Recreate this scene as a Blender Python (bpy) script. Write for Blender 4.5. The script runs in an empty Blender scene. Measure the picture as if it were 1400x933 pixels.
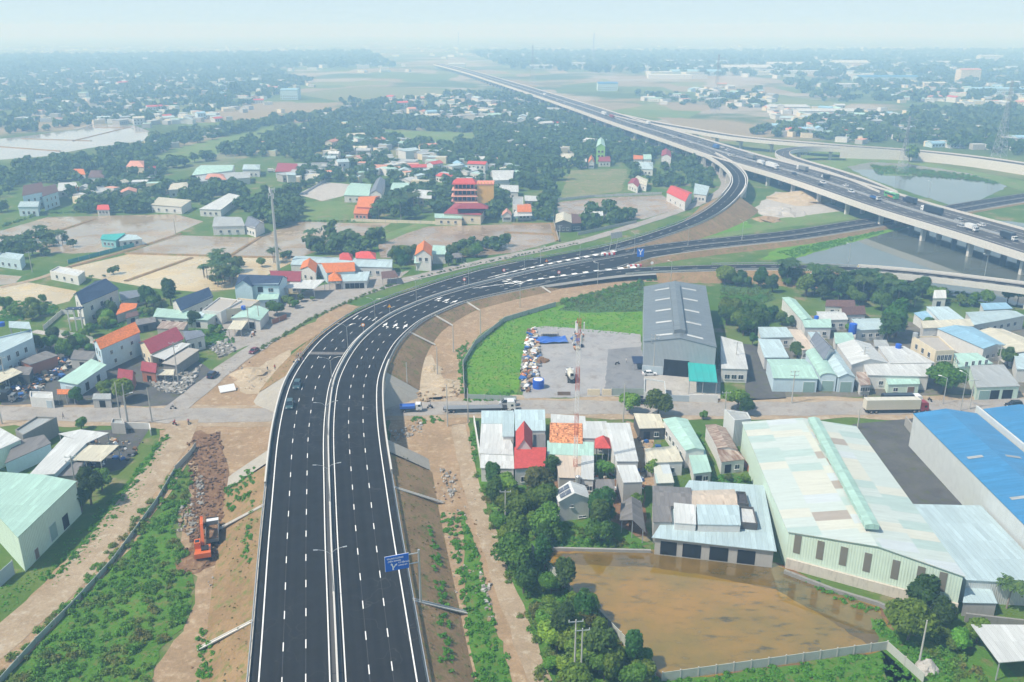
import bpy, math, random
import numpy as np
from mathutils import Vector, Matrix
random.seed(7); rng = np.random.default_rng(11)
sc = bpy.context.scene; COL = sc.collection
PI = math.pi; R = math.radians
# ------------------------------------------------------------ camera
CH, FPX, HOR = 100.0, 1200.0, 38.0
PIT = math.atan((466.5-HOR)/FPX)
cp, sp = math.cos(PIT), math.sin(PIT)
def G(px, py, z=0.0):
    "point of the photograph -> the place on the level z"
    x, y = (px-700)/FPX, (466.5-py)/FPX
    d = (x, cp+y*sp, -sp+y*cp)
    t = (z-CH)/d[2]
    return Vector((d[0]*t, d[1]*t, z))
def P(v):
    q = Vector(v)-Vector((0,0,CH)); dep = q.y*cp-q.z*sp; up = q.y*sp+q.z*cp
    return 700+FPX*q.x/dep, 466.5-FPX*up/dep
cam = bpy.data.cameras.new('camera'); co = bpy.data.objects.new('camera', cam); COL.objects.link(co)
cam.sensor_width = 36; cam.lens = 36*FPX/1400; co.location = (0,0,CH); co.rotation_euler = (PI/2-PIT,0,0)
cam.clip_start = 1; cam.clip_end = 60000; sc.camera = co
# ------------------------------------------------------------ materials
MATS = {}
class NT:
    def __init__(s, name):
        s.m = bpy.data.materials.new(name); s.m.use_nodes = True; s.t = s.m.node_tree
        s.b = s.t.nodes['Principled BSDF']; s.out = s.t.nodes['Material Output']; s.c = {}
    def n(s, ty, **k):
        x = s.t.nodes.new('ShaderNode'+ty)
        for a, v in k.items(): setattr(x, a, v)
        return x
    def put(s, sock, v):
        if isinstance(v, bpy.types.NodeSocket): s.t.links.new(v, sock)
        elif v is not None:
            if hasattr(sock.default_value, '__len__') and not hasattr(v, '__len__'): v = (v,)*len(sock.default_value)
            if hasattr(v, '__len__') and len(v) == 3 and len(sock.default_value) == 4: v = (*v, 1)
            sock.default_value = v
    def co(s, kind):
        if kind not in s.c:
            if kind == 'P': s.c[kind] = s.n('NewGeometry').outputs['Position']
            else: s.c[kind] = s.n('TexCoord').outputs[{'U':'UV','O':'Object'}[kind]]
        return s.c[kind]
    def mapv(s, v, scale):
        x = s.n('VectorMath', operation='MULTIPLY'); s.put(x.inputs[0], v); s.put(x.inputs[1], scale); return x.outputs[0]
    def noise(s, scale, kind='P', det=4, rough=.6, st=None):
        x = s.n('TexNoise'); v = s.co(kind)
        if st: v = s.mapv(v, st)
        s.put(x.inputs['Vector'], v); x.inputs['Scale'].default_value = scale; x.inputs['Detail'].default_value = det; x.inputs['Roughness'].default_value = rough
        return x.outputs['Fac']
    def ramp(s, f, a, b, c0=0., c1=1.):
        x = s.n('MapRange'); s.put(x.inputs[0], f); x.inputs[1].default_value = a; x.inputs[2].default_value = b; x.inputs[3].default_value = c0; x.inputs[4].default_value = c1
        return x.outputs[0]
    def mix(s, f, a, b, mode='MIX'):
        x = s.n('Mix', data_type='RGBA', blend_type=mode); s.put(x.inputs[0], f); s.put(x.inputs[6], a); s.put(x.inputs[7], b); return x.outputs[2]
    def math(s, op, a, b=0., c=None):
        x = s.n('Math', operation=op); s.put(x.inputs[0], a); s.put(x.inputs[1], b)
        if c is not None: s.put(x.inputs[2], c)
        return x.outputs[0]
    def sep(s, v):
        x = s.n('SeparateXYZ'); s.put(x.inputs[0], v); return x.outputs
    def val(s, col, f, lo, hi):
        "brighten and darken a colour by a 0..1 factor"
        x = s.n('HueSaturation'); s.put(x.inputs['Color'], col); s.put(x.inputs['Value'], s.ramp(f, 0, 1, lo, hi)); return x.outputs[0]
    def rand(s): return s.n('ObjectInfo').outputs['Random']
    def isl(s): return s.n('NewGeometry').outputs['Random Per Island']
    def bump(s, h, strength, dist=.1):
        x = s.n('Bump'); x.inputs['Strength'].default_value = strength; x.inputs['Distance'].default_value = dist; s.put(x.inputs['Height'], h)
        s.put(s.b.inputs['Normal'], x.outputs[0])
    def end(s, col, rough=.85, spec=.25, metal=0.):
        s.put(s.b.inputs['Base Color'], col); s.put(s.b.inputs['Roughness'], rough); s.put(s.b.inputs['Specular IOR Level'], spec); s.put(s.b.inputs['Metallic'], metal)
        return s.m
def plain(name, c, rough=.6, var=.12, spec=.3, metal=0., dirt=.25, k='O', sc_=1.):
    if name in MATS: return MATS[name]
    t = NT(name)
    n = t.noise(.8*sc_, k, 5); n2 = t.noise(6*sc_, k, 3)
    col = t.val(c, n, 1-var, 1+var)
    if dirt: col = t.mix(t.ramp(n2, .5, .85, 0, dirt), col, tuple(x*.45+.02 for x in c))
    MATS[name] = t.end(col, rough, spec, metal); return MATS[name]
def soil(name, cols, scale=.15, rough=.95, bump=.5, fine=2.5, spec=.1, lo=.36, hi=.62):
    "ground-like material: two or three colours in noisy patches"
    if name in MATS: return MATS[name]
    t = NT(name); n = t.noise(scale, 'P', 8, .65); col = t.mix(t.ramp(n, lo, hi), cols[0], cols[1])
    if len(cols) > 2: col = t.mix(t.ramp(t.noise(scale*3.3, 'P', 6, .7), .52, .66), col, cols[2])
    f = t.noise(fine, 'P', 5, .7); col = t.val(col, f, .62, 1.38)
    t.bump(f, bump, .25); MATS[name] = t.end(col, rough, spec); return MATS[name]
def metal(name, c, rust=0., sheet=1.0, fade=.12, rough=.45):
    "profiled sheet roofing: sheets side by side down the slope, ribs, stains"
    if name in MATS: return MATS[name]
    t = NT(name); u, v, w = t.sep(t.co('U'))
    wn = t.n('TexWhiteNoise', noise_dimensions='2D'); cx = t.n('CombineXYZ')
    t.put(cx.inputs[0], t.math('FLOOR', t.math('DIVIDE', u, sheet))); t.put(cx.inputs[1], t.math('FLOOR', t.math('DIVIDE', v, 6.5))); t.put(wn.inputs['Vector'], cx.outputs[0])
    col = t.val(c, wn.outputs['Value'], 1-fade*1.3, 1+fade*.6); col = t.mix(t.ramp(t.noise(.12, 'U', 4, .6), .45, .65, 0, .5), col, tuple(x*.78+.03 for x in c))
    col = t.val(col, t.rand(), .93, 1.07)
    col = t.val(col, t.noise(.5, 'U', 8, .75, (1.8,.3,1)), .62, 1.3)
    seam = t.math('LESS_THAN', t.math('FRACT', t.math('DIVIDE', u, sheet)), .055)
    col = t.mix(t.math('MULTIPLY', seam, .5), col, tuple(x*.4 for x in c))
    st = t.noise(.5, 'U', 7, .75, (2.2,.3,1))
    if rust: col = t.mix(t.ramp(st, .62-.3*rust, .8-.3*rust, 0, .85), col, (.16,.07,.035))
    else: col = t.mix(t.ramp(st, .55, .85, 0, .35), col, tuple(x*.5+.03 for x in c))
    rib = t.math('SINE', t.math('MULTIPLY', u, 2*PI/.32)); t.bump(rib, .35, .04)
    MATS[name] = t.end(col, rough, .35); return MATS[name]
def tile(name, c, var=.25):
    if name in MATS: return MATS[name]
    t = NT(name); u, v, w = t.sep(t.co('U'))
    wn = t.n('TexWhiteNoise', noise_dimensions='2D'); cx = t.n('CombineXYZ')
    t.put(cx.inputs[0], t.math('FLOOR', t.math('MULTIPLY', u, 2.5))); t.put(cx.inputs[1], t.math('FLOOR', t.math('MULTIPLY', v, 2.6))); t.put(wn.inputs['Vector'], cx.outputs[0])
    col = t.val(c, wn.outputs['Value'], 1-var, 1+var*.7); col = t.val(col, t.rand(), .9, 1.1)
    col = t.mix(t.ramp(t.noise(.6, 'U', 6, .7), .5, .8, 0, .4), col, tuple(x*.4+.015 for x in c))
    row = t.math('FRACT', t.math('MULTIPLY', v, 2.6)); t.bump(row, .5, .06)
    MATS[name] = t.end(col, .75, .2); return MATS[name]
def patchm(name, cols):
    "old factory roof: bands of differently aged sheets from ridge to eave"
    t = NT(name); u, v, w = t.sep(t.co('U')); wn = t.n('TexWhiteNoise', noise_dimensions='2D'); cx = t.n('CombineXYZ')
    t.put(cx.inputs[0], t.math('FLOOR', t.math('DIVIDE', t.math('ADD', u, t.math('MULTIPLY', t.math('FLOOR', t.math('DIVIDE', v, 7.)), 1.7)), 3.4))); t.put(cx.inputs[1], t.math('FLOOR', t.math('DIVIDE', v, 7.))); t.put(wn.inputs['Vector'], cx.outputs[0])
    col = cols[0]
    for k, c in enumerate(cols[1:]): col = t.mix(t.math('GREATER_THAN', wn.outputs['Value'], (.4,.62,.8,.955)[k]), col, c)
    col = t.val(col, t.noise(.6, 'U', 8, .75, (1.8,.25,1)), .68, 1.25); seam = t.math('LESS_THAN', t.math('FRACT', t.math('DIVIDE', u, 1.13)), .06); col = t.mix(t.math('MULTIPLY', seam, .22), col, (.25,.27,.26))
    st = t.noise(.35, 'U', 7, .8, (1,.6,1)); col = t.mix(t.ramp(st, .6, .78, 0, .5), col, (.25,.23,.2)); t.bump(t.math('SINE', t.math('MULTIPLY', u, 2*PI/.32)), .35, .04)
    MATS[name] = t.end(col, .5, .3); return MATS[name]
def wallm(name, c, stain=.4, bands=0):
    "plastered or sheeted wall: damp streaks run down from the top and up from the foot"
    if name in MATS: return MATS[name]
    t = NT(name); col = t.val(c, t.noise(.5, 'U', 5), .86, 1.1); col = t.val(col, t.rand(), .93, 1.06)
    st = t.noise(1., 'U', 6, .7, (1.6,.22,1)); col = t.mix(t.ramp(st, .52, .8, 0, stain), col, tuple(x*.4+.02 for x in c))
    if bands:
        u = t.sep(t.co('U'))[0]; t.bump(t.math('SINE', t.math('MULTIPLY', u, 2*PI/bands)), .4, .05)
    MATS[name] = t.end(col, .8, .2); return MATS[name]
def glassm(name, c=(.02,.035,.05), rough=.08):
    if name in MATS: return MATS[name]
    t = NT(name); MATS[name] = t.end(t.val(c, t.rand(), .6, 1.5), rough, .6); return MATS[name]
def waterm(name, c, c2, scale=.05, rough=.12, wet=0., spec=.5, weed=None, lo=.42, hi=.6):
    "shallow muddy water: mud showing through in patches; wet > 0 leaves bare mud banks"
    if name in MATS: return MATS[name]
    t = NT(name); n = t.noise(scale, 'P', 7, .6); col = t.mix(t.ramp(n, lo, hi), c, c2)
    col = t.val(col, t.noise(scale*9, 'P', 4, .6), .85, 1.15); r = rough
    if weed is not None:
        wd = t.ramp(t.noise(.5, 'P', 9, .75, (.45,1.3,1)), .53, .62); wd = t.math('MULTIPLY', wd, t.ramp(t.noise(.05, 'P', 4), .36, .56, .1, 1))
        col = t.mix(wd, col, weed); r = t.ramp(wd, 0, 1, rough, .7)
    if wet: r = t.ramp(t.noise(scale*1.7, 'P', 5, .65), .5, .62, rough, wet)
    h = t.noise(1.6, 'P', 3); t.bump(h, .03, .05); t.b.inputs['Coat Weight'].default_value = 1.0 if spec > .6 else 0; t.b.inputs['Coat Roughness'].default_value = .02
    MATS[name] = t.end(col, r, spec); return MATS[name]
def leafm(name, a, b, dry=None, trans=.25):
    if name in MATS: return MATS[name]
    t = NT(name); col = t.mix(t.isl(), a, b); hs = t.n('HueSaturation'); t.put(hs.inputs['Color'], col); rr = t.math('FRACT', t.math('MULTIPLY', t.rand(), 7.31)); t.put(hs.inputs['Hue'], t.ramp(rr, 0, 1, .465, .525)); t.put(hs.inputs['Value'], t.ramp(t.rand(), 0, 1, .7, 1.5)); col = hs.outputs[0]
    if dry is not None: col = t.mix(t.ramp(t.noise(.13, 'P', 5, .6), .48, .66), col, dry)
    col = t.val(col, t.noise(.35, 'P', 3), .75, 1.25)
    t.end(col, .6, .25)
    tr = t.n('BsdfTranslucent'); t.put(tr.inputs['Color'], t.mix(.5, col, (.16,.26,.03))); mx = t.n('MixShader'); mx.inputs[0].default_value = trans
    t.t.links.new(t.b.outputs[0], mx.inputs[1]); t.t.links.new(tr.outputs[0], mx.inputs[2]); t.t.links.new(mx.outputs[0], t.out.inputs[0])
    MATS[name] = t.m; return t.m
def asphaltm(name, c=(.036,.037,.045), streak=.3):
    if name in MATS: return MATS[name]
    t = NT(name); u, v, w = t.sep(t.co('U')); col = t.val(c, t.noise(1., 'U', 6, .65, (1.1,.012,1)), 1-streak*1.3, 1+streak*1.3)
    trk = t.math('COSINE', t.math('MULTIPLY', u, 2*PI/1.83)); col = t.val(col, t.math('MULTIPLY_ADD', trk, .5, .5), .9, 1.1)      # wheel paths
    col = t.val(col, t.noise(.05, 'P', 6), .75, 1.28); col = t.val(col, t.noise(7, 'P', 3), .8, 1.2)
    col = t.mix(t.ramp(t.noise(.09, 'P', 9, .75), .6, .78, 0, .28), col, (.07,.068,.065))
    au = t.math('ABSOLUTE', u); jl = t.math('MAXIMUM', t.math('COMPARE', au, 4.85, .05), t.math('COMPARE', au, 8.45, .05)); col = t.mix(t.math('MULTIPLY', jl, .3), col, (.16,.16,.16))      # paving joints
    sc_ = t.ramp(t.noise(.16, 'P', 2, .5), .492, .5); sc2 = t.ramp(t.noise(.16, 'P', 2, .5), .508, .5); col = t.mix(t.math('MULTIPLY', t.math('MULTIPLY', sc_, sc2), t.ramp(t.noise(.03, 'P', 3), .48, .62, 0, .35)), col, (.15,.15,.15))      # old tyre scuffs
    lim = t.math('GREATER_THAN', t.math('FRACT', t.math('DIVIDE', v, 46.)), .994); col = t.mix(t.math('MULTIPLY', lim, .45), col, (.012,.012,.014))
    MATS[name] = t.end(col, t.ramp(t.noise(.2, 'P', 4), .4, .6, .7, .9), .15); return MATS[name]
# ------------------------------------------------------------ mesh builder
class MB:
    def __init__(s): s.v = []; s.f = []; s.mi = []; s.ms = []; s.uv = []; s.key = {}
    def m(s, mat):
        if mat not in s.ms: s.ms.append(mat)
        return s.ms.index(mat)
    def face(s, pts, mat, uv=None):
        i = len(s.v); s.v += [tuple(p) for p in pts]; s.f.append(tuple(range(i, i+len(pts)))); s.mi.append(s.m(mat)); s.uv.append(uv)
    def prism(s, poly, z0, z1, mat, top=None, cap=True, bottom=False):
        "poly: list of (x,y) counter-clockwise; z1 may be a list"
        n = len(poly); z1 = z1 if hasattr(z1, '__len__') else [z1]*n; z0 = z0 if hasattr(z0, '__len__') else [z0]*n
        for i in range(n):
            j = (i+1) % n; a, b = poly[i], poly[j]
            s.face([(a[0],a[1],z0[i]),(b[0],b[1],z0[j]),(b[0],b[1],z1[j]),(a[0],a[1],z1[i])], mat)
        if cap: s.face([(p[0],p[1],z) for p, z in zip(poly, z1)], top or mat)
        if bottom: s.face([(p[0],p[1],z) for p, z in zip(poly, z0)][::-1], mat)
    def box(s, c, d, mat, rz=0., rx=0., ry=0., top=None, taper=1.):
        "box with centre c and size d"
        M = Matrix.Rotation(rz,3,'Z') @ Matrix.Rotation(ry,3,'Y') @ Matrix.Rotation(rx,3,'X'); c = Vector(c)
        q = [c + M @ Vector((x*d[0]/2*(taper if z>0 else 1), y*d[1]/2*(taper if z>0 else 1), z*d[2]/2)) for z in (-1,1) for x, y in ((-1,-1),(1,-1),(1,1),(-1,1))]
        for k, ix in enumerate(((3,2,1,0),(4,5,6,7),(0,1,5,4),(1,2,6,5),(2,3,7,6),(3,0,4,7))): s.face([q[i] for i in ix], top if (top and k == 1) else mat)
    def tube(s, a, b, r0, mat, r1=None, n=6, cap=True):
        a, b = Vector(a), Vector(b); r1 = r0 if r1 is None else r1; t = (b-a).normalized()
        u = t.orthogonal().normalized(); w = t.cross(u)
        ra = [a+(u*math.cos(2*PI*i/n)+w*math.sin(2*PI*i/n))*r0 for i in range(n)]; rb = [b+(u*math.cos(2*PI*i/n)+w*math.sin(2*PI*i/n))*r1 for i in range(n)]
        for i in range(n): s.face([ra[i], ra[(i+1)%n], rb[(i+1)%n], rb[i]], mat)
        if cap: s.face(rb, mat); s.face(ra[::-1], mat)
    def profile(s, pts, mat, axis='y', w=1., c=0.):
        "extrude an (x,z) outline by w along y about c"
        for sd in (-1, 1): s.face([(x, c+sd*w/2, z) for x, z in (pts if sd < 0 else pts[::-1])], mat)
        n = len(pts)
        for i in range(n):
            (x0,z0),(x1,z1) = pts[i], pts[(i+1)%n]; s.face([(x0,c-w/2,z0),(x0,c+w/2,z0),(x1,c+w/2,z1),(x1,c-w/2,z1)], mat)
    def mesh(s, name):
        me = bpy.data.meshes.new(name); me.from_pydata(s.v, [], s.f)
        for m in s.ms: me.materials.append(m)
        me.polygons.foreach_set('material_index', s.mi)
        uvs = []
        for f, uv in zip(s.f, s.uv):
            if uv: uvs += [c for q in uv for c in q]; continue
            q = [Vector(s.v[i]) for i in f]; nn = Vector((0,0,0))
            for i in range(len(q)): nn += q[i].cross(q[(i+1)%len(q)])
            n = nn.normalized() if nn.length > 1e-9 else Vector((0,0,1))
            if abs(n.z) > .9995: u, w = Vector((1,0,0)), Vector((0,1,0))
            else: u = Vector((0,0,1)).cross(n).normalized(); w = n.cross(u)
            for p in q: uvs += [p.dot(u), p.dot(w)]
        me.uv_layers.new(name='UVMap').data.foreach_set('uv', uvs); me.update(); return me
    def build(s, name, parent=None, loc=None):
        o = bpy.data.objects.new(name, s.mesh(name)); COL.objects.link(o); o.parent = parent
        if loc is not None: o.location = loc
        return o
def npmesh(name, V, F, mat):
    "V (n,3), F (m,4) arrays to a mesh of quads"
    me = bpy.data.meshes.new(name); me.vertices.add(len(V)); me.vertices.foreach_set('co', np.asarray(V, np.float32).ravel())
    k = F.shape[1]; me.loops.add(F.size); me.polygons.add(len(F)); me.loops.foreach_set('vertex_index', F.astype(np.int32).ravel())
    me.polygons.foreach_set('loop_start', np.arange(len(F), dtype=np.int32)*k); me.polygons.foreach_set('loop_total', np.full(len(F), k, np.int32))
    me.materials.append(mat); me.update(calc_edges=True); return me
def link(name, me, parent=None):
    o = bpy.data.objects.new(name, me); COL.objects.link(o); o.parent = parent; return o
def tag(o, label, cat, group=None, kind=None):
    o['label'] = label; o['category'] = cat
    if group: o['group'] = group
    if kind: o['kind'] = kind
    return o
def thing(name, label, cat, loc=(0,0,0), rz=0., group=None):
    o = bpy.data.objects.new(name, None); COL.objects.link(o); o.location = loc; o.rotation_euler = (0,0,rz); o.empty_display_size = .1
    return tag(o, label, cat, group)
def struct(name, mb, kind='structure'):
    o = mb.build(name); o['kind'] = kind; return o
KIDS = {}
def dup(root, loc, rz=None, scale=None, label=None, group=None):
    "copy of a thing with its parts and sub-parts"
    if root.name not in KIDS: KIDS[root.name] = [(c, list(c.children)) for c in root.children]
    r = root.copy(); COL.objects.link(r); r.location = loc
    if rz is not None: r.rotation_euler = (0,0,rz)
    if scale is not None: r.scale = (scale,)*3 if not hasattr(scale, '__len__') else scale
    if label: r['label'] = label
    if group: r['group'] = group
    for c, gs in KIDS[root.name]:
        k = c.copy(); COL.objects.link(k); k.parent = r
        for g in gs: h = g.copy(); COL.objects.link(h); h.parent = k
    return r
def ccw(poly):
    a = sum(poly[i][0]*poly[(i+1)%len(poly)][1]-poly[(i+1)%len(poly)][0]*poly[i][1] for i in range(len(poly)))
    return poly if a > 0 else poly[::-1]
def px(poly, z=0.): return [G(x, y, z).xy.to_tuple() for x, y in poly]
def inpoly(pts, poly):
    x, y = pts[:,0], pts[:,1]; r = np.zeros(len(pts), bool); n = len(poly)
    for i in range(n):
        (x0,y0),(x1,y1) = poly[i], poly[(i+1)%n]
        c = ((y0 > y) != (y1 > y)); r ^= c & (x < (x1-x0)*(y-y0)/((y1-y0) if y1 != y0 else 1e-9)+x0)
    return r
def scatter(poly, per_m2=None, n=None):
    p = np.array(poly); lo, hi = p.min(0), p.max(0); area = abs(sum(poly[i][0]*poly[(i+1)%len(poly)][1]-poly[(i+1)%len(poly)][0]*poly[i][1] for i in range(len(poly))))/2
    n = n if n is not None else int(area*per_m2); out = np.zeros((0,2))
    while len(out) < n:
        q = lo+(hi-lo)*rng.random((max(64, n*3),2)); out = np.vstack([out, q[inpoly(q, poly)]])
    return out[:n]
# ------------------------------------------------------------ light, sky, air
W = bpy.data.worlds.new('World'); sc.world = W; W.use_nodes = True; wn_ = W.node_tree; bg = wn_.nodes['Background']
SUN_EL, SUN_AZ = R(54), R(247)
sky = wn_.nodes.new('ShaderNodeTexSky'); sky.sky_type = 'NISHITA'; sky.sun_disc = False; sky.sun_elevation = SUN_EL; sky.sun_rotation = SUN_AZ
sky.air_density = 1.0; sky.dust_density = .6; sky.ozone_density = 2.5; sky.altitude = 100
mxs = wn_.nodes.new('ShaderNodeMix'); mxs.data_type = 'RGBA'; wn_.links.new(sky.outputs[0], mxs.inputs[6]); mxs.inputs[7].default_value = (5.1,6.7,7.8,1)   # the milky veil of a hazy day, thick at the horizon
tcw = wn_.nodes.new('ShaderNodeTexCoord'); sxw = wn_.nodes.new('ShaderNodeSeparateXYZ'); mrw = wn_.nodes.new('ShaderNodeMapRange'); wn_.links.new(tcw.outputs['Generated'], sxw.inputs[0]); wn_.links.new(sxw.outputs[2], mrw.inputs[0])
mrw.inputs[1].default_value = 0; mrw.inputs[2].default_value = .6; mrw.inputs[3].default_value = .9; mrw.inputs[4].default_value = .22; wn_.links.new(mrw.outputs[0], mxs.inputs[0])
wn_.links.new(mxs.outputs[2], bg.inputs[0]); bg.inputs[1].default_value = 0.108
sl = bpy.data.lights.new('sun', 'SUN'); sl.energy = 4.7; sl.angle = R(2); sl.color = (1,.95,.86); so = bpy.data.objects.new('sun', sl); COL.objects.link(so)
to_sun = Vector((math.sin(SUN_AZ)*math.cos(SUN_EL), math.cos(SUN_AZ)*math.cos(SUN_EL), math.sin(SUN_EL)))
so.rotation_euler = to_sun.to_track_quat('Z', 'Y').to_euler(); so.location = to_sun*2000
sc.view_settings.view_transform = 'Standard'; sc.view_settings.look = 'None'; sc.view_settings.gamma = 1; sc.view_settings.use_curve_mapping = False; sc.view_settings.exposure = 0.25
cy = sc.cycles; cy.max_bounces = 6; cy.diffuse_bounces = 3; cy.glossy_bounces = 3; cy.transmission_bounces = 4; cy.volume_bounces = 2; cy.transparent_max_bounces = 8; cy.caustics_reflective = False; cy.caustics_refractive = False
cy.use_denoising = True; cy.use_adaptive_sampling = True; cy.adaptive_threshold = .02; cy.sample_clamp_indirect = 4
hz = MB(); HM = bpy.data.materials.new('haze'); HM.use_nodes = True; ht = HM.node_tree; ht.nodes.remove(ht.nodes['Principled BSDF'])
pv = ht.nodes.new('ShaderNodeVolumePrincipled'); pv.inputs['Color'].default_value = (.37,.64,1,1); pv.inputs['Absorption Color'].default_value = (.88,.92,1,1); pv.inputs['Density'].default_value = .00067; pv.inputs['Anisotropy'].default_value = .0
ht.links.new(pv.outputs[0], ht.nodes['Material Output'].inputs['Volume'])
hz.box((0,5000,62), (17000,11800,126), HM); struct('haze', hz, 'stuff')
# ------------------------------------------------------------ ground sheet
t = NT('ground')
pos = t.co('P'); d = t.n('VectorMath', operation='LENGTH'); t.put(d.inputs[0], pos); dist = d.outputs['Value']
near = t.mix(t.ramp(t.noise(.045, 'P', 7, .65), .4, .6), (.06,.125,.02), (.105,.155,.035))
near = t.mix(t.ramp(t.noise(.09, 'P', 7, .65), .55, .68), near, (.24,.185,.12)); near = t.val(near, t.noise(1.2, 'P', 6, .7), .6, 1.4)
vr = t.n('TexVoronoi', distance='CHEBYCHEV'); t.put(vr.inputs['Vector'], t.mapv(pos, (1/95.,1/150.,0))); vr.inputs['Scale'].default_value = 1; vr.inputs['Randomness'].default_value = .8
cs = t.sep(vr.outputs['Color'])
far = t.mix(t.math('GREATER_THAN', cs[0], .42), (.11,.16,.045), (.26,.215,.14)); far = t.mix(t.math('GREATER_THAN', cs[1], .7), far, (.17,.20,.075)); far = t.mix(t.math('GREATER_THAN', cs[2], .8), far, (.3,.27,.22))
far = t.mix(t.ramp(t.noise(.004, 'P', 6, .6), .5, .58), far, (.075,.115,.035)); far = t.val(far, t.noise(.03, 'P', 6, .7), .75, 1.25)
col = t.mix(t.ramp(dist, 620, 900), near, far); t.bump(t.noise(2., 'P', 4, .7), .4, .3); GM = t.end(col, .95, .08)
mb = MB(); mb.face([(-8400,-850,0),(8400,-850,0),(8400,10850,0),(-8400,10850,0)], GM); struct('ground', mb)
# ------------------------------------------------------------ ground cover sheets
M_mud = waterm('muddy_paddy', (.27,.205,.135), (.34,.27,.185), .03, .1, .6, .5)
M_mudl = waterm('pale_paddy', (.50,.41,.25), (.42,.33,.19), .03, .2, .6, .35)
M_mudd = waterm('brown_paddy', (.25,.18,.12), (.31,.235,.165), .04, .2, .75, .45)
M_pale = waterm('silver_paddy', (.33,.30,.28), (.40,.36,.33), .02, .08)
M_pond = waterm('pond_water', (.29,.16,.02), (.185,.13,.015), .035, .03, 0, .7, (.06,.05,.015)); M_darkrefl = waterm('dark_reflection_water', (.115,.075,.014), (.17,.105,.022), .12, .03, 0, .7, (.03,.035,.01))
M_lake = waterm('green_water', (.105,.12,.105), (.075,.09,.07), .03, .05)
M_grass = soil('lawn_green', ((.075,.20,.012), (.12,.25,.016), (.17,.20,.045)), .1, .95, .6, 1.5)
M_crop = soil('crop_rows', ((.045,.11,.03), (.075,.15,.045), (.09,.12,.05)), .12, .95, .9, .9)
M_field = soil('field_green', ((.10,.17,.045), (.14,.205,.06), (.19,.18,.09)), .03, .95, .4, .6)
M_dryfield = soil('dry_field', ((.19,.19,.09), (.13,.17,.06), (.26,.20,.13)), .05, .95, .5, .6)
M_dirt = soil('bare_dirt', ((.33,.23,.14), (.27,.19,.115), (.40,.31,.21)), .12, .95, .7, 1.2)
M_sand = soil('pale_sand', ((.42,.34,.24), (.36,.29,.20), (.47,.41,.32)), .15, .95, .5, 1.4)
M_brown = soil('dug_earth', ((.155,.085,.045), (.21,.125,.07), (.27,.18,.11)), .25, .95, .9, 1.4)
M_street = soil('worn_street', ((.27,.255,.24), (.33,.31,.285), (.25,.215,.175)), .12, .9, .2, 3)
M_track = soil('dirt_road', ((.36,.285,.20), (.29,.22,.145), (.41,.35,.27)), .14, .95, .3, 2)
M_yard = soil('gravel_yard', ((.27,.275,.285), (.33,.325,.325), (.24,.225,.215)), .08, .95, .3, 4)
M_dyard = soil('dark_yard', ((.075,.075,.08), (.11,.11,.105), (.085,.095,.05)), .12, .9, .3, 4)
M_conc = soil('concrete_ground', ((.36,.345,.32), (.43,.41,.385), (.30,.28,.25)), .2, .9, .2, 5)
M_pave = plain('slope_slabs', (.33,.31,.27), .9, .2, dirt=.6, k='P', sc_=.4); M_slope = soil('embankment_soil', ((.29,.195,.105), (.22,.145,.075), (.14,.16,.045)), .16, .95, .8, 1.8)
FIELDS = []
def sheet(name, poly, mat, z=.03, world=False, wob=0.):
    p = poly if world else px(poly, z); p = ccw(p)
    if name in ('grass_field','paddy_field','pond','mud_flat'): FIELDS.append([tuple(v) for v in p])
    if wob:                                  # an uneven natural edge
        q = []
        for i in range(len(p)):
            a, b = Vector(p[i]), Vector(p[(i+1)%len(p)]); k = max(1, int((b-a).length/(wob*4)))
            for j in range(k):
                c = a.lerp(b, j/k); q.append((c.x+rng.normal()*wob*.5, c.y+rng.normal()*wob*.5))
        p = q
    mb = MB(); mb.face([(x,y,z) for x, y in p], mat); return struct(name, mb)
sheet('paddy_field', [(0,190),(30,187),(100,178),(130,170),(185,172),(213,183),(195,193),(120,203),(60,214),(-40,222),(-40,192)], M_pale, .03)
sheet('paddy_field', [(-30,325),(65,297),(240,293),(278,303),(235,322),(180,342),(100,347),(-30,342)], M_mud, .03)
sheet('paddy_field', [(170,347),(247,322),(350,325),(410,303),(470,305),(535,305),(510,320),(480,325),(412,352),(350,352)], M_mud, .035)
sheet('paddy_field', [(98,366),(175,348),(350,353),(414,353),(385,366),(330,395),(265,399),(205,394),(165,387),(105,376)], M_mudl, .04)
sheet('paddy_field', [(517,335),(575,310),(700,307),(755,307),(762,330),(700,346),(640,352),(590,358),(520,352)], M_mudd, .035)
sheet('paddy_field', [(760,277),(812,271),(905,267),(934,284),(880,300),(838,300),(765,296)], M_mudd, .03)
sheet('paddy_field', [(-20,398),(32,385),(105,398),(95,412),(50,424),(-20,436)], M_mudl, .03)
sheet('paddy_field', [(-20,374),(30,378),(20,388),(-20,392)], M_mud, .03)
sheet('mud_flat', [(406,266),(440,249),(478,252),(470,268),(440,275)], M_conc, .03)
sheet('grass_field', [(405,277),(462,275),(500,285),(482,301),(405,302)], M_field, .04)
sheet('grass_field', [(200,222),(230,205),(340,180),(380,184),(312,206),(245,228)], M_field, .03, wob=2)
sheet('grass_field', [(518,177),(650,182),(650,197),(600,201),(525,191)], M_field, .03, wob=2)
sheet('grass_field', [(350,175),(430,166),(430,174),(352,184)], M_field, .03, wob=2)
sheet('grass_field', [(780,233),(858,231),(850,262),(764,273)], M_dryfield, .03, wob=1)
sheet('grass_field', [(850,150),(960,152),(940,162),(820,156)], M_field, .03, wob=2)
sheet('grass_field', [(560,140),(640,125),(500,118),(400,128),(470,140)], M_dryfield, .03, wob=3)
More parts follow.
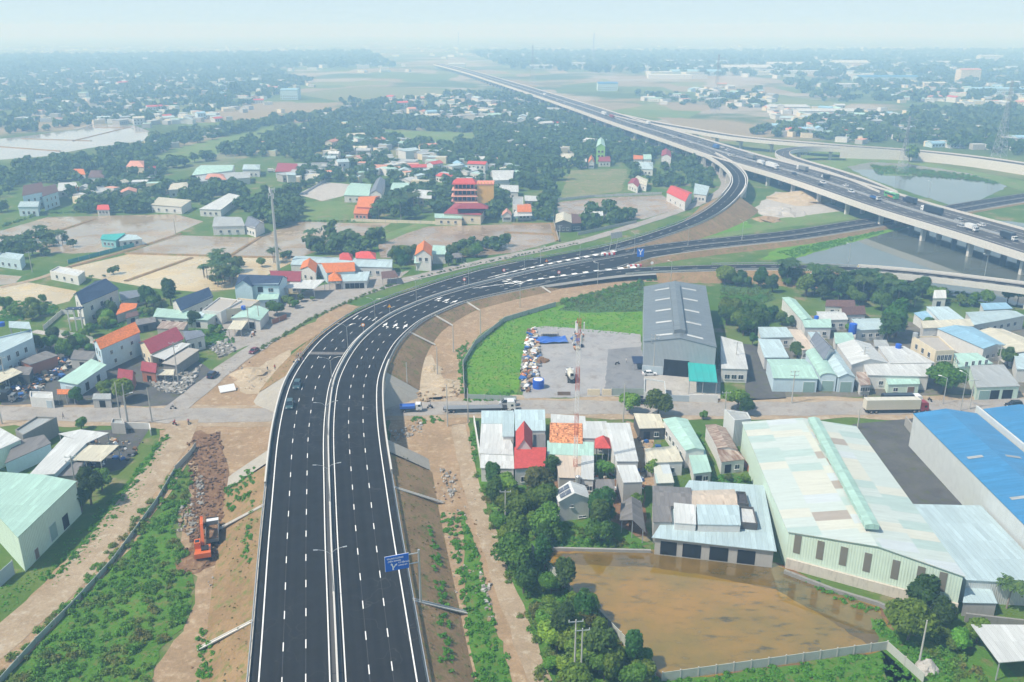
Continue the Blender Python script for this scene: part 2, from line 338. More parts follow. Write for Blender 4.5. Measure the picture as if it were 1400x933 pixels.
sheet('grass_field', [(650,465),(690,436),(762,419),(880,396),(882,460),(800,454),(745,448),(722,455),(714,500),(706,545),(640,545),(632,490)], M_grass, .04, wob=.4)
sheet('crop_field', [(762,424),(800,402),(880,384),(880,426),(800,428)], M_crop, .06, wob=.6)
sheet('crop_field', [(985,388),(1042,384),(1060,410),(1030,420),(988,424)], M_crop, .04, wob=.6)
sheet('grass_field', [(985,424),(1045,420),(1050,440),(985,444)], M_grass, .05, wob=.6)
sheet('bare_ground', [(536,480),(580,425),(640,398),(720,388),(880,372),(1150,372),(1150,384),(985,388),(880,386),(780,408),(690,434),(650,463),(632,490),(640,546),(536,548)], M_dirt, .02, wob=.8)
sheet('bare_ground', [(330,546),(300,530),(318,495),(350,480),(400,455),(470,415),(490,420),(400,480),(372,548)], M_dirt, .02, wob=.8)
sheet('sand_patch', [(320,522),(395,478),(400,490),(382,535),(335,540)], M_sand, .05, wob=.6)
sheet('sand_patch', [(552,500),(590,485),(606,520),(632,520),(628,540),(600,546),(556,544)], M_sand, .05, wob=.6)
sheet('bare_ground', [(225,585),(372,580),(372,640),(352,700),(340,780),(332,960),(180,960),(260,840),(270,790),(235,770),(262,700),(262,640)], M_dirt, .02, wob=.6)
sheet('bare_ground', [(530,572),(640,570),(650,660),(668,720),(705,800),(740,960),(570,960),(540,640)], M_dirt, .02, wob=.6)
sheet('dug_earth', [(250,600),(300,590),(308,640),(302,690),(306,770),(262,785),(228,787),(262,745),(262,690),(270,640)], M_brown, .06, wob=.5)
sheet('gravel_heap_ground', [(1030,285),(1060,262),(1110,270),(1170,292),(1140,300),(1060,308)], M_conc, .03, wob=1)
sheet('yard', [(722,449),(745,446),(800,450),(876,457),(882,541),(716,545),(712,500)], M_yard, .06, wob=.25)
sheet('yard', [(878,505),(985,505),(985,548),(878,545)], M_conc, .05)
sheet('yard', [(1165,580),(1250,572),(1325,690),(1230,692)], M_dyard, .05)
sheet('yard', [(1015,470),(1060,475),(1075,545),(1020,548)], M_dyard, .05)
sheet('yard', [(856,575),(900,590),(885,625),(905,665),(875,665),(862,620)], M_dirt, .05, wob=.3)
sheet('yard', [(110,590),(205,585),(170,640),(100,660)], M_dyard, .05)
sheet('yard', [(0,480),(80,470),(240,470),(300,515),(230,556),(0,556)], M_dyard, .03, wob=.4)
sheet('yard', [(832,478),(877,474),(881,538),(826,539)], soil('damp_gravel', ((.17,.18,.195), (.21,.215,.225), (.15,.15,.155)), .1, .9, .3, 4), .075, wob=.3)
sheet('yard', [(1052,452),(1100,440),(1240,440),(1400,448),(1480,450),(1480,535),(1380,538),(1060,545)], soil('dark_yard_earth', ((.12,.115,.10), (.17,.155,.13), (.09,.12,.045)), .12, .95, .5, 2), .045, wob=.4)  # dark grey-brown dirt on the ground between the sheds
sheet('yard', [(655,655),(880,655),(885,735),(660,700)], M_brown, .03, wob=.4)
sheet('yard', [(300,440),(440,390),(560,370),(540,385),(380,455),(310,485)], M_street, .03, wob=.3)
def grown(p, k): cx_, cy_ = sum(a for a, _ in p)/len(p), sum(b for _, b in p)/len(p); return [(cx_+(a-cx_)*k, cy_+(b-cy_)*k) for a, b in p]
sheet('mud_bank', grown([(735,755),(890,752),(1060,770),(1100,790),(1200,830),(1235,890),(1150,899),(1050,912),(960,927),(905,927),(860,887),(800,832),(780,812)], 1.02), M_brown, .035, wob=.5)
sheet('bare_ground', [(236,562),(300,522),(372,530),(374,562)], M_dirt, .042, wob=.5)
sheet('pond', [(735,755),(890,752),(1060,770),(1100,790),(1200,830),(1235,890),(1150,899),(1050,912),(960,927),(905,927),(860,887),(800,832),(780,812)], M_pond, .05, wob=.3)
sheet('dark_reflection_water', [(745,757),(890,755),(1060,773),(1100,793),(1198,832),(1231,884),(1195,888),(1130,845),(1060,806),(960,786),(880,775),(790,772)], M_darkrefl, .07, wob=.3)  # darker olive colour paints in the bank's reflection, where sky glare is missing
sheet('pond', [(1085,352),(1140,337),(1232,313),(1310,296),(1400,305),(1470,330),(1470,402),(1300,376),(1180,366),(1100,361)], M_lake, .05, wob=.8)
sheet('pond', [(1185,373),(1250,379),(1340,390),(1470,406),(1470,432),(1340,412),(1262,396),(1215,388)], M_lake, .05, wob=.8)
sheet('pond', [(1158,228),(1190,222),(1240,224),(1330,238),(1378,255),(1335,276),(1300,281),(1240,262),(1185,243)], M_lake, .05, wob=1)
sheet('grass_island', [(1188,229),(1220,226),(1262,236),(1255,241),(1210,240)], M_field, .09, wob=1.2)
sheet('grass_verge', [(1060,340),(1150,318),(1228,303),(1238,312),(1140,338),(1085,354),(1040,356)], M_grass, .07, wob=.7)
sheet('grass_verge', [(900,340),(1050,300),(1180,286),(1200,296),(1050,314),(920,338),(850,350)], M_field, .04, wob=.7)
sheet('grass_verge', [(1100,205),(1160,207),(1240,218),(1330,234),(1400,248),(1400,262),(1330,239),(1240,224),(1190,222),(1150,232),(1100,219)], M_field, .04, wob=1)
sheet('grass_verge', [(845,340),(930,312),(985,283),(1005,290),(1030,310),(900,340)], M_grass, .05, wob=.7)
# dikes between the paddies: low banks one could walk along
def bank(name, pts, w=1.4, h=.5, mat=None):
    q = [G(x, y, 0) for x, y in pts]; mb = MB(); m = mat or M_slope
    for a, b in zip(q, q[1:]):
        t_ = (b-a).normalized(); n = Vector((-t_.y, t_.x, 0))
        A = [a+n*w, a+n*w*.45+Vector((0,0,h)), a-n*w*.45+Vector((0,0,h)), a-n*w]; B_ = [v+(b-a) for v in A]
        for i in range(3): mb.face([A[i], A[i+1], B_[i+1], B_[i]], m)
    return struct(name, mb)
for pts in ([(30,190),(125,193)], [(100,193),(178,174)], [(0,201),(82,207)], [(50,326),(130,300)], [(130,175),(170,175)], [(172,347),(350,352),(414,352)], [(172,385),(262,353)], [(315,350),(355,325)], [(690,318),(757,321)], [(95,366),(172,344),(247,320)], [(700,307),(755,306),(763,330)]):
    bank('dike', pts)
M_rough = soil('rough_grass', ((.06,.15,.018), (.085,.19,.025), (.15,.15,.05)), .15, .95, .8, 1.6)
for pl in ([(0,960),(60,870),(148,784),(228,692),(246,690),(236,722),(252,755),(264,795),(258,850),(218,890),(196,960)], [(60,812),(108,752),(165,670),(225,594),(236,598),(188,680),(136,745),(92,790)], [(632,700),(655,760),(676,850),(708,960),(655,960),(640,860)], [(648,640),(735,655),(890,745),(735,752),(800,840),(905,940),(742,960),(668,712)], [(1190,845),(1250,880),(1330,860),(1400,940),(1420,980),(1230,980),(1205,895)], [(905,934),(1050,914),(1205,892),(1255,930),(1240,980),(920,980)]): sheet('grass_verge', pl, M_rough, .085, wob=.5)
bank('dike', [(215,267),(245,262)], 1, .6); bank('green_bank', [(510,333),(545,318),(578,308)], 5, .6, M_field)
# ------------------------------------------------------------ roads
def spline(P3, step=2.):
    P3 = [Vector(p) for p in P3]; out = []
    for i in range(len(P3)-1):
        a, b = P3[i], P3[i+1]; p0 = P3[i-1] if i else a*2-b; p3 = P3[i+2] if i+2 < len(P3) else b*2-a
        n = max(2, int((b-a).length/step))
        for k in range(n):
            u = k/n; out.append(.5*((2*a)+(b-p0)*u+(2*p0-5*a+4*b-p3)*u*u+(3*a-p0-3*b+p3)*u**3))
    out.append(P3[-1]); A = np.array([tuple(v) for v in out])
    seg = np.linalg.norm(np.diff(A, axis=0), axis=1); s = np.concatenate([[0], np.cumsum(seg)]); ss = np.arange(0, s[-1], step)
    A = np.stack([np.interp(ss, s, A[:,k]) for k in range(3)], 1)
    k = 9; ker = np.hanning(k+2)[1:-1]; ker /= ker.sum()
    for _ in range(2):
        pad = np.vstack([2*A[0]-A[1:k//2+1][::-1], A, 2*A[-1]-A[-k//2:-1][::-1]]); A = np.stack([np.convolve(pad[:,j], ker, 'valid') for j in range(3)], 1)[:len(A)]
    return A
class Road:
    def __init__(s, pts, step=2., ext0=0, ext1=0):
        q = [G(x, y, z) for x, y, z in pts]
        if ext0: d_ = (q[0]-q[1]).normalized(); d_.z = 0; q = [q[0]+d_*ext0]+q
        if ext1: d_ = (q[-1]-q[-2]).normalized(); d_.z = 0; q = q+[q[-1]+d_*ext1]
        s.A = spline(q, step); s.step = step; s.n = len(s.A); s.L = (s.n-1)*step
        T = np.gradient(s.A, axis=0); T[:,2] = 0; T /= np.linalg.norm(T, axis=1)[:,None]; s.T = T; s.N = np.stack([T[:,1], -T[:,0], 0*T[:,0]], 1)   # N points right
    def at(s, q, off=0., dz=0.):
        i = min(max(q/s.step, 0), s.n-1.001); k = int(i); f = i-k; off = off(q) if callable(off) else off
        return Vector(s.A[k]*(1-f)+s.A[k+1]*f+(s.N[k]*(1-f)+s.N[k+1]*f)*off)+Vector((0,0,dz))
    def ang(s, q): k = int(min(max(q/s.step, 0), s.n-1)); return math.atan2(s.T[k][1], s.T[k][0])
    def s_of(s, x, y, z=3.):
        g = np.array(G(x, y, z)); return float(np.argmin(((s.A[:,:2]-g[:2])**2).sum(1)))*s.step
    def strip(s, mb, mat, o0, o1, s0=0, s1=None, dz=0., dz1=None, step=None):
        s1 = s.L if s1 is None else s1; n = max(1, int(round((s1-s0)/(step or s.step)))); dz1 = dz if dz1 is None else dz1
        e = lambda v, q: v(q) if callable(v) else v
        for i in range(n):
            a, b = s0+(s1-s0)*i/n, s0+(s1-s0)*(i+1)/n
            A0, A1, B0, B1 = s.at(a,o0,e(dz,a)), s.at(a,o1,e(dz1,a)), s.at(b,o0,e(dz,b)), s.at(b,o1,e(dz1,b))
            mb.face([A0, A1, B1, B0], mat, [(e(o0,a),a),(e(o1,a),a),(e(o1,b),b),(e(o0,b),b)])
def lerpf(tab):
    xs = [a for a, _ in tab]; ys = [b for _, b in tab]; return lambda q: float(np.interp(q, xs, ys))
M_asph = asphaltm('new_asphalt', (.017,.017,.0175)); M_asph2 = asphaltm('worn_asphalt', (.07,.07,.072), .2)
M_paint = plain('road_paint', (.78,.78,.76), .6, .08, dirt=.15, k='P'); M_kerb = plain('kerb_concrete', (.42,.41,.385), .85, .15, dirt=.5, k='P'); M_rail = plain('galvanised_steel', (.55,.57,.58), .4, .1, .5, .6, .1)
M_cw = plain('pale_concrete', (.56,.545,.51), .85, .12, dirt=.35, k='P'); M_dc = plain('grey_concrete', (.31,.30,.28), .9, .18, dirt=.5, k='P'); M_white = plain('white_paint', (.8,.8,.8), .5, .05, dirt=.1)
main = Road([(462,933,5),(457,822,5.3),(453,740,5.6),(450.5,660,6),(449,600,6.5),(451,560,6.5),(456,525,6.2),(464,505,5.9),(475,485,5.5),(490,465,5),(510,447.5,4.4),(532,432,3.8),(565,417,3.2),(600,404,2.7),(650,390,2.4),(700,378,2.2),(750,366.5,2.2),(812,355.5,2.2),(875,345,2.3),(950,335,2.3),(1050,325,2.2),(1100,319,2),(1175,307,1.6),(1240,297,1.2),(1320,283,1),(1400,270,1),(1480,259,1)], 2., 90)
sm = main.s_of
S_br0, S_br1 = sm(449,596,6.5), sm(457,527,6.2)          # the span over the street
sA, sB, sC, sD, sE = sm(600,404), sm(700,378), sm(760,364), sm(812,355), sm(875,345)
wl = lerpf([(0,13.3),(sA,13.6),(sB,18),(sC,17.5),(sD,10.4),(sE,9),(main.L,9)]); wr = lerpf([(0,13.3),(sA,13.6),(sB,18),(sD,17.5),(sE,10),(sE+60,9),(main.L,9)])
neg = lambda f, d=0: (lambda q: -f(q)-d)
pos_ = lambda f, d=0: (lambda q: f(q)+d)
mb = MB(); main.strip(mb, M_asph, neg(wl), wr)
main.strip(mb, M_kerb, neg(wl,.5), neg(wl), dz=-.9, dz1=0); main.strip(mb, M_kerb, wr, pos_(wr,.5), dz=0, dz1=-.9); struct('highway', mb)
# embankment under the road, sloping down to the street at both ends of the bridge
E0, E1 = S_br0-4, S_br1+4
def hemb(q):
    k = int(min(max(q/main.step, 0), main.n-1)); z = main.A[k][2]-.25
    if E0 < q < E1: return max(.02, z-max(0, min(q-E0, E1-q))*.75)
    return z
def emb(mb, rd, L, Rr, h, s0, s1, mat, k=1.65):
    n = int((s1-s0)/2)
    for i in range(n):
        a, b = s0+2*i, s0+2*i+2; ha, hb = h(a), h(b)
        zz = lambda q, hh: hh-rd.at(q).z
        for sd, f in ((-1, L), (1, Rr)):
            o = lambda q, e=0.: sd*(f(q)+.45+e)
            A = [rd.at(a,o(a),zz(a,ha)), rd.at(a,o(a,k*ha*.5),zz(a,ha*.5)+.05), rd.at(a,o(a,k*ha),zz(a,0.01))]; B_ = [rd.at(b,o(b),zz(b,hb)), rd.at(b,o(b,k*hb*.5),zz(b,hb*.5)+.05), rd.at(b,o(b,k*hb),zz(b,0.01))]
            for j in range(2): mb.face([A[j], A[j+1], B_[j+1], B_[j]][::sd], mat)
        if ha < rd.at(a).z-.3: mb.face([rd.at(a,-L(a)-.45,zz(a,ha)), rd.at(a,Rr(a)+.45,zz(a,ha)), rd.at(b,Rr(b)+.45,zz(b,hb)), rd.at(b,-L(b)-.45,zz(b,hb))], mat)
mb = MB(); emb(mb, main, wl, wr, hemb, 0, E0-7, M_slope); emb(mb, main, wl, wr, hemb, E1+7, main.L-4, M_slope); struct('embankment', mb)
mb = MB(); emb(mb, main, wl, wr, hemb, E0-7, (E0+E1)/2-1, M_pave, 1.6); emb(mb, main, wl, wr, hemb, (E0+E1)/2+1, E1+7, M_pave, 1.6); struct('slope_paving', mb)
# bridge over the street
br = thing('road_bridge', 'concrete road bridge carrying the new dark highway over the street', 'bridge', (0,0,0))
mb = MB(); q0, q1 = S_br0-3, S_br1+3
main.strip(mb, M_dc, neg(wl,.55), pos_(wr,.55), q0, q1, -1.9); main.strip(mb, M_cw, neg(wl,.55), neg(wl,.55), q0, q1, -1.9, .02); main.strip(mb, M_cw, pos_(wr,.55), pos_(wr,.55), q0, q1, .02, -1.9); mb.build('girder', br)
for q in (q0+5, q1-5):
    mb = MB(); a = main.at(q); mb.box((a.x, a.y, (a.z-1.9)/2), (27, 1.4, a.z-1.95), M_dc, main.ang(q)-PI/2); mb.build('abutment', br)
def wallstrip(mb, rd, off, s0, s1, h, mat, w=.35, z0=0.):
    f = off if callable(off) else (lambda q: off)
    rd.strip(mb, mat, lambda q: f(q)-w/2, lambda q: f(q)-w/2, s0, s1, z0, h); rd.strip(mb, mat, lambda q: f(q)-w/2, lambda q: f(q)+w/2, s0, s1, h); rd.strip(mb, mat, lambda q: f(q)+w/2, lambda q: f(q)+w/2, s0, s1, h, z0)
for f in (neg(wl,.25), pos_(wr,.25)):
    mb = MB(); wallstrip(mb, main, f, S_br0-22, S_br1+20, 1.0, M_cw); mb.build('parapet', br)
# median
md = thing('median_barrier', 'pale concrete barrier dividing the two carriageways of the new highway', 'barrier')
mb = MB(); main.strip(mb, M_dc, -.8, -.8, 0, main.L, 0, .16); main.strip(mb, M_asph2, -.8, .8, 0, main.L, .16); main.strip(mb, M_dc, .8, .8, 0, main.L, .16, 0); mb.build('kerb', md)
mb = MB(); wallstrip(mb, main, 0., 0, sD, .95, M_cw, .3, .16); mb.build('barrier_wall', md)
# guard rails
def guard(rd, f, s0, s1, label, sp=4., h=.75):
    g = thing('guard_rail', label, 'guard rail'); mb = MB(); wallstrip(mb, rd, f, s0, s1, h, M_rail, .12, h-.36); mb.build('beam', g)
    ff = f if callable(f) else (lambda q: f); n = min(98, int((s1-s0)/sp)); me = None
    for i in range(n):
        p = rd.at(s0+(s1-s0)*(i+.5)/n, lambda q: ff(q)); m2 = MB()
        if me is None: m2.box((0,0,h/2-.1), (.16,.16,h+.2), M_rail); me = m2.mesh('post')
        o = link('post', me, g); o.location = p
guard(main, neg(wl,.25), 60, S_br0-22, 'steel guard rail along the left edge of the near highway'); guard(main, pos_(wr,.25), 60, S_br0-22, 'steel guard rail along the right edge of the near highway')
guard(main, neg(wl,.25), S_br1+20, sD-20, 'steel guard rail on the outer left side of the highway bend', 5); guard(main, pos_(wr,.25), S_br1+20, sD, 'steel guard rail on the inner right side of the highway bend', 5)
# painted lines
mk = MB(); Z = .012
def line(rd, f, s0, s1, w=.2): ff = f if callable(f) else (lambda q: f); rd.strip(mk, M_paint, lambda q: ff(q)-w/2, lambda q: ff(q)+w/2, s0, s1, Z)
def dashes(rd, f, s0, s1, per=8.25, ln=2.2, w=.2, ph=0.):
    ff = f if callable(f) else (lambda q: f); q = s0+ph
    while q < s1: rd.strip(mk, M_paint, lambda q: ff(q)-w/2, lambda q: ff(q)+w/2, q, q+ln, Z, None, ln); q += per
for sd in (-1, 1):
    line(main, sd*1.2, 0, main.L, .2)
    for o in (4.85, 8.45): dashes(main, sd*o, 0, sD if o > 5 else main.L, w=.17)
    dashes(main, sd*12.2, sA+25, sC)
line(main, neg(wl,-1.45), 0, sC+40, .22); line(main, pos_(wr,-1.45), 0, sD+10, .22); line(main, -8.1, sE-20, main.L); line(main, 8.1, sE+20, main.L)
AR = {'ahead': [[(-.12,0),(.12,0),(.12,4.2),(-.12,4.2)],[(-.55,4.2),(.55,4.2),(0,6.4)]],
      'left': [[(-.12,0),(.12,0),(.12,3.4),(-.12,3.1)],[(.12,3.4),(-.12,3.1),(-.9,3.6),(-.9,4.0)],[(-.9,2.9),(-.9,4.7),(-1.7,3.9)]],
      'both': [[(-.12,0),(.12,0),(.12,4.2),(-.12,4.2)],[(-.55,4.2),(.55,4.2),(0,6.4)],[(.12,1.8),(.12,2.3),(.8,2.9),(.8,2.4)],[(.8,2.0),(1.6,3.0),(.8,3.5)]]}
def arrow(rd, q, off, kind, rev=False, k=1.35):
    c = rd.at(q, off, Z); a = rd.ang(q)-PI/2+(PI if rev else 0); M = Matrix.Rotation(a, 3, 'Z')
    for poly in AR[kind]: mk.face([c+M @ Vector((x*k, (y-3)*k, 0)) for x, y in poly], M_paint)
for (x, y), kinds, sd in (((487,442),('ahead','ahead','ahead'),-1), ((666,371),('ahead','ahead','both'),-1), ((539,452),('both','both','ahead'),1), ((611,413),('both','both','ahead'),1), ((706,387),('both','both','ahead'),1)):
    q = sm(x, y)
    for k, kk in enumerate(kinds): arrow(main, q, sd*(3.05, 6.7, 10.3)[k], kk, sd < 0)
# ramps
rA = Road([(600,392.5,2.7),(640,382,2.4),(700,367,2.25),(760,354,2.3),(800,346.5,2.5),(850,335.5,3),(900,320.5,3.8),(950,302,5),(985,281,6.6),(1007,258,8.2),(1010,243,9),(1001,230,9.3),(984,218,9.4),(955,203,9.4)])
rB = Road([(640,399.5,2.5),(700,391.5,2.25),(760,383,2.3),(800,377.5,2.5),(850,371.5,2.8),(900,368.5,3.2),(1000,365.5,4),(1050,365,4.6),(1110,366,5.4),(1175,369,6.2),(1240,374,7),(1300,380.5,7.4),(1400,393,7.8),(1500,408,8)])
gA, gB = rA.s_of(812,344,2.5), rB.s_of(850,371,2.8)
def ramp(rd, hw, q0, q1, name, zlift=.02, top=M_asph, d0=0.):
    mb = MB(); rd.strip(mb, top, -hw, hw, q0, q1, zlift); rd.strip(mb, M_kerb, -hw-.45, -hw, q0+d0, q1, -.9, zlift); rd.strip(mb, M_kerb, hw, hw+.45, q0+d0, q1, zlift, -.9); struct(name, mb)
ramp(rA, 4.7, gA-70, rA.L, 'ramp_road', .006); ramp(rB, 4.7, gB-70, rB.L, 'ramp_road', .006)
Z = .03
for rd, g in ((rA, gA), (rB, gB)):
    dashes(rd, 0., g-60, rd.L); line(rd, -4, g, rd.L); line(rd, 4, g, rd.L)
for rd, g, sd in ((rA, gA, 1), (rB, gB, -1)):       # zebra wedge at the parting of the ways
    for i in range(14):
        q = g-62+i*5.2; w = .3+i*.17
        rd.strip(mk, M_paint, sd*4.2, sd*(4.2+w), q, q+2.4, .02)
    line(rd, sd*4.0, g-66, g+6, .35)
struct('lane_markings', mk)
M_dust = soil('road_dust', ((.17,.165,.16), (.11,.11,.112), (.22,.21,.20)), .5, .9, .1, 3)
mb = MB(); qd = sm(432,483,5.5); main.strip(mb, M_dust, lambda q: -12.6, -1.3, qd-1.2, qd+1.2, .008); struct('dusty_joint', mb)
hz_A = lambda q: rA.at(q).z-.25; hz_B = lambda q: rB.at(q).z-.25
kA, kB = rA.s_of(1003,268,7.5), rB.s_of(1172,369,6.2)
cst = lambda v: (lambda q: v)
mb = MB(); emb(mb, rA, cst(4.7), cst(4.7), hz_A, gA+14, kA, M_slope); emb(mb, rB, cst(4.7), cst(4.7), hz_B, gB+14, kB, M_slope); struct('embankment', mb)
for rd, q0, q1, lab in ((rA, gA-40, kA, 'left'), (rB, gB, kB, 'right')):
    for off, side in ((-4.9,'outer'), (4.9,'inner')):
        guard(rd, off, q0 if off < 0 and rd is rA or off > 0 and rd is rB else q0+40, q1, '%s rail of the %s ramp leaving the highway' % (side, 'upper curling' if rd is rA else 'lower straight'), 7)
def viaduct(rd, s0, s1, hw, label, span=30., deck=1.9, npier=2, top=M_asph2, par=1.05, lines=(), wide=None, name='viaduct', pierw=1.5):
    v = thing(name, label, 'viaduct'); f = wide or (lambda q: hw)
    mb = MB(); rd.strip(mb, M_dc, neg(f,.4), pos_(f,.4), s0, s1, -deck); rd.strip(mb, M_cw, neg(f,.4), neg(f,.4), s0, s1, -deck, 0); rd.strip(mb, M_cw, pos_(f,.4), pos_(f,.4), s0, s1, 0, -deck); mb.build('deck', v)
    mb = MB(); rd.strip(mb, top, neg(f,.05), pos_(f,.05), s0, s1, .02)
    for off, w, per, ln in lines:
        if per:
            q = s0
            while q < s1-ln: rd.strip(mb, M_paint, off-w/2, off+w/2, q, q+ln, .05, None, ln); q += per
        else: rd.strip(mb, M_paint, off-w/2, off+w/2, s0, s1, .05)
    mb.build('roadway', v)
    for fn in (neg(f,.2), pos_(f,.2)): mb = MB(); wallstrip(mb, rd, fn, s0, s1, par, M_cw, .4); mb.build('parapet', v)
    q = s0+span*.5; k = 0
    while q < s1 and k < 95:
        c = rd.at(q); W_ = f(q); a = rd.ang(q)-PI/2; mb = MB(); M = Matrix.Rotation(a, 3, 'Z'); h = c.z-deck
        mb.box((c.x, c.y, h-.7), (2*W_*.86, 1.8, 1.35), M_dc, a)
        for j in range(npier):
            o = M @ Vector(((j-(npier-1)/2)*2*W_*.78/max(1, npier-1) if npier > 1 else 0, 0, 0)); mb.box((c.x+o.x, c.y+o.y, (h-1.4)/2), (pierw*1.5, pierw, h-1.38), M_cw, a)
        mb.build('pier', v); q += span; k += 1
    return v
ex = Road([(600,88,9.4),(640,98,9.4),(680,110,9.4),(716,121,9.4),(791,145,9.4),(860,168,9.4),(931,190,9.4),(1001,212.5,9.4),(1093,238,9.4),(1160,259,9.4),(1240,285,9.4),(1345,315,9.4),(1458,349,9.4),(1565,381,9.4)], 4.)
exw = lerpf([(0,14),(ex.s_of(716,121,9.4),15),(ex.s_of(860,168,9.4),17),(ex.s_of(1001,212,9.4),18.5),(ex.L,18.5)])
lanes = [(0-.9,.3,0,0),(.9,.3,0,0),(-12.6,.25,0,0),(12.6,.25,0,0)]+[(s_*o,.22,12,4) for s_ in (-1,1) for o in (4.7,8.4)]
via = viaduct(ex, 0, ex.L, 18, 'long grey elevated expressway carrying heavy traffic towards the hazy horizon', 33., 2.2, 4, M_asph2, 1.1, lanes, exw)
mb = MB(); wallstrip(mb, ex, 0., 0, ex.L, .85, M_rail, .25); mb.build('median_wall', via)
rD = Road([(845,158,9.4),(887,167.5,9.4),(940,177,9.4),(1000,187,9.4),(1050,192.5,9.2),(1100,196.5,9),(1150,200.5,8.5),(1250,207.5,6.3),(1330,216,5.8),(1400,226,5.8),(1480,238,5.8)], 4.)
viaduct(rD, 0, rD.s_of(1152,200.5,8.5), 7, 'slender curving flyover ramp rising to join the expressway from the right', 30., 1.8, 1, M_asph2, 1., [(0,.2,12,4)], pierw=1.8)
rC = Road([(1215,264,9.45),(1172,246,9.45),(1130,232,9.4),(1092,221,9.3),(1071,213,9.2),(1071,207.5,9.1),(1090,204,9),(1120,203,8.8),(1155,204.5,8.5)], 3.)
viaduct(rC, 0, rC.L, 5, 'tight looping ramp curling away beside the expressway', 28., 1.7, 1, M_asph2, 1.05, [(0,.2,12,4)], pierw=1.8)
viaduct(rA, kA, rA.L-30, 5.0, 'short curved viaduct lifting the new ramp up into the expressway', 26., 1.7, 2, M_asph, 1.05, [(0,.22,9,3),(-4.2,.22,0,0),(4.2,.22,0,0)])
viaduct(rB, kB, rB.L, 5.0, 'low pale viaduct carrying the lower ramp across the dark pond', 42., 1.35, 1, M_asph, 1.0, [(0,.22,9,3),(-4.2,.22,0,0),(4.2,.22,0,0)], pierw=3.2)
# walled approach of the flyover
mb = MB(); q0 = rD.s_of(1150,200.5,8.5); rD.strip(mb, M_asph2, -7.4, 7.4, q0, rD.L, .03); struct('approach_road', mb)
wb = thing('retaining_wall', 'long white retaining wall below the ramp behind the reedy pond', 'wall')
mb = MB(); rD.strip(mb, M_cw, 7.4, 7.4, q0, rD.L, 1.0, lambda q: -rD.at(q).z); rD.strip(mb, M_cw, 7.05, 7.4, q0, rD.L, 1.0); rD.strip(mb, M_cw, 7.05, 7.05, q0, rD.L, .02, 1.0); mb.build('facing', wb)
mb = MB(); rD.strip(mb, M_cw, -7.4, -7.4, q0, rD.L, lambda q: -rD.at(q).z, 1.0); rD.strip(mb, M_cw, -7.4, -7.05, q0, rD.L, 1.0); rD.strip(mb, M_cw, -7.05, -7.05, q0, rD.L, 1.0, .02); mb.build('far_facing', wb)
# ground-level roads
def groundroad(name, pts, hw, mat, z=.08, wob=0.):
    rd = Road([(x,y,z) for x, y in pts], 2.); mb = MB()
    w1 = lerpf([(q, hw+rng.normal()*wob) for q in np.arange(0, rd.L+6, 5)]); w2 = lerpf([(q, hw+rng.normal()*wob) for q in np.arange(0, rd.L+6, 5)])
    rd.strip(mb, mat, neg(w1), w2); struct(name, mb); return rd
street = groundroad('street', [(-60,563),(0,565),(100,566),(200,567.5),(300,568),(370,567),(450,564),(545,560),(620,557.5),(700,556),(870,557.5),(1050,559),(1250,557),(1400,554),(1480,552)], 4.6, M_street, .1, .25)
groundroad('street_shoulder', [(-60,566),(0,567),(100,568),(200,569),(300,569),(370,568),(450,564),(545,560),(620,558),(700,556.5),(870,558),(1050,559),(1250,556),(1400,552),(1480,550)], 7.4, M_track, .05, .7)
service = groundroad('service_road', [(215,578),(252,550),(290,519),(318,497),(350,475),(425,428),(500,399),(590,374),(700,349.5),(760,338),(825,321.5),(925,289.5),(975,269),(992,254),(986,238),(965,225),(930,210),(880,193),(840,178)], 3.3, M_street, .13, .25)
dirtroad = groundroad('dirt_road', [(252,575),(240,605),(200,662),(150,730),(100,787),(50,834),(0,877),(-60,930)], 3.6, M_track, .115, .3)
groundroad('dirt_road_verge', [(250,585),(246,605),(206,664),(157,732),(107,790),(57,838),(5,884),(-55,940)], 5.2, M_dirt, .07, .5)
track = groundroad('dirt_track', [(626,580),(632,610),(644,660),(662,720),(690,800),(712,860),(735,925),(755,980)], 1.9, M_track, .122, .2)
groundroad('field_lane', [(0,393),(60,379),(105,361),(170,344),(245,321)], 1.6, M_track, .094, .1)
groundroad('haul_track', [(262,592),(285,610),(298,640),(297,680),(292,720)], 2.6, M_brown, .109, .2)
groundroad('side_lane', [(45,453),(90,460),(128,468),(150,470)], 1.6, M_conc, .097, .05)
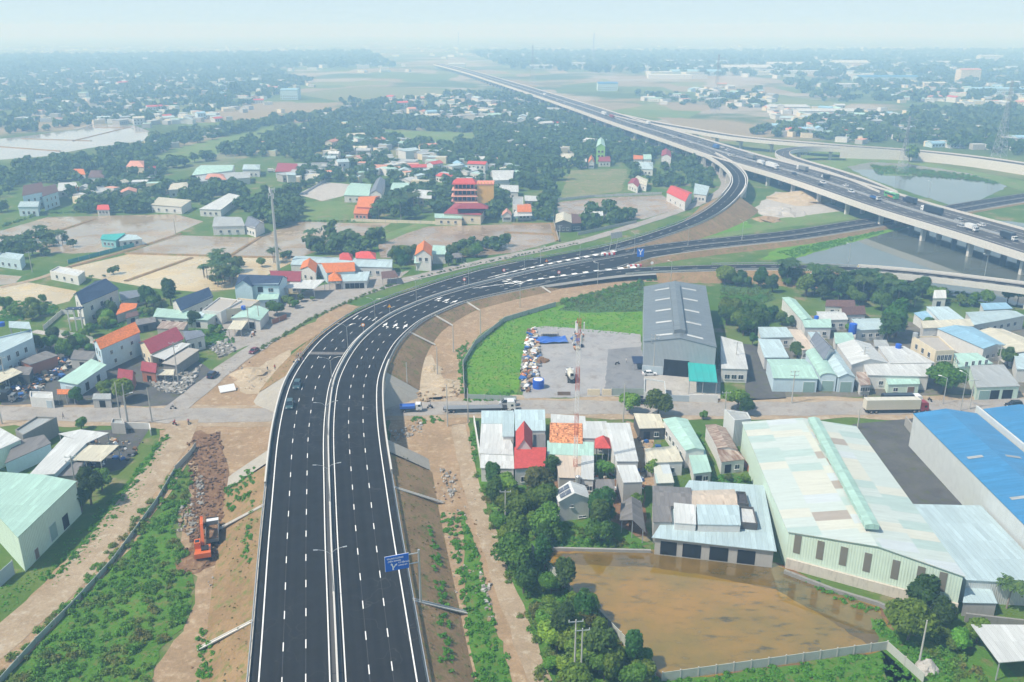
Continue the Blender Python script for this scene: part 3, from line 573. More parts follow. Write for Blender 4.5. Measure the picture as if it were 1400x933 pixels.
# ------------------------------------------------------------ buildings
RF = {'white': metal('white_sheet', (.54,.56,.555), .06, 1.0, .12), 'mint': metal('mint_sheet', (.38,.57,.50), 0, 1.1), 'pale': metal('pale_blue_sheet', (.42,.535,.57), 0, 1.1), 'cream': metal('cream_sheet', (.56,.53,.42), .15),
      'sky': metal('light_blue_sheet', (.27,.47,.62), 0, 1.1), 'blue': metal('blue_sheet', (.045,.205,.41), 0, 1.1, .08), 'grey': metal('grey_sheet', (.15,.18,.205), 0, 1.1, .1), 'lgrey': metal('light_grey_sheet', (.36,.385,.39), .08), 'rust': metal('rusty_sheet', (.50,.44,.38), .75, 1.2, .3),
      'tan': metal('tan_sheet', (.56,.47,.38), .2), 'asb': metal('fibre_cement_sheet', (.17,.165,.165), .05, .9, .2, .8), 'teal': metal('teal_awning', (.03,.36,.34), 0, 2., .05), 'patch': patchm('patched_factory_sheet', ((.47,.535,.51),(.53,.54,.475),(.38,.485,.46),(.49,.545,.565),(.35,.31,.27))), 'slate': metal('slate_grey_roof', (.16,.18,.22), 0, .8),
      'orange': tile('orange_tile', (.56,.17,.05)), 'red': tile('red_tile', (.50,.075,.065), .15), 'maroon': tile('maroon_tile', (.27,.05,.065), .15), 'navy': tile('navy_tile', (.035,.06,.115)), 'brown': tile('brown_tile', (.13,.075,.065)), 'dgrey': tile('charcoal_tile', (.07,.07,.08)), 'brick': tile('loose_orange_tiles', (.58,.24,.11), .7), 'conc': plain('roof_concrete', (.37,.35,.32), .9, .2, dirt=.6), 'salmon': tile('salmon_tile', (.55,.27,.2))}
WL = {'white': wallm('white_wall', (.60,.60,.585)), 'cream': wallm('cream_wall', (.66,.58,.43)), 'grey': wallm('grey_wall', (.40,.39,.37), .6), 'mint': wallm('mint_wall', (.55,.68,.58), .35, .5), 'pale': wallm('pale_blue_wall', (.50,.63,.70), .3), 'gsheet': wallm('grey_sheet_wall', (.30,.34,.37), .3, .4), 'lsheet': wallm('light_sheet_wall', (.52,.55,.55), .35, .4), 'green': wallm('lime_wall', (.30,.62,.16), .2), 'brick': wallm('brick_wall', (.36,.15,.09), .5), 'dark': wallm('dark_wall', (.09,.09,.09), .4), 'yellow': wallm('yellow_wall', (.72,.42,.10), .25), 'coral': wallm('coral_wall', (.62,.23,.15), .25), 'aqua': wallm('aqua_wall', (.22,.47,.5), .4), 'stone': wallm('stained_stone', (.25,.245,.23), .8)}
GL = glassm('window_glass'); FRM = plain('window_frame_paint', (.62,.63,.63), .5, .05, dirt=0); SH = plain('roller_shutter', (.24,.36,.34), .5, .1, dirt=.2); DK = plain('dark_opening', (.012,.012,.013), .9, .1, dirt=0); WOODD = plain('door_paint', (.20,.14,.10), .6, .1); GATE = plain('gate_paint', (.38,.45,.5), .5, .1); POST = plain('post_steel', (.34,.35,.36), .6, .1, dirt=.3)
BLD = []
def inset(poly, d):
    "poly counter-clockwise, edges moved in by d"
    n = len(poly); out = []
    for i in range(n):
        p, a, b = Vector(poly[i]), Vector(poly[i-1]), Vector(poly[(i+1)%n])
        e0 = (p-a).normalized(); e1 = (b-p).normalized(); n0 = Vector((-e0.y, e0.x)); n1 = Vector((-e1.y, e1.x)); k = max(.35, 1+n0.dot(n1))
        out.append((p+(n0+n1)*(d/k)).to_tuple())
    return out
def slab(mb, polys, t, mat, edge=None):
    "roof planes to one closed slab of thickness t"
    cnt = {}
    kk = lambda p: (round(p[0],3), round(p[1],3), round(p[2],3))
    for p in polys:
        for i in range(len(p)): cnt.setdefault(frozenset((kk(p[i]), kk(p[(i+1)%len(p)]))), []).append(1)
    for p in polys:
        mb.face(p, mat); mb.face([(x,y,z-t) for x, y, z in p][::-1], edge or mat)
        for i in range(len(p)):
            a, b = p[i], p[(i+1)%len(p)]
            if len(cnt[frozenset((kk(a), kk(b)))]) == 1: mb.face([(a[0],a[1],a[2]-t),(b[0],b[1],b[2]-t),b,a], edge or mat)
def put_win(parent, a, b, f, z, w, h, kind='window', bars=1):
    "an opening on the wall a->b (outward is to the right), fraction f along, sill z"
    a, b = Vector((*a,0)), Vector((*b,0)); e = (b-a).normalized(); n = Vector((e.y, -e.x, 0)); c = a.lerp(b, f)+Vector((0,0,z+h/2)); rz = math.atan2(e.y, e.x)
    mb = MB()
    if kind == 'window':
        mb.box(c+n*.03, (w+.16, .1, h+.16), FRM, rz); mb.box(c+n*.075, (w, .05, h), GL, rz)
        for k in range(bars): mb.box(c+n*.11+e*(w*((k+1)/(bars+1)-.5)), (.06,.04,h), FRM, rz)
        mb.box(c+n*.12-Vector((0,0,h/2+.1)), (w+.3, .24, .07), FRM, rz)
    elif kind == 'opening': mb.box(c+n*.02, (w, .06, h), DK, rz)
    elif kind == 'shutter':
        mb.box(c+n*.03, (w+.2, .1, h+.12), FRM, rz); mb.box(c+n*.09, (w, .06, h), SH, rz)
    elif kind == 'strip': mb.box(c+n*.03, (w, .08, h), SLAT, rz)
    else: mb.box(c+n*.03, (w+.14, .1, h+.08), FRM, rz); mb.box(c+n*.08, (w, .06, h), WOODD if kind == 'door' else GATE, rz)
    return mb.build('window' if kind in ('window','strip') else 'door' if kind in ('door','shutter','gate') else 'opening', parent)
SLAT = plain('louvre_slats', (.17,.16,.13), .7, .1, dirt=.3)
def house(name, label, quad, h, roof='gable', rc='white', wc='white', rh=1.2, ridge='ab', over=.35, z0=0., wins=(), cat=None, t=.14, zq=None, world=False, openw=False, top='white', group=None, fr=.5, chim=0):
    """quad: eave corners in the photograph (near-left, near-right, far-right, far-left), eave height h.
    wins: list of (side, fraction, sill, width, height[, kind]); side 0 is the near one, then counter-clockwise"""
    q = quad if world else [G(x, y, zq or h).xy.to_tuple() for x, y in quad]
    if len(q) == 3:
        a, b, c = map(Vector, q); e = (b-a).normalized(); n = Vector((-e.y, e.x)); dd = (c-b).dot(n); q = [a.to_tuple(), b.to_tuple(), (b+n*dd).to_tuple(), (a+n*dd).to_tuple()]
    ctr = Vector((sum(p[0] for p in q)/4, sum(p[1] for p in q)/4)); q = [(p[0]-ctr.x, p[1]-ctr.y) for p in q]
    r = thing(name, label, cat or name.split('_')[-1], (ctr.x, ctr.y, z0), 0, group); BLD.append((r, [(p[0]+ctr.x, p[1]+ctr.y) for p in q], h))
    h -= z0; roofm, wallm_ = RF[rc], WL[wc]; V2 = lambda i: Vector(q[i]); mid = lambda i, j, f=.5: V2(i).lerp(V2(j), f)
    v3 = lambda p, z: (p[0], p[1], z)
    A, B_, C, D = q
    if roof in ('gable', 'vault') and ridge == 'bc': m0, m1 = mid(0,1,fr), mid(3,2,fr)
    else: m0, m1 = mid(0,3,fr), mid(1,2,fr)
    def zr(p):
        p = Vector(p)
        if roof == 'shed':
            e = (V2(1)-V2(0)).normalized(); n = Vector((-e.y, e.x)); L = max(.1, (V2(3)-V2(0)).dot(n)); return h+rh*min(1, max(0, (p-V2(0)).dot(n)/L))
        if roof in ('gable', 'vault'):
            e = (m1-m0).normalized(); n = Vector((-e.y, e.x)); dst = abs((p-m0).dot(n)); half = max(.1, abs((V2(0)-m0).dot(n)) if (p-m0).dot(n)*(V2(0)-m0).dot(n) > 0 else abs(((V2(3) if ridge != 'bc' else V2(1))-m0).dot(n)))
            u = min(1, dst/half); return h+rh*(1-u if roof == 'gable' else math.sqrt(max(0, 1-u*u)))
        return h
    mb = MB(); W4 = inset(q, over)
    if not openw:
        wp = []; wz = []
        for i in range(4):
            j = (i+1)%4; wp.append(W4[i]); wz.append(zr(W4[i])-t-.02)
            gab = (i in (1,3) and ridge != 'bc') or (i in (0,2) and ridge == 'bc')
            if roof in ('gable','vault') and gab:
                a, b = Vector(W4[i]), Vector(W4[j])
                e = (m1-m0).normalized(); n = Vector((-e.y, e.x)); da, db = (a-m0).dot(n), (b-m0).dot(n); f = da/(da-db) if abs(da-db) > 1e-6 else .5
                ks = [f] if roof == 'gable' else [f*.3, f*.6, f, f+(1-f)*.4, f+(1-f)*.7]
                for g in ks: p = a.lerp(b, g); wp.append(p.to_tuple()); wz.append(zr(p)-t-.02)
        if roof == 'flat': wz = [h+.45]*4
        mb.prism(wp, 0, wz, wallm_, cap=False)
        if roof == 'flat':
            I2 = inset(W4, .22); n = 4
            for i in range(4): j = (i+1)%4; mb.face([v3(W4[i],h+.45), v3(W4[j],h+.45), v3(I2[j],h+.45), v3(I2[i],h+.45)], wallm_); mb.face([v3(I2[j],h), v3(I2[i],h), v3(I2[i],h+.45), v3(I2[j],h+.45)], wallm_)
        mb.build('wall', r)
    else:
        me = None
        for i in range(4):
            for f in ((0,.5) if i in (0,2) else (0,)):
                p = Vector(W4[i]).lerp(Vector(W4[(i+1)%4]), f); m2 = MB(); m2.box((p.x, p.y, (zr(p)-t)/2), (.16,.16,zr(p)-t-.01), POST); m2.build('post', r)
    mb = MB()
    if roof == 'flat': I2 = inset(W4, .22); mb.face([v3(p, h-.02) for p in I2], roofm)
    elif roof == 'shed': slab(mb, [[v3(A,zr(A)), v3(B_,zr(B_)), v3(C,zr(C)), v3(D,zr(D))]], t, roofm)
    elif roof == 'gable':
        a0, a1 = v3(m0, h+rh), v3(m1, h+rh)
        if ridge == 'bc': slab(mb, [[v3(A,h), a0, a1, v3(D,h)], [a0, v3(B_,h), v3(C,h), a1]], t, roofm)
        else: slab(mb, [[v3(A,h), v3(B_,h), a1, a0], [a0, a1, v3(C,h), v3(D,h)]], t, roofm)
    elif roof == 'vault':
        n = 10; pr = []
        for k in range(n+1):
            f = k/n; p0 = (mid(0,1,f) if ridge == 'bc' else mid(0,3,f)); p1 = (mid(3,2,f) if ridge == 'bc' else mid(1,2,f)); z = h+rh*math.sqrt(max(0, 1-(2*f-1)**2)); pr.append((v3(p0,z), v3(p1,z)))
        slab(mb, [[pr[k][0], pr[k+1][0], pr[k+1][1], pr[k][1]] for k in range(n)], t, roofm)
    elif roof in ('hip', 'pyr'):
        f = .5 if roof == 'pyr' else .3; a0, a1 = v3(m0.lerp(m1, f), h+rh), v3(m1.lerp(m0, f), h+rh)
        if roof == 'pyr': slab(mb, [[v3(q[i],h), v3(q[(i+1)%4],h), a0] for i in range(4)], t, roofm)
        else: slab(mb, [[v3(A,h), v3(B_,h), a1, a0], [v3(B_,h), v3(C,h), a1], [v3(C,h), v3(D,h), a0, a1], [v3(D,h), v3(A,h), a0]], t, roofm)
    mb.build('roof', r)
    for w in wins:
        s_, f, z, ww, hh = w[:5]; put_win(r, W4[s_], W4[(s_+1)%4], f, z, ww, hh, w[5] if len(w) > 5 else 'window')
    r['_w'] = 0; del r['_w']; r_ = r; return r_
def row(side, n, z, w=1.2, h=1.3, kind='window', f0=.1, f1=.9): return [(side, f0+(f1-f0)*(i+.5)/n, z, w, h, kind) for i in range(n)]
def part(parent, name, mb): # world-space mesh under a thing
    o = mb.build(name, parent); o.location = -Vector(parent.location); return o
def vent(parent, p0, p1, z0, z1, w, h, mat, name='ridge_vent'):
    a, b = G(*p0, z0), G(*p1, z1); mb = MB(); e = (b-a).normalized(); n = Vector((-e.y, e.x, 0)).normalized()*w/2; u = Vector((0,0,h))
    A = [a-n, a-n+u, a+u*1.35, a+n+u, a+n]; B_ = [p+(b-a) for p in A]
    for i in range(4): mb.face([A[i], A[i+1], B_[i+1], B_[i]], mat)
    mb.face(A, mat); mb.face(B_, mat); return part(parent, name, mb)
# --- right foreground
f = house('factory_shed', 'huge patchy mint and white roofed factory shed standing over the brown pond', [(1077,727),(1321,789),(1171,583),(1014,577)], 8, 'gable', 'patch', 'mint', 1.7, 'bc', .3, fr=.52,
    wins=[(0,x,3.6,1.3,4.0,'strip') for x in (.06,.2,.34,.48,.64,.78,.9)], cat='factory')
vent(f, (1192,724), (1112,576), 10.3, 9.9, 2.6, .9, RF['mint'])
mb = MB(); a, b = [Vector((*f.location.xy,0))*0+Vector((*p,0)) for p in BLD[-1][1][:2]]
e = (b-a).normalized(); n = Vector((e.y,-e.x,0)); M_st = wallm('mouldy_plinth', (.5,.46,.40), 1.0)
mb.box(a.lerp(b,.5)+n*.02+Vector((0,0,1.1)), ((b-a).length-.7, .5, 2.2), M_st, math.atan2(e.y,e.x)); part(f, 'plinth', mb)
house('lean_to', 'long light blue lean-to roof joined to the right side of the factory shed', [(1321,793),(1445,800),(1342,689),(1248,687)], 5, 'shed', 'pale', 'lsheet', -.4, over=.2, cat='shed')
house('lean_to', 'small low pale lean-to at the corner below the factory shed', [(1316,824),(1364,825),(1350,795),(1322,793)], 3, 'shed', 'pale', 'grey', .3, over=.15, cat='shed')
house('canopy', 'white flat canopy at the lower right corner beside dark bushes', [(1366,906),(1480,897),(1460,856),(1327,855)], 4, 'shed', 'white', 'grey', .2, openw=True, cat='canopy')
b1 = house('warehouse', 'blue roofed warehouse with a long pale grey wall beside the dark yard', [(99,112),(116.5,112),(116.5,201),(100.5,201)], 9, 'gable', 'blue', 'lsheet', 1.3, 'bc', .15, world=True, cat='warehouse')
b2 = house('warehouse', 'blue roofed warehouse at the right edge behind the parapet of its blue neighbour', [(118,118),(137,118),(137,203),(119,203)], 9.3, 'gable', 'blue', 'lsheet', 1.3, 'bc', .15, world=True, cat='warehouse')
for b_, xs in ((b1, (103.5,112)), (b2, (122.5,132))):
    for y in (140,158,176):
        for x in xs:
            mb = MB(); dx = abs(x-(108.1 if b_ is b1 else 128)); z = (10.3-dx*1.3/8.4 if b_ is b1 else 10.6-dx*1.3/9.4)+.05; s_ = 1 if x < (108 if b_ is b1 else 128) else -1
            mb.box((x, y, z), (3.4, 1., .06), RF['lgrey'], 0, 0, -s_*.15); part(b_, 'skylight', mb)
mb = MB(); mb.box((117.3,160,5.1), (.5,86,10.2), WL['lsheet']); part(b1, 'parapet_wall', mb)
house('workshop', 'large white roofed open-fronted workshop on the edge of the brown pond', [(891,735),(1062,754),(1044,668),(942,661)], 4.2, 'shed', 'pale', 'grey', .8, over=.5, wins=[(0,.12,.3,3.2,3,'opening'),(0,.32,.3,3.6,3,'opening'),(0,.55,.3,3.6,3,'opening'),(0,.78,.3,3.4,3,'opening')], cat='workshop')
house('shed', 'dark grey corrugated shed roof at the left of the pondside workshop', [(892,691),(946,693),(945,667),(892,664)], 5.4, 'gable', 'asb', 'grey', .8, cat='shed', over=.2)
house('shed', 'tan corrugated roof raised behind the pondside workshop', [(946,693),(1009,691),(1004,669),(945,671)], 5.5, 'gable', 'tan', 'white', .7, cat='shed', over=.2)
house('shed', 'square white raised roof on the pondside workshop', [(922,715),(952,717),(951,692),(921,689)], 6, 'shed', 'white', 'white', .3, cat='shed', over=.1, z0=4)
house('shed', 'wide white raised roof on the pondside workshop', [(954,717),(1013,718),(1010,693),(952,692)], 6.1, 'shed', 'pale', 'white', .4, cat='shed', over=.1, z0=4)
house('shed', 'small dark grey roof at the pond end of the workshop', [(893,714),(919,714),(917,693),(892,693)], 5.1, 'shed', 'asb', 'grey', .3, cat='shed', over=.15)
for k, (quad, c, lab) in enumerate((([(1008,690),(1024,692),(1019,675),(1006,674)], 'dgrey', 'black framed square roof hatch on the workshop by the pond'), ([(1012,717),(1036,719),(1030,696),(1010,694)], 'white', 'white roof hatch in a dark frame on the workshop'))):
    house('roof_hatch', lab, quad, 5.5, 'flat', c, 'dark', z0=4.4, over=.02, cat='roof hatch')
# solar house
sh = house('house', 'small white gabled house with solar panels on its roof among trees', [(763,687),(808,682),(800,664),(758,671)], 5, 'gable', 'white', 'white', 1.8, 'bc', .3, wins=[(0,.42,3.3,.6,.5),(0,.78,.5,1.6,.35)])
def on_roof(parent, quadc, name, mat, lift=.1):
    mb = MB(); mb.face([tuple(p) for p in quadc], mat); return part(parent, name, mb)
q_ = BLD[-1][1]; Aq, Bq, Cq, Dq = [Vector((*p,5)) for p in q_]; m0, m1 = Aq.lerp(Bq,.5)+Vector((0,0,1.8)), Dq.lerp(Cq,.5)+Vector((0,0,1.8))
SOL = plain('solar_cell', (.015,.03,.07), .2, .1, .6, dirt=0)
for f0, f1 in ((.12,.42),(.52,.82)):
    mb = MB(); up = Vector((-.1,.0,.14)); P4 = [Aq.lerp(Dq,f0).lerp(m0.lerp(m1,f0),u) for u in (.2,.85)]+[Aq.lerp(Dq,f1).lerp(m0.lerp(m1,f1),u) for u in (.85,.2)]
    slab(mb, [[tuple(p+up) for p in P4]], .06, SOL, FRM)
    for k in (1,2,3): a, b = P4[0].lerp(P4[3],k/4)+up, P4[1].lerp(P4[2],k/4)+up; mb.tube(a+Vector((0,0,.02)), b+Vector((0,0,.02)), .03, FRM, n=4)
    a, b = P4[0].lerp(P4[1],.5)+up, P4[3].lerp(P4[2],.5)+up; mb.tube(a+Vector((0,0,.02)), b+Vector((0,0,.02)), .03, FRM, n=4)
    so_ = mb.build('solar_panel'); tag(so_, 'dark blue solar panel on the small white house, the one nearer the %s' % ('pond' if f0 < .3 else 'street'), 'solar panel')
# white cluster south of the street
S = [
 ('white corner roof beside the dirt track at the street', [(658,579),(702,579),(702,563),(658,563)], 4.2, 'shed','pale','white',.3),
 ('white flat roof second from the street along the dirt track', [(656,607),(701,608),(687,578),(658,577)], 3.9, 'shed','white','white',.2),
 ('tall pale blue strip roof overlapping the white roofs by the track', [(687,597),(703,597),(703,564),(687,564)], 4.9, 'shed','pale','white',.2),
 ('white roof third from the street along the dirt track', [(655,620),(702,622),(701,608),(656,607)], 4.1, 'shed','white','white',.25),
 ('white roof with a grey wall at the end of the row along the track', [(657,640),(703,641),(702,622),(657,621)], 3.7, 'shed','white','white',.2),
 ('pale square roof facing the street behind the red gable', [(704,589),(746,589),(745,562),(703,562)], 4.6, 'shed','pale','white',.4),
 ('brown slatted pergola roof right of the red gable', [(729,615),(746,615),(746,590),(729,590)], 3.4, 'shed','asb','grey',.1),
 ('thin white roof strip on the street side of the loose orange tiles', [(753,578),(801,580),(800,570),(753,567)], 4.0, 'shed','white','white',.2),
 ('bright white roof right of the orange tile roof', [(797,599),(833,600),(829,577),(797,577)], 4.4, 'shed','white','white',.2),
 ('mint white roof below the orange tile roof', [(748,621),(812,624),(812,606),(748,604)], 3.9, 'shed','mint','white',.3),
 ('flat tan roof at the trees behind the orange tile roof', [(764,653),(794,654),(795,623),(759,621)], 3.7, 'shed','tan','grey',.1),
 ('narrow white roof beside the flat tan roof', [(794,655),(812,656),(812,624),(795,623)], 3.9, 'shed','white','white',.1),
 ('rusty edged cream shed at the street among parked motorbikes', [(874,586),(909,585),(902,568),(866,567)], 3.4, 'shed','cream','dark',.4),
 ('white roof with a rust patch behind the dirt yard', [(885,633),(934,631),(924,611),(881,615)], 3.8, 'shed','cream','white',.3),
 ('small broken white roof below the rust patched one', [(897,661),(922,660),(915,636),(893,637)], 3, 'shed','patch','grey',.2),
 ('grey corrugated hut roof in the trees', [(814,675),(841,674),(840,657),(814,657)], 3, 'shed','asb','grey',.3),
 ('low mint roof at the back of the long mint shed', [(948,648),(973,645),(964,616),(940,617)], 3.2, 'shed','mint','white',.2),
 ('low block with a rusty roof below the rust striped shed', [(986,632),(1019,628),(1009,617),(980,615)], 3.4, 'shed','rust','white',.3),
]
for lab, quad, h, rf, rc, wc, rh in S: house('shed', lab, quad, h, rf, rc, wc, rh, over=.15, cat='shed', wins=[(0,.3,.2,1.6,2.2,'opening'),(0,.7,1,1.1,1.1)] if wc in ('white','dark') else ())
r1 = house('house', 'house with a tall red gable roof facing the street', [(705,616),(728,616),(728,590),(705,590)], 5, 'gable','red','white',3, 'bc', .2)
house('house', 'broad low red roof below the tall red gable', [(703,641),(745,638),(747,615),(703,615)], 4.6, 'shed','red','white',.7, over=.2, wins=[(0,.3,1,1.2,1.2),(0,.7,1,1.2,1.2)])
house('tile_roofed_shed', 'shed roofed with loose mottled orange tiles', [(751,605),(797,607),(796,580),(752,579)], 4.2, 'shed','brick','grey',.2, over=.1, cat='shed')
pv_ = house('pavilion', 'little square pavilion with a bright red pyramid roof', [(813,613),(835,613),(835,600),(813,600)], 4, 'pyr','red','white',2.2, openw=True, over=.5, cat='pavilion')
house('hall', 'long white roofed hall running back from the street', [(843,631),(873,631),(861,579),(827,579)], 5, 'shed','white','white',.15, over=.15, wins=row(0,2,1,1,1), cat='hall')
house('hall', 'tall white block with bare grey walls at the end of the white hall', [(852,660),(879,659),(869,637),(843,637)], 6, 'shed','white','grey',.2, over=.1, cat='block')
house('hall', 'long mint roofed shed running back from the street', [(937,616),(964,615),(940,573),(906,573)], 4.8, 'gable','mint','white',.6, 'bc', .2, wins=row(3,5,1.5,1.2,1.2), cat='shed')
house('shed', 'shed with a red and white rust striped roof beside the factory', [(981,613),(1009,615),(992,585),(964,581)], 4, 'gable','rust','white',.6,'bc',.2, cat='shed')
house('block', 'pale grey block at the street corner of the factory', [(1004,577),(1027,575),(1022,566),(990,562)], 7, 'flat','lgrey','lsheet', over=.05, cat='block')
house('barn', 'dark grey barn with a ridged roof by the pond trees', [(847,711),(883,728),(877,686),(849,688)], 3.3, 'gable','asb','grey',1.5,'bc',.5, openw=True, cat='barn')
# --- grey warehouse and yard
g = house('warehouse', 'tall dark grey warehouse with a ridged roof behind the gravel yard', [(880,467),(980,475),(965,391),(880,392)], 10.5, 'gable','grey','gsheet',2,'bc',.15, cat='warehouse', fr=.5,
    wins=[(0,.47,.1,7.5,5.2,'opening'),(0,.14,.1,6.2,2.6,'gate')])
vent(g, (929.5,456), (922,391), 12.3, 12.2, 3.4, 1., RF['grey'])
q_ = [Vector((*p,10.5)) for p in BLD[-1][1]]; m0, m1 = q_[0].lerp(q_[1],.5)+Vector((0,0,2)), q_[3].lerp(q_[2],.5)+Vector((0,0,2))
for k in range(5):
    for sd in (0,1):
        f0 = .06+k*.2; e0, e1 = (q_[0],q_[3]) if sd == 0 else (q_[1],q_[2]); mb = MB(); l = Vector((0,0,.08))
        slab(mb, [[tuple(e0.lerp(e1,f_).lerp(m0.lerp(m1,f_),u)+l) for f_, u in ((f0,.35),(f0,.8),(f0+.022,.8),(f0+.022,.35))][::(1 if sd else -1)]], .05, RF['white']); part(g, 'skylight', mb)
mb = MB(); a, b = G(927,524), G(942,496); mb.box(G(924,505)+Vector((0,-3,6.3)), (9,4,.25), RF['white'], 0, .12); part(g, 'door_canopy', mb)
house('awning', 'teal sheet awning in front of the grey warehouse', [(942,521),(981,523),(977,497),(940,496)], 4.2, 'shed','teal','grey',.8, openw=True, over=.2, cat='awning')
house('gatehouse', 'small pale gatehouse at the left corner of the grey warehouse', [(880,538),(911,545),(909,523),(881,519)], 3, 'flat','conc','lsheet', over=.02, wins=[(0,.3,.9,1.8,1.2),(0,.8,.1,1,2,'door')], cat='gatehouse')
house('house', 'narrow white roofed house right of the grey warehouse', [(986,504),(1023,505),(1015,470),(985,462)], 4.5, 'shed','white','white',.6, over=.2, wins=row(0,3,1.2,1.4,1.3))
# --- right middle cluster
S = [
 ('long_shed','long mint roof running back from the palms right of the meadow', [(1096,438),(1112,437),(1087,409),(1069,407)], 4.5,'gable','mint','white',.6,'bc'),
 ('shed','white roof with a blue tank beside the long mint roof', [(1120,438),(1160,437),(1151,426),(1116,426)], 4,'gable','white','white',.7,'ab'),
 ('shed','low mint roof joining two pale sheds near the palms', [(1100,448),(1137,448),(1136,437),(1096,438)], 4.2,'shed','mint','white',.3,'ab'),
 ('shed','wide pale roof left of the big dark tree', [(1172,452),(1210,450),(1217,435),(1164,436)], 4,'gable','pale','white',.7,'ab'),
 ('house','brown tiled house half hidden behind palms', [(1128,419),(1170,420),(1166,411),(1130,411)], 3.8,'gable','brown','white',1.4,'ab'),
 ('house','brown gabled house right of its brown twin', [(1152,431),(1184,430),(1179,418),(1147,421)], 3.8,'gable','brown','white',1.6,'ab'),
 ('shed','white roof right beside the narrow white house by the grey warehouse', [(1040,462),(1086,461),(1075,449),(1036,449)], 3.8,'shed','pale','white',.5,'ab'),
 ('shed','rusty tan roof squeezed between white and slate roofs', [(1097,479),(1113,477),(1095,452),(1078,451)], 4,'shed','tan','white',.3,'ab'),
 ('shed','pale blue roof beside a round green tree', [(1045,489),(1079,489),(1066,466),(1036,465)], 4,'shed','pale','white',.5,'ab'),
 ('garage','pale garage with a green roller door on the street', [(1057,517),(1119,518),(1100,491),(1048,491)], 4.4,'gable','mint','pale',1,'ab'),
 ('garage','arched mint garage with a green roller door on the street', [(1121,515),(1145,516),(1123,480),(1101,482)], 4.6,'vault','mint','pale',1.2,'bc'),
 ('garage','gabled pale garage right of the arched one', [(1146,516),(1170,516),(1143,478),(1126,490)], 4.8,'gable','pale','pale',1.2,'bc'),
 ('shed','steep slate grey gable rising behind the garages', [(1126,492),(1142,479),(1122,459),(1107,466)], 6,'gable','slate','white',2.4,'bc'),
 ('hall','bright white hall with a stepped ridge', [(1164,499),(1214,496),(1190,470),(1144,471)], 5,'gable','white','white',1.6,'bc'),
 ('hall','very wide white roof in the middle of the sheds', [(1217,497),(1279,496),(1236,475),(1200,475)], 5,'shed','white','white',.4,'ab'),
 ('hall','long white roof nearest the street among the sheds', [(1186,513),(1270,515),(1274,497),(1179,497)], 4.4,'shed','white','white',.4,'ab'),
 ('house','two storey pale house with a row of dark windows above the sheds', [(1279,482),(1306,481),(1284,461),(1246,461)], 7,'flat','conc','cream',0,'ab'),
 ('kiosk','small mint building with a tan door facing the street', [(1214,526),(1258,525),(1255,517),(1210,517)], 3.2,'gable','mint','mint',.6,'ab'),
 ('hall','long pale hall at the edge of the reeds', [(1285,438),(1320,437),(1296,421),(1266,421)], 5,'shed','pale','white',.5,'ab'),
 ('shed','low blue lean-to left of the pale reed hall', [(1262,438),(1283,436),(1265,426),(1249,429)], 3.6,'shed','sky','white',.3,'ab'),
 ('hall','long white hall with small square windows at the right edge', [(1330,445),(1402,432),(1375,424),(1320,427)], 5,'gable','pale','white',.7,'ab'),
 ('hall','narrow cream roof crossing above the blue striped roof', [(1262,449),(1332,446),(1326,437),(1259,440)], 5.2,'shed','cream','sky' if 0 else 'white',.3,'ab'),
 ('hall','light blue roof with a dark worn side', [(1345,477),(1376,472),(1330,447),(1281,449)], 5,'gable','sky','white',.9,'bc'),
 ('hall','broad cream mint roof at the right edge', [(1385,483),(1450,480),(1370,450),(1337,452)], 4.8,'gable','cream','white',.8,'bc'),
 ('shed','mint lean-to roof below the pale two storey house', [(1311,502),(1358,497),(1336,484),(1300,485)], 4.6,'shed','mint','mint',.4,'ab'),
 ('shop','shop with a wide white roof and dark shutters at the street on the right', [(1335,530),(1395,528),(1372,501),(1325,502)], 4,'shed','lgrey','mint',.6,'ab'),
 ('shed','small rusty white shed between the garages and the kiosk', [(1176,527),(1191,526),(1186,510),(1170,510)], 3.4,'shed','rust','white',.3,'ab'),
 ('shed','long pale roof far right above the shop', [(1390,505),(1460,505),(1440,478),(1386,487)], 4.4,'shed','pale','white',.5,'ab'),
]
for nm, lab, quad, h, rf, rc, wc, rh, rd_ in S:
    w = ()
    if nm == 'garage': w = [(0,.5 if 'arched' in lab or 'gabled' in lab else .82,.05,3.2,3.2,'shutter')]
    elif nm == 'shop': w = [(0,.2,.05,3,2.8,'shutter'),(0,.45,.05,2.6,2.8,'opening'),(0,.75,.05,3,2.8,'opening')]
    elif 'two storey' in lab: w = row(0,4,4.2,.9,1.7)+row(3,3,4.2,1.2,1.5)+row(0,3,1,1,1.5)
    elif nm == 'kiosk': w = [(0,.75,.05,2,2.2,'door'),(0,.25,1,1.2,1)]
    elif 'square windows' in lab: w = row(0,6,2,1.2,1.2)
    else: w = row(0,3,1.4,1.1,1.1)
    house(nm, lab, quad, h, rf, rc, wc, rh, rd_, .2, wins=w, cat='house' if nm == 'house' else nm.replace('_',' '))
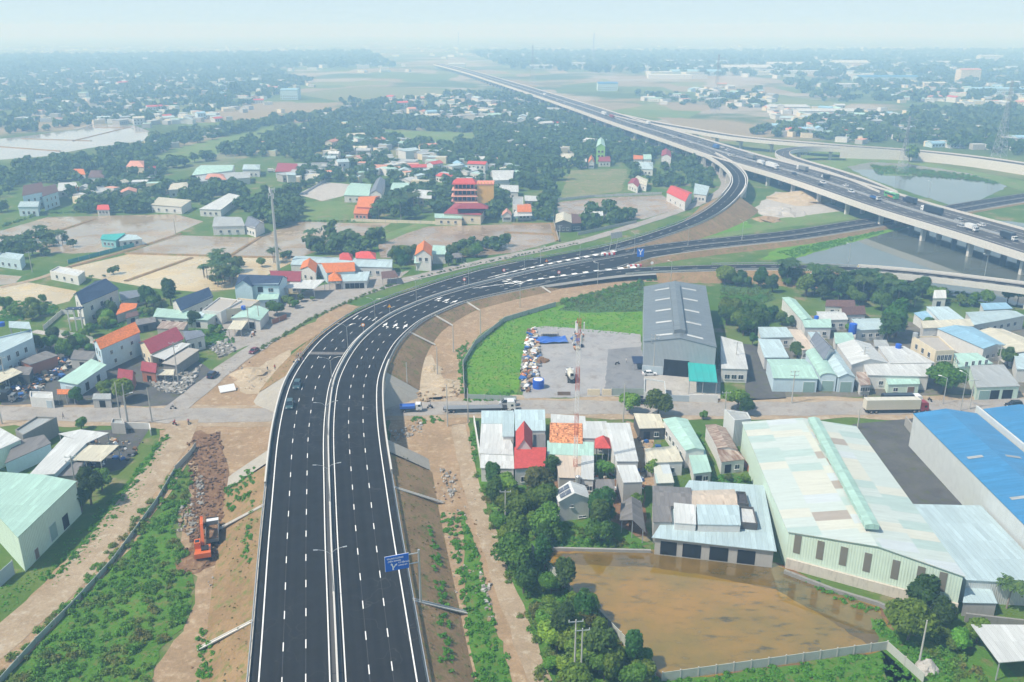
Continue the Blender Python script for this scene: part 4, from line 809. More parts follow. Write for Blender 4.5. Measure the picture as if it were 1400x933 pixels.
# --- left foreground
house('factory_shed', 'big mint roofed shed with stained sheet walls at the left edge', [(24,735),(105,658),(60,650),(-60,644)], 8, 'shed','mint','mint',.5, over=.2, wins=[(0,.72,.3,2.2,3,'opening'),(0,.2,.2,1.2,2.2,'door'),(0,.5,.6,2.4,3.4,'shutter')], cat='factory')
S = [
 ('grey roofed block inside a high stained wall at the street corner', [(31,598),(79,572),(50,571),(20,590)],4.6,'flat','lgrey','stone',0),
 ('white roof with stained mint walls at the left edge below the street', [(-40,632),(29,601),(0,586),(-60,600)],5,'shed','white','mint',.4),
 ('dark grey roof with a light blue edge at the left below the street', [(6,634),(70,606),(60,595),(20,604)],3.8,'shed','asb','pale',.2),
 ('long white roof with a blue gutter at the left below the street', [(38,651),(75,648),(119,606),(88,598)],4.6,'shed','white','pale',.2),
 ('white canopy end of the long roof left of the dirt road', [(118,606),(149,592),(110,588),(80,594)],4.4,'shed','white','grey',.2),
 ('pinkish white open shelter roof left of the dirt road', [(95,629),(138,631),(163,609),(122,609)],4.2,'shed','cream','grey',.1),
 ('flat grey hut beside the concrete poles on the street', [(151,581),(172,582),(168,574),(153,574)],2.6,'flat','lgrey','grey',0),
 ('dark shed roof tucked under the trees at the white roof', [(70,652),(105,650),(115,632),(92,630)],3.4,'shed','asb','grey',.2),
]
for lab, quad, h, rf, rc, wc, rh in S: house('shed', lab, quad, h, rf, rc, wc, rh, over=.15, cat='shed', wins=(), openw='shelter' in lab or 'canopy' in lab)
h1 = house('villa', 'white two storey villa with a slate blue gabled roof by the paddies', [(111,417),(163,395),(130,385),(100,403)], 8.5,'gable','navy','white',2.6,'ab',.4, wins=row(0,3,5,1.2,1.6)+row(0,3,1.4,1.2,1.7)+row(3,2,5,1.3,1.9)+row(3,2,.4,1.6,2.2,'door'), cat='house')
mb = MB(); a = G(104,420,8.2); mb.box(a+Vector((0,-1.2,-3.8)), (5,2.2,.25), WL['white']); mb.box(a+Vector((0,-1.2,-.1)), (5.4,2.6,.3), RF['navy']); [mb.box(a+Vector((x,-2.1,-4)), (.35,.35,8.2), WL['white']) for x in (-2.2,0,2.2)]; part(h1, 'porch', mb)
house('outhouse', 'low grey roofed outhouse behind the white villa', [(165,412),(199,403),(190,398),(163,402)],3.6,'shed','slate','white',.8, wins=row(0,2,1,1,1))
house('hut', 'rusty orange tile roof between the villa and the trees', [(158,431),(186,421),(188,416),(166,417)],3.2,'shed','orange','grey',.8)
h2 = house('townhouse', 'narrow two storey house with an orange tile roof and pale walls', [(137,478),(192,454),(180,442),(127,468)],7.6,'gable','orange','pale',2,'ab',.3, wins=row(0,3,4.6,.9,1.1)+row(0,2,1.4,.9,1.2)+row(3,2,4.4,1,1.9)+row(3,1,.3,2,2.3,'door'), cat='house')
house('porch', 'long flat mint roof in front of the orange tiled house', [(79,521),(106,526),(146,500),(125,492)],4,'shed','mint','pale',.3, wins=[(1,.3,.3,1.6,2.4,'opening'),(1,.7,.3,1.6,2.4,'opening'),(0,.5,.2,2.4,2.6,'gate')], cat='porch')
house('house', 'house with a broad maroon tile roof and cream gable', [(206,484),(252,463),(233,450),(189,469)],5,'gable','maroon','cream',2.4,'ab',.4, wins=row(0,3,1,1.2,1.5)+row(3,2,1,1.2,1.5))
house('outhouse', 'grey walled back part of the maroon roofed house', [(254,466),(281,459),(270,452),(249,453)],4.6,'gable','slate','white',1,'ab', wins=row(0,2,1,.9,1.9))
house('pavilion', 'white sheet roof pavilion in front of the maroon house', [(225,492),(261,470),(240,468),(204,486)],4.2,'shed','white','grey',.2, openw=True)
house('workshop', 'grey flat roof of the stone carving workshop beside the maroon house', [(241,500),(273,478),(255,476),(221,498)],3.4,'shed','conc','stone',.3, wins=[(1,.3,.2,2,2.2,'opening'),(1,.7,.2,2,2.2,'opening')])
for i, (x, y, lab) in enumerate(((205,505,'right'), (173,515,'left'))): house('shrine_pavilion', 'little maroon pavilion with orange ridges on the %s of the pair by the street trees' % lab, [(x-13,y+2),(x+8,y+5),(x+13,y-4),(x-7,y-7)],3.6,'gable','maroon','brick',2,'ab',.3, openw=False, wins=[(0,.5,.2,1.6,2,'opening')], cat='pavilion')
house('brick_shed', 'shed with bare brick walls and a grey roof amid the scrap yard', [(41,499),(80,486),(63,481),(26,494)],4,'shed','asb','brick',.3, wins=(), cat='shed')
house('shed', 'white roofed open shed at the left edge of the scrap yard', [(-8,527),(31,509),(16,503),(-20,514)],3.6,'shed','cream','grey',.2, openw=True)
house('townhouse', 'pale blue flat roofed townhouse at the left edge', [(-15,492),(45,464),(44,452),(-15,466)],8,'flat','pale','pale',0, over=.05, wins=row(0,4,5,1.1,1.6)+row(0,4,1.6,1.1,1.6), cat='house')
house('shelter', 'small light roof on top beside the pale blue townhouse', [(12,448),(43,450),(40,441),(12,440)],9.5,'shed','pale','pale',.2, openw=True, z0=0)
house('container', 'white cargo container standing beside the street on the left', [(41,545),(73,547),(72,538),(41,537)],2.6,'flat','white','white',0, over=.01, wins=[(0,.8,.1,1.6,2.2,'gate')])
house('house', 'long house with a navy tile roof and a small front gable', [(247,425),(292,406),(281,396),(234,412)],4.6,'gable','navy','white',2.4,'ab',.4, wins=row(0,4,1,1.1,1.4)+row(3,2,1,1,1.6))
house('shed', 'wide mint roof in front of the navy roofed house', [(209,433),(284,438),(297,430),(215,422)],3.4,'shed','mint','white',.3, wins=row(0,5,.3,1.6,2,'opening'))
house('flat_house', 'plain grey flat roofed house beside the navy roof', [(276,426),(302,428),(331,412),(300,408)],4.4,'flat','conc','white',0, over=.05, wins=row(0,2,1,1.1,1.3), cat='house')
house('flat_house', 'brown flat roofed house with a blue water tank', [(308,425),(342,421),(355,412),(326,409)],4.2,'flat','conc','cream',0, over=.05, wins=row(0,2,1,1.2,1.3), cat='house')
house('shed', 'mint roof between the pole and the service road', [(315,435),(356,438),(368,424),(341,418)],3.8,'gable','mint','white',.8,'bc', wins=row(0,2,.3,2,2.4,'opening'))
house('shed', 'small white tin roof beside rubble at the service road', [(311,450),(330,451),(339,440),(319,439)],2.8,'shed','cream','dark',.2, openw=True)
h3 = house('villa', 'pale two storey villa with a navy roof facing the paddies', [(322,390),(382,390),(394,381),(333,377)],7.2,'gable','navy','pale',2.4,'ab',.4, wins=[(0,.1,4.4,1.3,1.5),(0,.27,4.4,1.3,1.5),(0,.8,4.4,1.8,1.4),(0,.14,1,1.3,1.5),(0,.55,4.2,2,2.2,'opening'),(0,.8,1,1.6,1.4)], cat='house')
mb = MB(); a = G(333,391,7.2); a.y += .6
w_, dd, zz = 3.6, 5, 7.3
slab(mb, [[(a.x-w_,a.y-1.2,zz-.2),(a.x,a.y-1.2,zz+2.3),(a.x,a.y+dd,zz+2.3),(a.x-w_,a.y+dd,zz-.2)][::-1],[(a.x,a.y-1.2,zz+2.3),(a.x+w_,a.y-1.2,zz-.2),(a.x+w_,a.y+dd,zz-.2),(a.x,a.y+dd,zz+2.3)][::-1]], .15, RF['navy'])
mb.face([(a.x-w_+.3,a.y-.9,0),(a.x+w_-.3,a.y-.9,0),(a.x+w_-.3,a.y-.9,zz-.1),(a.x,a.y-.9,zz+2.1),(a.x-w_+.3,a.y-.9,zz-.1)], WL['pale']); part(h3, 'front_gable', mb)
house('house', 'maroon roofed house beside the navy villa', [(371,384),(411,385),(413,371),(368,370)],5.2,'gable','maroon','cream',1.8,'ab',.3, wins=row(0,3,1,1.2,1.4))
house('canopy', 'white sheet canopy over the yard beside the service road', [(388,394),(430,395),(445,383),(400,384)],4.6,'shed','white','grey',.2, openw=True)
house('house', 'house with a long bright orange roof and white gable', [(446,373),(486,371),(484,359),(434,360)],4.8,'gable','orange','pale',2,'ab',.3, wins=row(0,4,1,1.2,1.4))
house('house', 'small orange gable roof left of the long orange roof', [(410,368),(432,373),(434,360),(414,358)],4.6,'gable','orange','white',2,'bc',.3, wins=row(0,2,1,1.1,1.4))
house('hall', 'long white roofed hall along the edge of the brown paddies', [(397,362),(536,366),(537,355),(404,350)],4.2,'gable','pale','white',.9,'ab',.2, wins=row(0,10,1.2,1.3,1.2))
for (x, y, lab, w) in ((473,352,'left',9),(500,350,'right',14)): house('house', 'red hipped roof behind the long white hall, %s one of two' % lab, [(x-w,y+3),(x+w,y+4),(x+w,y-4),(x-w,y-4)],5.2,'hip','red','white',2,'ab',.2)
house('pavilion', 'orange pyramid roofed gate pavilion by the service road', [(449,385),(468,384),(466,376),(449,377)],3.8,'pyr','orange','white',2.6, openw=True)
house('shed', 'white roof in front of the long orange roof', [(467,385),(502,384),(506,372),(462,375)],3.4,'shed','pale','white',.3, wins=row(0,4,.2,1.8,2.2,'opening'))
house('shed', 'dark maroon roof at the end of the row by the service road', [(522,381),(545,379),(540,371),(521,373)],3.2,'shed','brown','dark',.4, openw=True)
h4 = house('townhouse', 'tall narrow house with an orange roof over a mint awning', [(567,349),(590,350),(591,337),(570,336)],7,'gable','orange','white',2.6,'bc',.3, wins=row(0,2,4.4,1.2,1.5), cat='house')
house('awning', 'mint awning below the tall narrow orange roofed house', [(566,360),(588,359),(589,352),(567,353)],3.6,'shed','mint','white',.8, openw=True)
house('shed', 'pale mint roof attached to the tall orange roofed house', [(590,348),(610,348),(609,337),(592,336)],4.4,'shed','mint','white',.3)
house('hut', 'low grey thatched hut among roadside trees', [(617,353),(632,352),(631,346),(618,347)],2.8,'hip','asb','grey',1.2, openw=True)
S = [('grey lean-to roof tucked left of the orange tiled townhouse',[(96,491),(126,493),(132,482),(101,480)],3.2,'shed','asb','grey',.3,0),
 ('rusty brown roof between the mint roof and the maroon house',[(214,449),(251,451),(257,442),(222,440)],3,'shed','rust','grey',.3,0),
 ('second rusty roof just behind the maroon tiled house',[(183,446),(214,440),(212,434),(186,438)],3,'shed','asb','dark',.3,0),
 ('small gate roofed with orange tiles by the white container',[(78,539),(101,539),(100,533),(79,533)],3.2,'gable','orange','pale',.8,1),
 ('cream tin roof between the maroon pavilions and the stone yard',[(213,513),(237,513),(239,506),(216,506)],2.8,'shed','cream','dark',.2,1),
 ('dark grey roof at the left of the bare brick shed',[(14,511),(40,513),(45,503),(20,501)],3.2,'shed','asb','dark',.2,0),
 ('mint terrace roof below the balcony of the navy villa',[(350,411),(380,409),(382,402),(354,402)],3.4,'shed','mint','pale',.2,0),
 ('long grey sheet roof on the street behind the palm row',[(126,546),(152,546),(152,539),(128,539)],2.8,'shed','lgrey','grey',.2,0),
 ('brown roofed lean-to behind the white villa garden',[(172,436),(190,431),(188,426),(172,430)],2.8,'shed','brown','grey',.3,0),
 ('pale sheet roof between the navy long house and the flat houses',[(255,436),(276,434),(284,426),(262,428)],3.6,'shed','pale','white',.2,0),
 ('white roof beside the arched garage and rusty tan roof',[(1114,470),(1128,470),(1120,455),(1104,455)],4,'shed','pale','white',.2,0),
 ('pale roof with a dark gap beside the big dark tree',[(1142,470),(1170,470),(1165,456),(1140,456)],3.8,'shed','mint','white',.3,0),
 ('low tin roof in the gap behind the very wide white roof',[(1196,474),(1216,474),(1212,466),(1194,466)],3.4,'shed','lgrey','grey',.3,0),
 ('blue topped roof beyond the small square windows of the white hall',[(1345,424),(1385,422),(1375,415),(1340,416)],4.4,'shed','sky','white',.4,0),
 ('small white gabled hut in the reeds under the low viaduct',[(1275,408),(1294,408),(1290,402),(1277,402)],3.6,'gable','white','white',2.4,0)]
for lab, quad, h, rf, rc, wc, rh, ow in S: house('shed', lab, quad, h, rf, rc, wc, rh, over=.15, cat='hut' if 'hut' in lab else 'gate' if 'gate' in lab else 'shed', openw=bool(ow), wins=[] if ow else [(0,.5,.3,1.6,2,'opening')])
# --- temple and its hall
tm = thing('temple', 'tall orange and yellow temple with red tiered roofs behind the maroon hall', 'temple', G(646,287)); mbw = MB(); base = Vector(tm.location)
for k in range(4):
    z = .8+k*3.6; mb = MB(); w = 15-k*.7; mb.box((-4.5,5,z+1.75), (w-1.5,9,3.5), WL['coral']); mb.build('storey', tm)
    mb = MB()
    for j in range(6): mb.tube((-4.5-w/2+.6+j*(w-1.2)/5, -.4, z), (-4.5-w/2+.6+j*(w-1.2)/5, -.4, z+3.4), .25, WL['coral'])
    mb.build('colonnade', tm)
    mb = MB(); mb.box((-4.5,.45,z+1.9), (w-2.5,.12,2.), DK); mb.build('opening', tm)
    mb = MB(); q = [(-4.5-w/2-.6,-1.6),(-4.5+w/2+.6,-1.6),(-4.5+w/2+.6,10.5),(-4.5-w/2-.6,10.5)]; I = inset(q, 1.6); zz = z+3.5
    slab(mb, [[(*q[i],zz),(*q[(i+1)%4],zz),(*I[(i+1)%4],zz+.9),(*I[i],zz+.9)] for i in range(4)]+[[(*p,zz+.9) for p in I]], .2, RF['salmon'] if k < 3 else RF['red']); mb.build('tier_roof', tm)
mb = MB(); mb.box((7.6,6,7.2), (9.6,12,14.4), WL['yellow']); mb.box((7.6,6,14.7), (10,12.4,.6), WL['coral']); [mb.box((3.6+j*1.85,0,15.5), (.5,.5,1.2), WL['yellow']) for j in range(5)]; mb.build('annex', tm)
mb = MB(); slab(mb, [[(-11,-1,15.6),(2,-1,15.6),(0,4.5,17.6),(-9,4.5,17.6)],[(2,-1,15.6),(2,10,15.6),(0,4.5,17.6)],[(2,10,15.6),(-11,10,15.6),(-9,4.5,17.6),(0,4.5,17.6)],[(-11,10,15.6),(-11,-1,15.6),(-9,4.5,17.6)]], .25, RF['red'])
for x in (-11,2): mb.tube((x,-1,15.6),(x+(.7 if x > 0 else -.7),-1.7,16.8),.18,RF['red'],.05)
mb.build('top_roof', tm)
hh = house('hall', 'low wide hall with a maroon double roof beside the paddy', [(606,292),(658,294),(667,280),(622,278)],5.4,'hip','maroon','cream',2.6,'ab',.4, wins=row(0,3,2,1.2,1.2)+[(1,.5,2,1.2,1.2)])
mb = MB(); c = G(645,282,9); slab(mb, [[(c.x-9,c.y-4,8.4),(c.x+9,c.y-4,8.4),(c.x+5,c.y,10.6),(c.x-5,c.y,10.6)],[(c.x+9,c.y-4,8.4),(c.x+9,c.y+4,8.4),(c.x+5,c.y,10.6)],[(c.x+9,c.y+4,8.4),(c.x-9,c.y+4,8.4),(c.x-5,c.y,10.6),(c.x+5,c.y,10.6)],[(c.x-9,c.y+4,8.4),(c.x-9,c.y-4,8.4),(c.x-5,c.y,10.6)]], .25, RF['maroon']); mb.box((c.x,c.y,7.7), (15,6.5,1.3), DK); part(hh, 'upper_roof', mb)
S = [
 ('wall_house','long beige walled outbuilding with a mint strip roof left of the maroon hall',[(594,298),(632,299),(631,294),(594,293)],4,'shed','mint','cream',.4,'ab'),
 ('hut','pink gabled hut beside the orange roofed rest house',[(686,295),(700,295),(699,290),(687,290)],3.6,'gable','salmon','white',2.2,'bc'),
 ('house','orange roofed rest house with a white canopy by the paddy',[(707,290),(727,290),(725,279),(707,279)],4.6,'gable','orange','white',1.2,'ab'),
 ('canopy','white canopy in front of the orange roofed rest house',[(702,296),(728,295),(726,289),(704,289)],3.4,'shed','white','white',.3,'ab'),
 ('hall','long white roof right of the yellow temple',[(676,262),(709,263),(709,255),(677,254)],4.6,'shed','white','white',.6,'ab'),
 ('hall','big white gabled hall behind the temple trees',[(674,247),(701,246),(703,233),(672,233)],6,'gable','white','white',1.5,'ab'),
 ('house','white cube house right of the temple',[(700,281),(716,282),(716,270),(701,270)],5,'flat','lgrey','white',0,'ab'),
 ('shed','white strip roof beside the white cube house',[(717,275),(745,275),(744,269),(717,268)],3.6,'shed','white','grey',.3,'ab'),
 ('house','white roofed house with a mint porch left of the temple',[(562,271),(590,272),(591,262),(565,260)],4.4,'shed','white','cream',.6,'ab'),
 ('house','mint roofed house left of the white porch',[(533,262),(558,262),(560,250),(537,250)],4.2,'gable','mint','white',1,'ab'),
 ('house','pale roofed long house near the slate gable',[(470,267),(505,268),(508,252),(480,250)],4.4,'gable','mint','white',1.2,'ab'),
 ('house','slate gabled house beside the pale long house',[(505,265),(522,266),(527,247),(514,246)],5,'gable','slate','white',2.4,'bc'),
 ('shrine','orange tiered roof house left of the palms by the paddy',[(487,283),(508,284),(520,268),(494,269)],5.4,'gable','orange','coral',2.6,'ab'),
 ('shrine_porch','lower orange roof in front of the tiered orange house',[(483,292),(503,293),(506,284),(486,283)],3.6,'shed','orange','coral',1,'ab'),
 ('tower','lime green four storey tower house among the trees',[(815,201),(828,201),(826,192),(817,192)],13,'gable','mint','green',2.4,'bc'),
 ('house','white house with a maroon and orange roof by the curving service road',[(911,263),(937,276),(947,264),(922,254)],5.4,'gable','red','white',2,'ab'),
 ('house','mint and grey house behind the orange roof at the service road',[(948,265),(966,267),(970,256),(950,252)],4.6,'shed','pale','white',.6,'ab'),
 ('barn','black walled barn with a cream roof beside the long brown paddy',[(759,305),(782,305),(781,294),(760,293)],5,'gable','cream','dark',1.6,'bc'),
 ('barn','maroon roofed side barn next to the black walled barn',[(782,306),(795,305),(793,295),(781,294)],4.4,'shed','brown','dark',.8,'ab'),
 ('canopy','long white canopy over the palms by the brown paddy',[(800,295),(825,295),(824,289),(798,290)],4.6,'shed','white','white',.2,'ab'),
 ('house','small house with a maroon gable in the dry field',[(858,251),(872,256),(876,249),(864,244)],4,'gable','maroon','white',1.6,'bc'),
 ('shed','cream roof beside the maroon gable in the field',[(866,249),(884,254),(886,246),(872,240)],4,'gable','cream','white',1.2,'ab'),
 ('house','tall white house with a maroon cap near the expressway',[(904,214),(918,215),(917,207),(905,206)],9,'gable','maroon','white',2,'bc'),
 ('house','white pillared house in front of the expressway',[(873,231),(893,232),(893,222),(872,221)],4.5,'hip','pale','white',1.6,'ab'),
 ('house','red roof beside a mint roof near the expressway',[(866,218),(879,218),(879,213),(866,212)],4,'gable','orange','white',1.4,'ab'),
 ('house','mint roofed house right beside a red roof near the expressway',[(880,218),(891,218),(890,211),(879,211)],4.4,'gable','mint','white',1,'ab'),
 ('house','small house with a bright orange gable by the dry field',[(804,223),(813,223),(812,217),(805,217)],4.4,'gable','orange','white',3,'bc'),
 ('house','brown roofed house between the orange gable and the trees',[(818,221),(835,221),(833,213),(820,213)],4,'gable','maroon','white',1.4,'ab'),
 ('house','white cube next to the orange gable by the dry field',[(794,222),(803,222),(803,217),(795,217)],4.4,'flat','white','white',0,'ab'),
 ('house','pale pink roofed house in the trees left of the orange gable',[(764,216),(784,217),(785,210),(766,210)],4.6,'hip','cream','white',1.2,'ab'),
 # left middle
 ('mansion','large white mansion with brown roofs by the left paddies',[(30,268),(62,262),(55,252),(36,256)],9,'gable','brown','pale',3.4,'ab'),
 ('wing','white lower wing in front of the large white mansion',[(24,283),(52,283),(54,277),(28,277)],5.4,'shed','pale','pale',.6,'ab'),
 ('wing','brown gabled right wing of the white mansion',[(58,269),(80,262),(74,252),(58,256)],8.4,'gable','brown','pale',2.4,'ab'),
 ('pavilion','white pavilion with a small orange roof right of the mansion',[(92,262),(108,261),(108,256),(93,256)],5,'pyr','orange','white',1.8,'ab'),
 ('hall','white flat roofed hall behind the orange topped pavilion',[(78,262),(108,258),(104,250),(80,251)],4,'shed','white','white',.4,'ab'),
 ('hall','long grey roofed white house on the edge of the brown paddy',[(290,310),(335,309),(327,297),(296,296)],4.6,'gable','lgrey','white',2,'ab'),
 ('house','gabled right end of the long grey roofed house by the paddy',[(334,308),(349,313),(362,306),(345,296)],4.6,'gable','slate','white',2.4,'ab'),
 ('house','house with a wide tan white roof at the edge of the trees',[(206,280),(248,283),(262,275),(217,271)],4.4,'shed','cream','white',.6,'ab'),
 ('shed','long white roof running back beside the tan white house',[(272,286),(302,287),(328,268),(313,265)],4.2,'shed','white','white',.3,'ab'),
 ('house','salmon roofed cream house in the trees on the left',[(172,228),(197,229),(197,220),(178,220)],7.5,'hip','salmon','cream',1.8,'ab'),
 ('hut','maroon roof right of the salmon roofed house',[(200,235),(212,234),(215,227),(207,227)],3.6,'gable','maroon','white',1.6,'ab'),
 ('house','brown and white house in the trees left of centre',[(120,243),(143,243),(140,233),(124,233)],4.6,'hip','brown','white',1.4,'ab'),
 ('hut','small orange roof in the trees left of the brown and white house',[(100,238),(117,239),(113,231),(101,231)],4,'gable','orange','white',1.6,'ab'),
 ('shed','turquoise shed between the brown paddies',[(137,327),(158,329),(172,320),(140,322)],4,'shed','teal','aqua',.4,'ab'),
 ('shed','white roof beside the turquoise shed in the paddies',[(162,330),(195,327),(187,322),(168,321)],3.4,'shed','pale','white',.3,'ab'),
 ('house','white flat house at the field lane',[(67,372),(107,380),(117,372),(80,365)],3.4,'flat','white','white',0,'ab'),
 ('hut','small red roofed hut by the trees above the paddy',[(132,287),(150,287),(148,280),(135,280)],3.4,'gable','red','white',1.2,'ab'),
 ('house','pale house with a blue tank at the left edge of the paddies',[(-6,352),(28,357),(34,349),(2,345)],4.4,'flat','pale','pale',0,'ab'),
 ('house','white house under trees left of the tan white house',[(230,260),(256,258),(258,249),(234,251)],5,'hip','cream','white',1,'ab'),
 ('shed','long mint roof left of the orange twin roofs',[(262,240),(318,234),(321,226),(275,226)],5.4,'gable','mint','white',1.4,'ab'),
 ('hall','low wide white hall behind the two orange roofs',[(267,249),(342,243),(342,236),(268,237)],4.4,'shed','lgrey','white',.4,'ab'),
 ('pavilion','orange twin roof pavilion in front of the low white hall',[(280,245),(310,246),(305,238),(284,238)],5,'hip','salmon','white',2,'ab'),
 ('house','pale roofed house right of the low white hall',[(331,232),(355,232),(356,225),(333,225)],5.4,'hip','pale','white',1.2,'ab'),
 ('house','maroon roofed long house with a white porch and truck',[(376,235),(407,235),(407,226),(380,225)],4.6,'shed','maroon','white',1.2,'ab'),
]
for nm, lab, quad, h, rf, rc, wc, rh, rd_ in S:
    w = row(0,3,1.2,1.2,1.3) if rf != 'x' and 'canopy' not in nm else ()
    if nm == 'tower': w = [(0,f_,z,1.6,1.6) for z in (1.5,5,8.5) for f_ in (.3,.7)]
    if nm == 'mansion' or nm == 'wing': w = row(0,3,1.2,1.2,1.6)+(row(0,3,4.8,1.2,1.6) if h > 8 else [])
    house(nm, lab, quad, h, rf, rc, wc, rh, rd_, .3 if 'barn' not in nm else .2, wins=w, openw=nm in ('canopy','pavilion'), cat='house' if nm in ('mansion','wing','tower','wall_house') else nm.replace('_',' '))
# ------------------------------------------------------------ vegetation
LF = {'tree': leafm('tree_leaves', (.045,.105,.010), (.115,.20,.02)), 'dark': leafm('dark_leaves', (.022,.068,.012), (.05,.12,.018)), 'light': leafm('light_leaves', (.075,.18,.015), (.14,.26,.025)), 'olive': leafm('olive_leaves', (.07,.085,.018), (.12,.12,.03)),
      'palm': leafm('palm_leaves', (.03,.075,.02), (.065,.125,.035)), 'banana': leafm('banana_leaves', (.06,.15,.025), (.11,.22,.04)), 'weed': leafm('weed_leaves', (.06,.20,.01), (.12,.30,.018), None), 'scrub': leafm('scrub_leaves', (.06,.165,.014), (.115,.235,.022), (.17,.155,.035)), 'far': leafm('far_leaves', (.04,.095,.018), (.10,.17,.03))}
BARK = plain('bark', (.14,.11,.085), .9, .2, dirt=.3); PALMB = plain('palm_trunk', (.24,.21,.18), .9, .15, dirt=.3)
def quads(C, Nn, S, asp=.75):
    "leaf-clump quads: centres C, normals Nn, half sizes S"
    n = len(C); Nn = Nn/np.maximum(1e-6, np.linalg.norm(Nn, axis=1))[:,None]; r = rng.normal(size=(n,3)); U = np.cross(Nn, r); U /= np.maximum(1e-6, np.linalg.norm(U, axis=1))[:,None]; V = np.cross(Nn, U)
    S = np.asarray(S).reshape(-1,1); k = lambda: (.7+.6*rng.random((n,1)))
    Q = np.stack([C-U*S*k()-V*S*asp*k(), C+U*S*k()-V*S*asp*k(), C+U*S*k()+V*S*asp*k(), C-U*S*k()+V*S*asp*k()], 1)
    return Q.reshape(-1,3), np.arange(4*n).reshape(-1,4)
def crown_pts(H, rx, rz, nl, n, s, tall=False):
    "leaf quads over several uneven lobes round a centre at height H"
    k = []
    for i in range(nl):
        d = rng.normal(size=3); d /= np.linalg.norm(d); d[2] = d[2]*.75+.12
        k.append((np.array([0,0,H])+d*np.array([rx,rx,rz])*(.35+.35*rng.random()), (.32+.28*rng.random())))
    k.append((np.array([0,0,H]), .55)); C = []; Nn = []
    w = np.array([r**2 for _, r in k]); w /= w.sum()
    for (c, r), f in zip(k, w):
        m = max(4, int(n*f)); d = rng.normal(size=(m,3)); d /= np.linalg.norm(d, axis=1)[:,None]; d[:,2] = np.where(d[:,2] < -.45, -d[:,2], d[:,2])
        rad = r*(.72+.36*rng.random((m,1))); C.append(c+d*np.array([rx,rx,rz])*rad); Nn.append(d+rng.normal(size=(m,3))*.45+np.array([0,0,.25]))
    C = np.vstack(C); Nn = np.vstack(Nn); return quads(C, Nn, s*(.6+.8*rng.random(len(C))))
def trunk_mb(H, r, mat, limbs=5, spread=2.):
    mb = MB(); mb.tube((0,0,-.2), (.1,.05,H*.55), r, mat, r*.7, 7); mb.tube((.1,.05,H*.55), (0,.1,H), r*.7, mat, r*.25, 6)
    for i in range(limbs): a = i*2.4; mb.tube((.1,.05,H*(.4+.08*i)), (math.cos(a)*spread*.6, math.sin(a)*spread*.6, H*(.75+.06*i)), r*.45, mat, r*.12, 5)
    return mb
VEG = {}
def variant(key, H, rx, rz, nl, n, s, leaf, r=.22):
    V, F = crown_pts(H, rx, rz, nl, n, s); VEG[key] = (trunk_mb(H, r, BARK, 5, rx).mesh('trunk'), npmesh('crown', V, F, LF[leaf]))
for i in range(4):
    variant('tree%d' % i, 2.9+.25*i, 2.7+.25*i, 2.6+.2*(i%2), 8+i, 3600, .185, 'tree')
for i in range(2):
    variant('dark%d' % i, 3.2+.4*i, 2.6, 3.0, 8, 3400, .185, 'dark'); variant('light%d' % i, 2.7+.4*i, 2.5, 2.3, 8, 2800, .18, 'light'); variant('round%d' % i, 3.6, 3.5+.4*i, 3.0, 10, 4600, .19, 'tree'); variant('tall%d' % i, 4.8, 2.3, 4.6, 9, 3400, .19, 'dark')
    variant('shrub%d' % i, 1.0, 1.4, 1.0, 5, 900, .15, 'light', .07); variant('dshrub%d' % i, 1.0, 1.5, 1.0, 5, 900, .15, 'tree', .07)
variant('olive0', 3.3, 2.8, 2.7, 9, 3400, .18, 'olive')
for i in range(5): VEG['mid%d' % i] = tuple([trunk_mb(4.6, .22, BARK, 3, 2.4).mesh('trunk'), npmesh('crown', *crown_pts(3.0, 3.+.3*(i%3), 2.8+.3*(i%2), 7+i%3, 420, .5), LF['far' if i%2 else 'tree'])])
def frond(L, droop, yaw, w, seg=7, jag=True):
    V = []; F = []; p = np.array([0.,0.,0.]); el = .9+.25*rng.random()
    d = lambda e: np.array([math.cos(yaw)*math.cos(e), math.sin(yaw)*math.cos(e), math.sin(e)]); side = np.array([-math.sin(yaw), math.cos(yaw), 0])
    pts = []
    for i in range(seg+1): pts.append(p.copy()); p = p+d(el)*L/seg; el -= droop/seg
    for sd in (-1,1):
        for i in range(seg):
            w0, w1 = w*math.sin(PI*(.12+.88*i/seg))**.7, w*math.sin(PI*(.12+.88*(i+1)/seg))**.7 if i < seg-1 else .02
            o = len(V); q = np.array([0,0,-.45]); m = .82 if jag else 1
            V += [pts[i], pts[i]*(1-m)+pts[i+1]*m, pts[i]*(1-m)+pts[i+1]*m+(side*sd+q)*w1, pts[i]+(side*sd+q)*w0*.9]; F.append([o,o+1,o+2,o+3])
    return np.array(V), np.array(F)
def palm(key, H, L, nf, w, leaf='palm', tr=.16, droop=2.3):
    Vs = []; Fs = []; o = 0
    for i in range(nf):
        V, F = frond(L*(.8+.3*rng.random()), droop*(.75+.5*rng.random()), i*2.399, w); V = V+np.array([.25,0,H]); Vs.append(V); Fs.append(F+o); o += len(V)
    mb = MB(); mb.tube((0,0,-.2), (.12,.05,H*.5), tr*1.2, PALMB, tr, 7); mb.tube((.12,.05,H*.5), (.25,0,H), tr, PALMB, tr*.8, 7)
    VEG[key] = (mb.mesh('trunk'), npmesh('crown', np.vstack(Vs), np.vstack(Fs), LF[leaf]))
palm('palm0', 4.6, 4.0, 24, .6); palm('palm1', 5.8, 4.2, 26, .6); palm('banana0', 1.6, 2.6, 9, .42, 'banana', .13, 1.7)
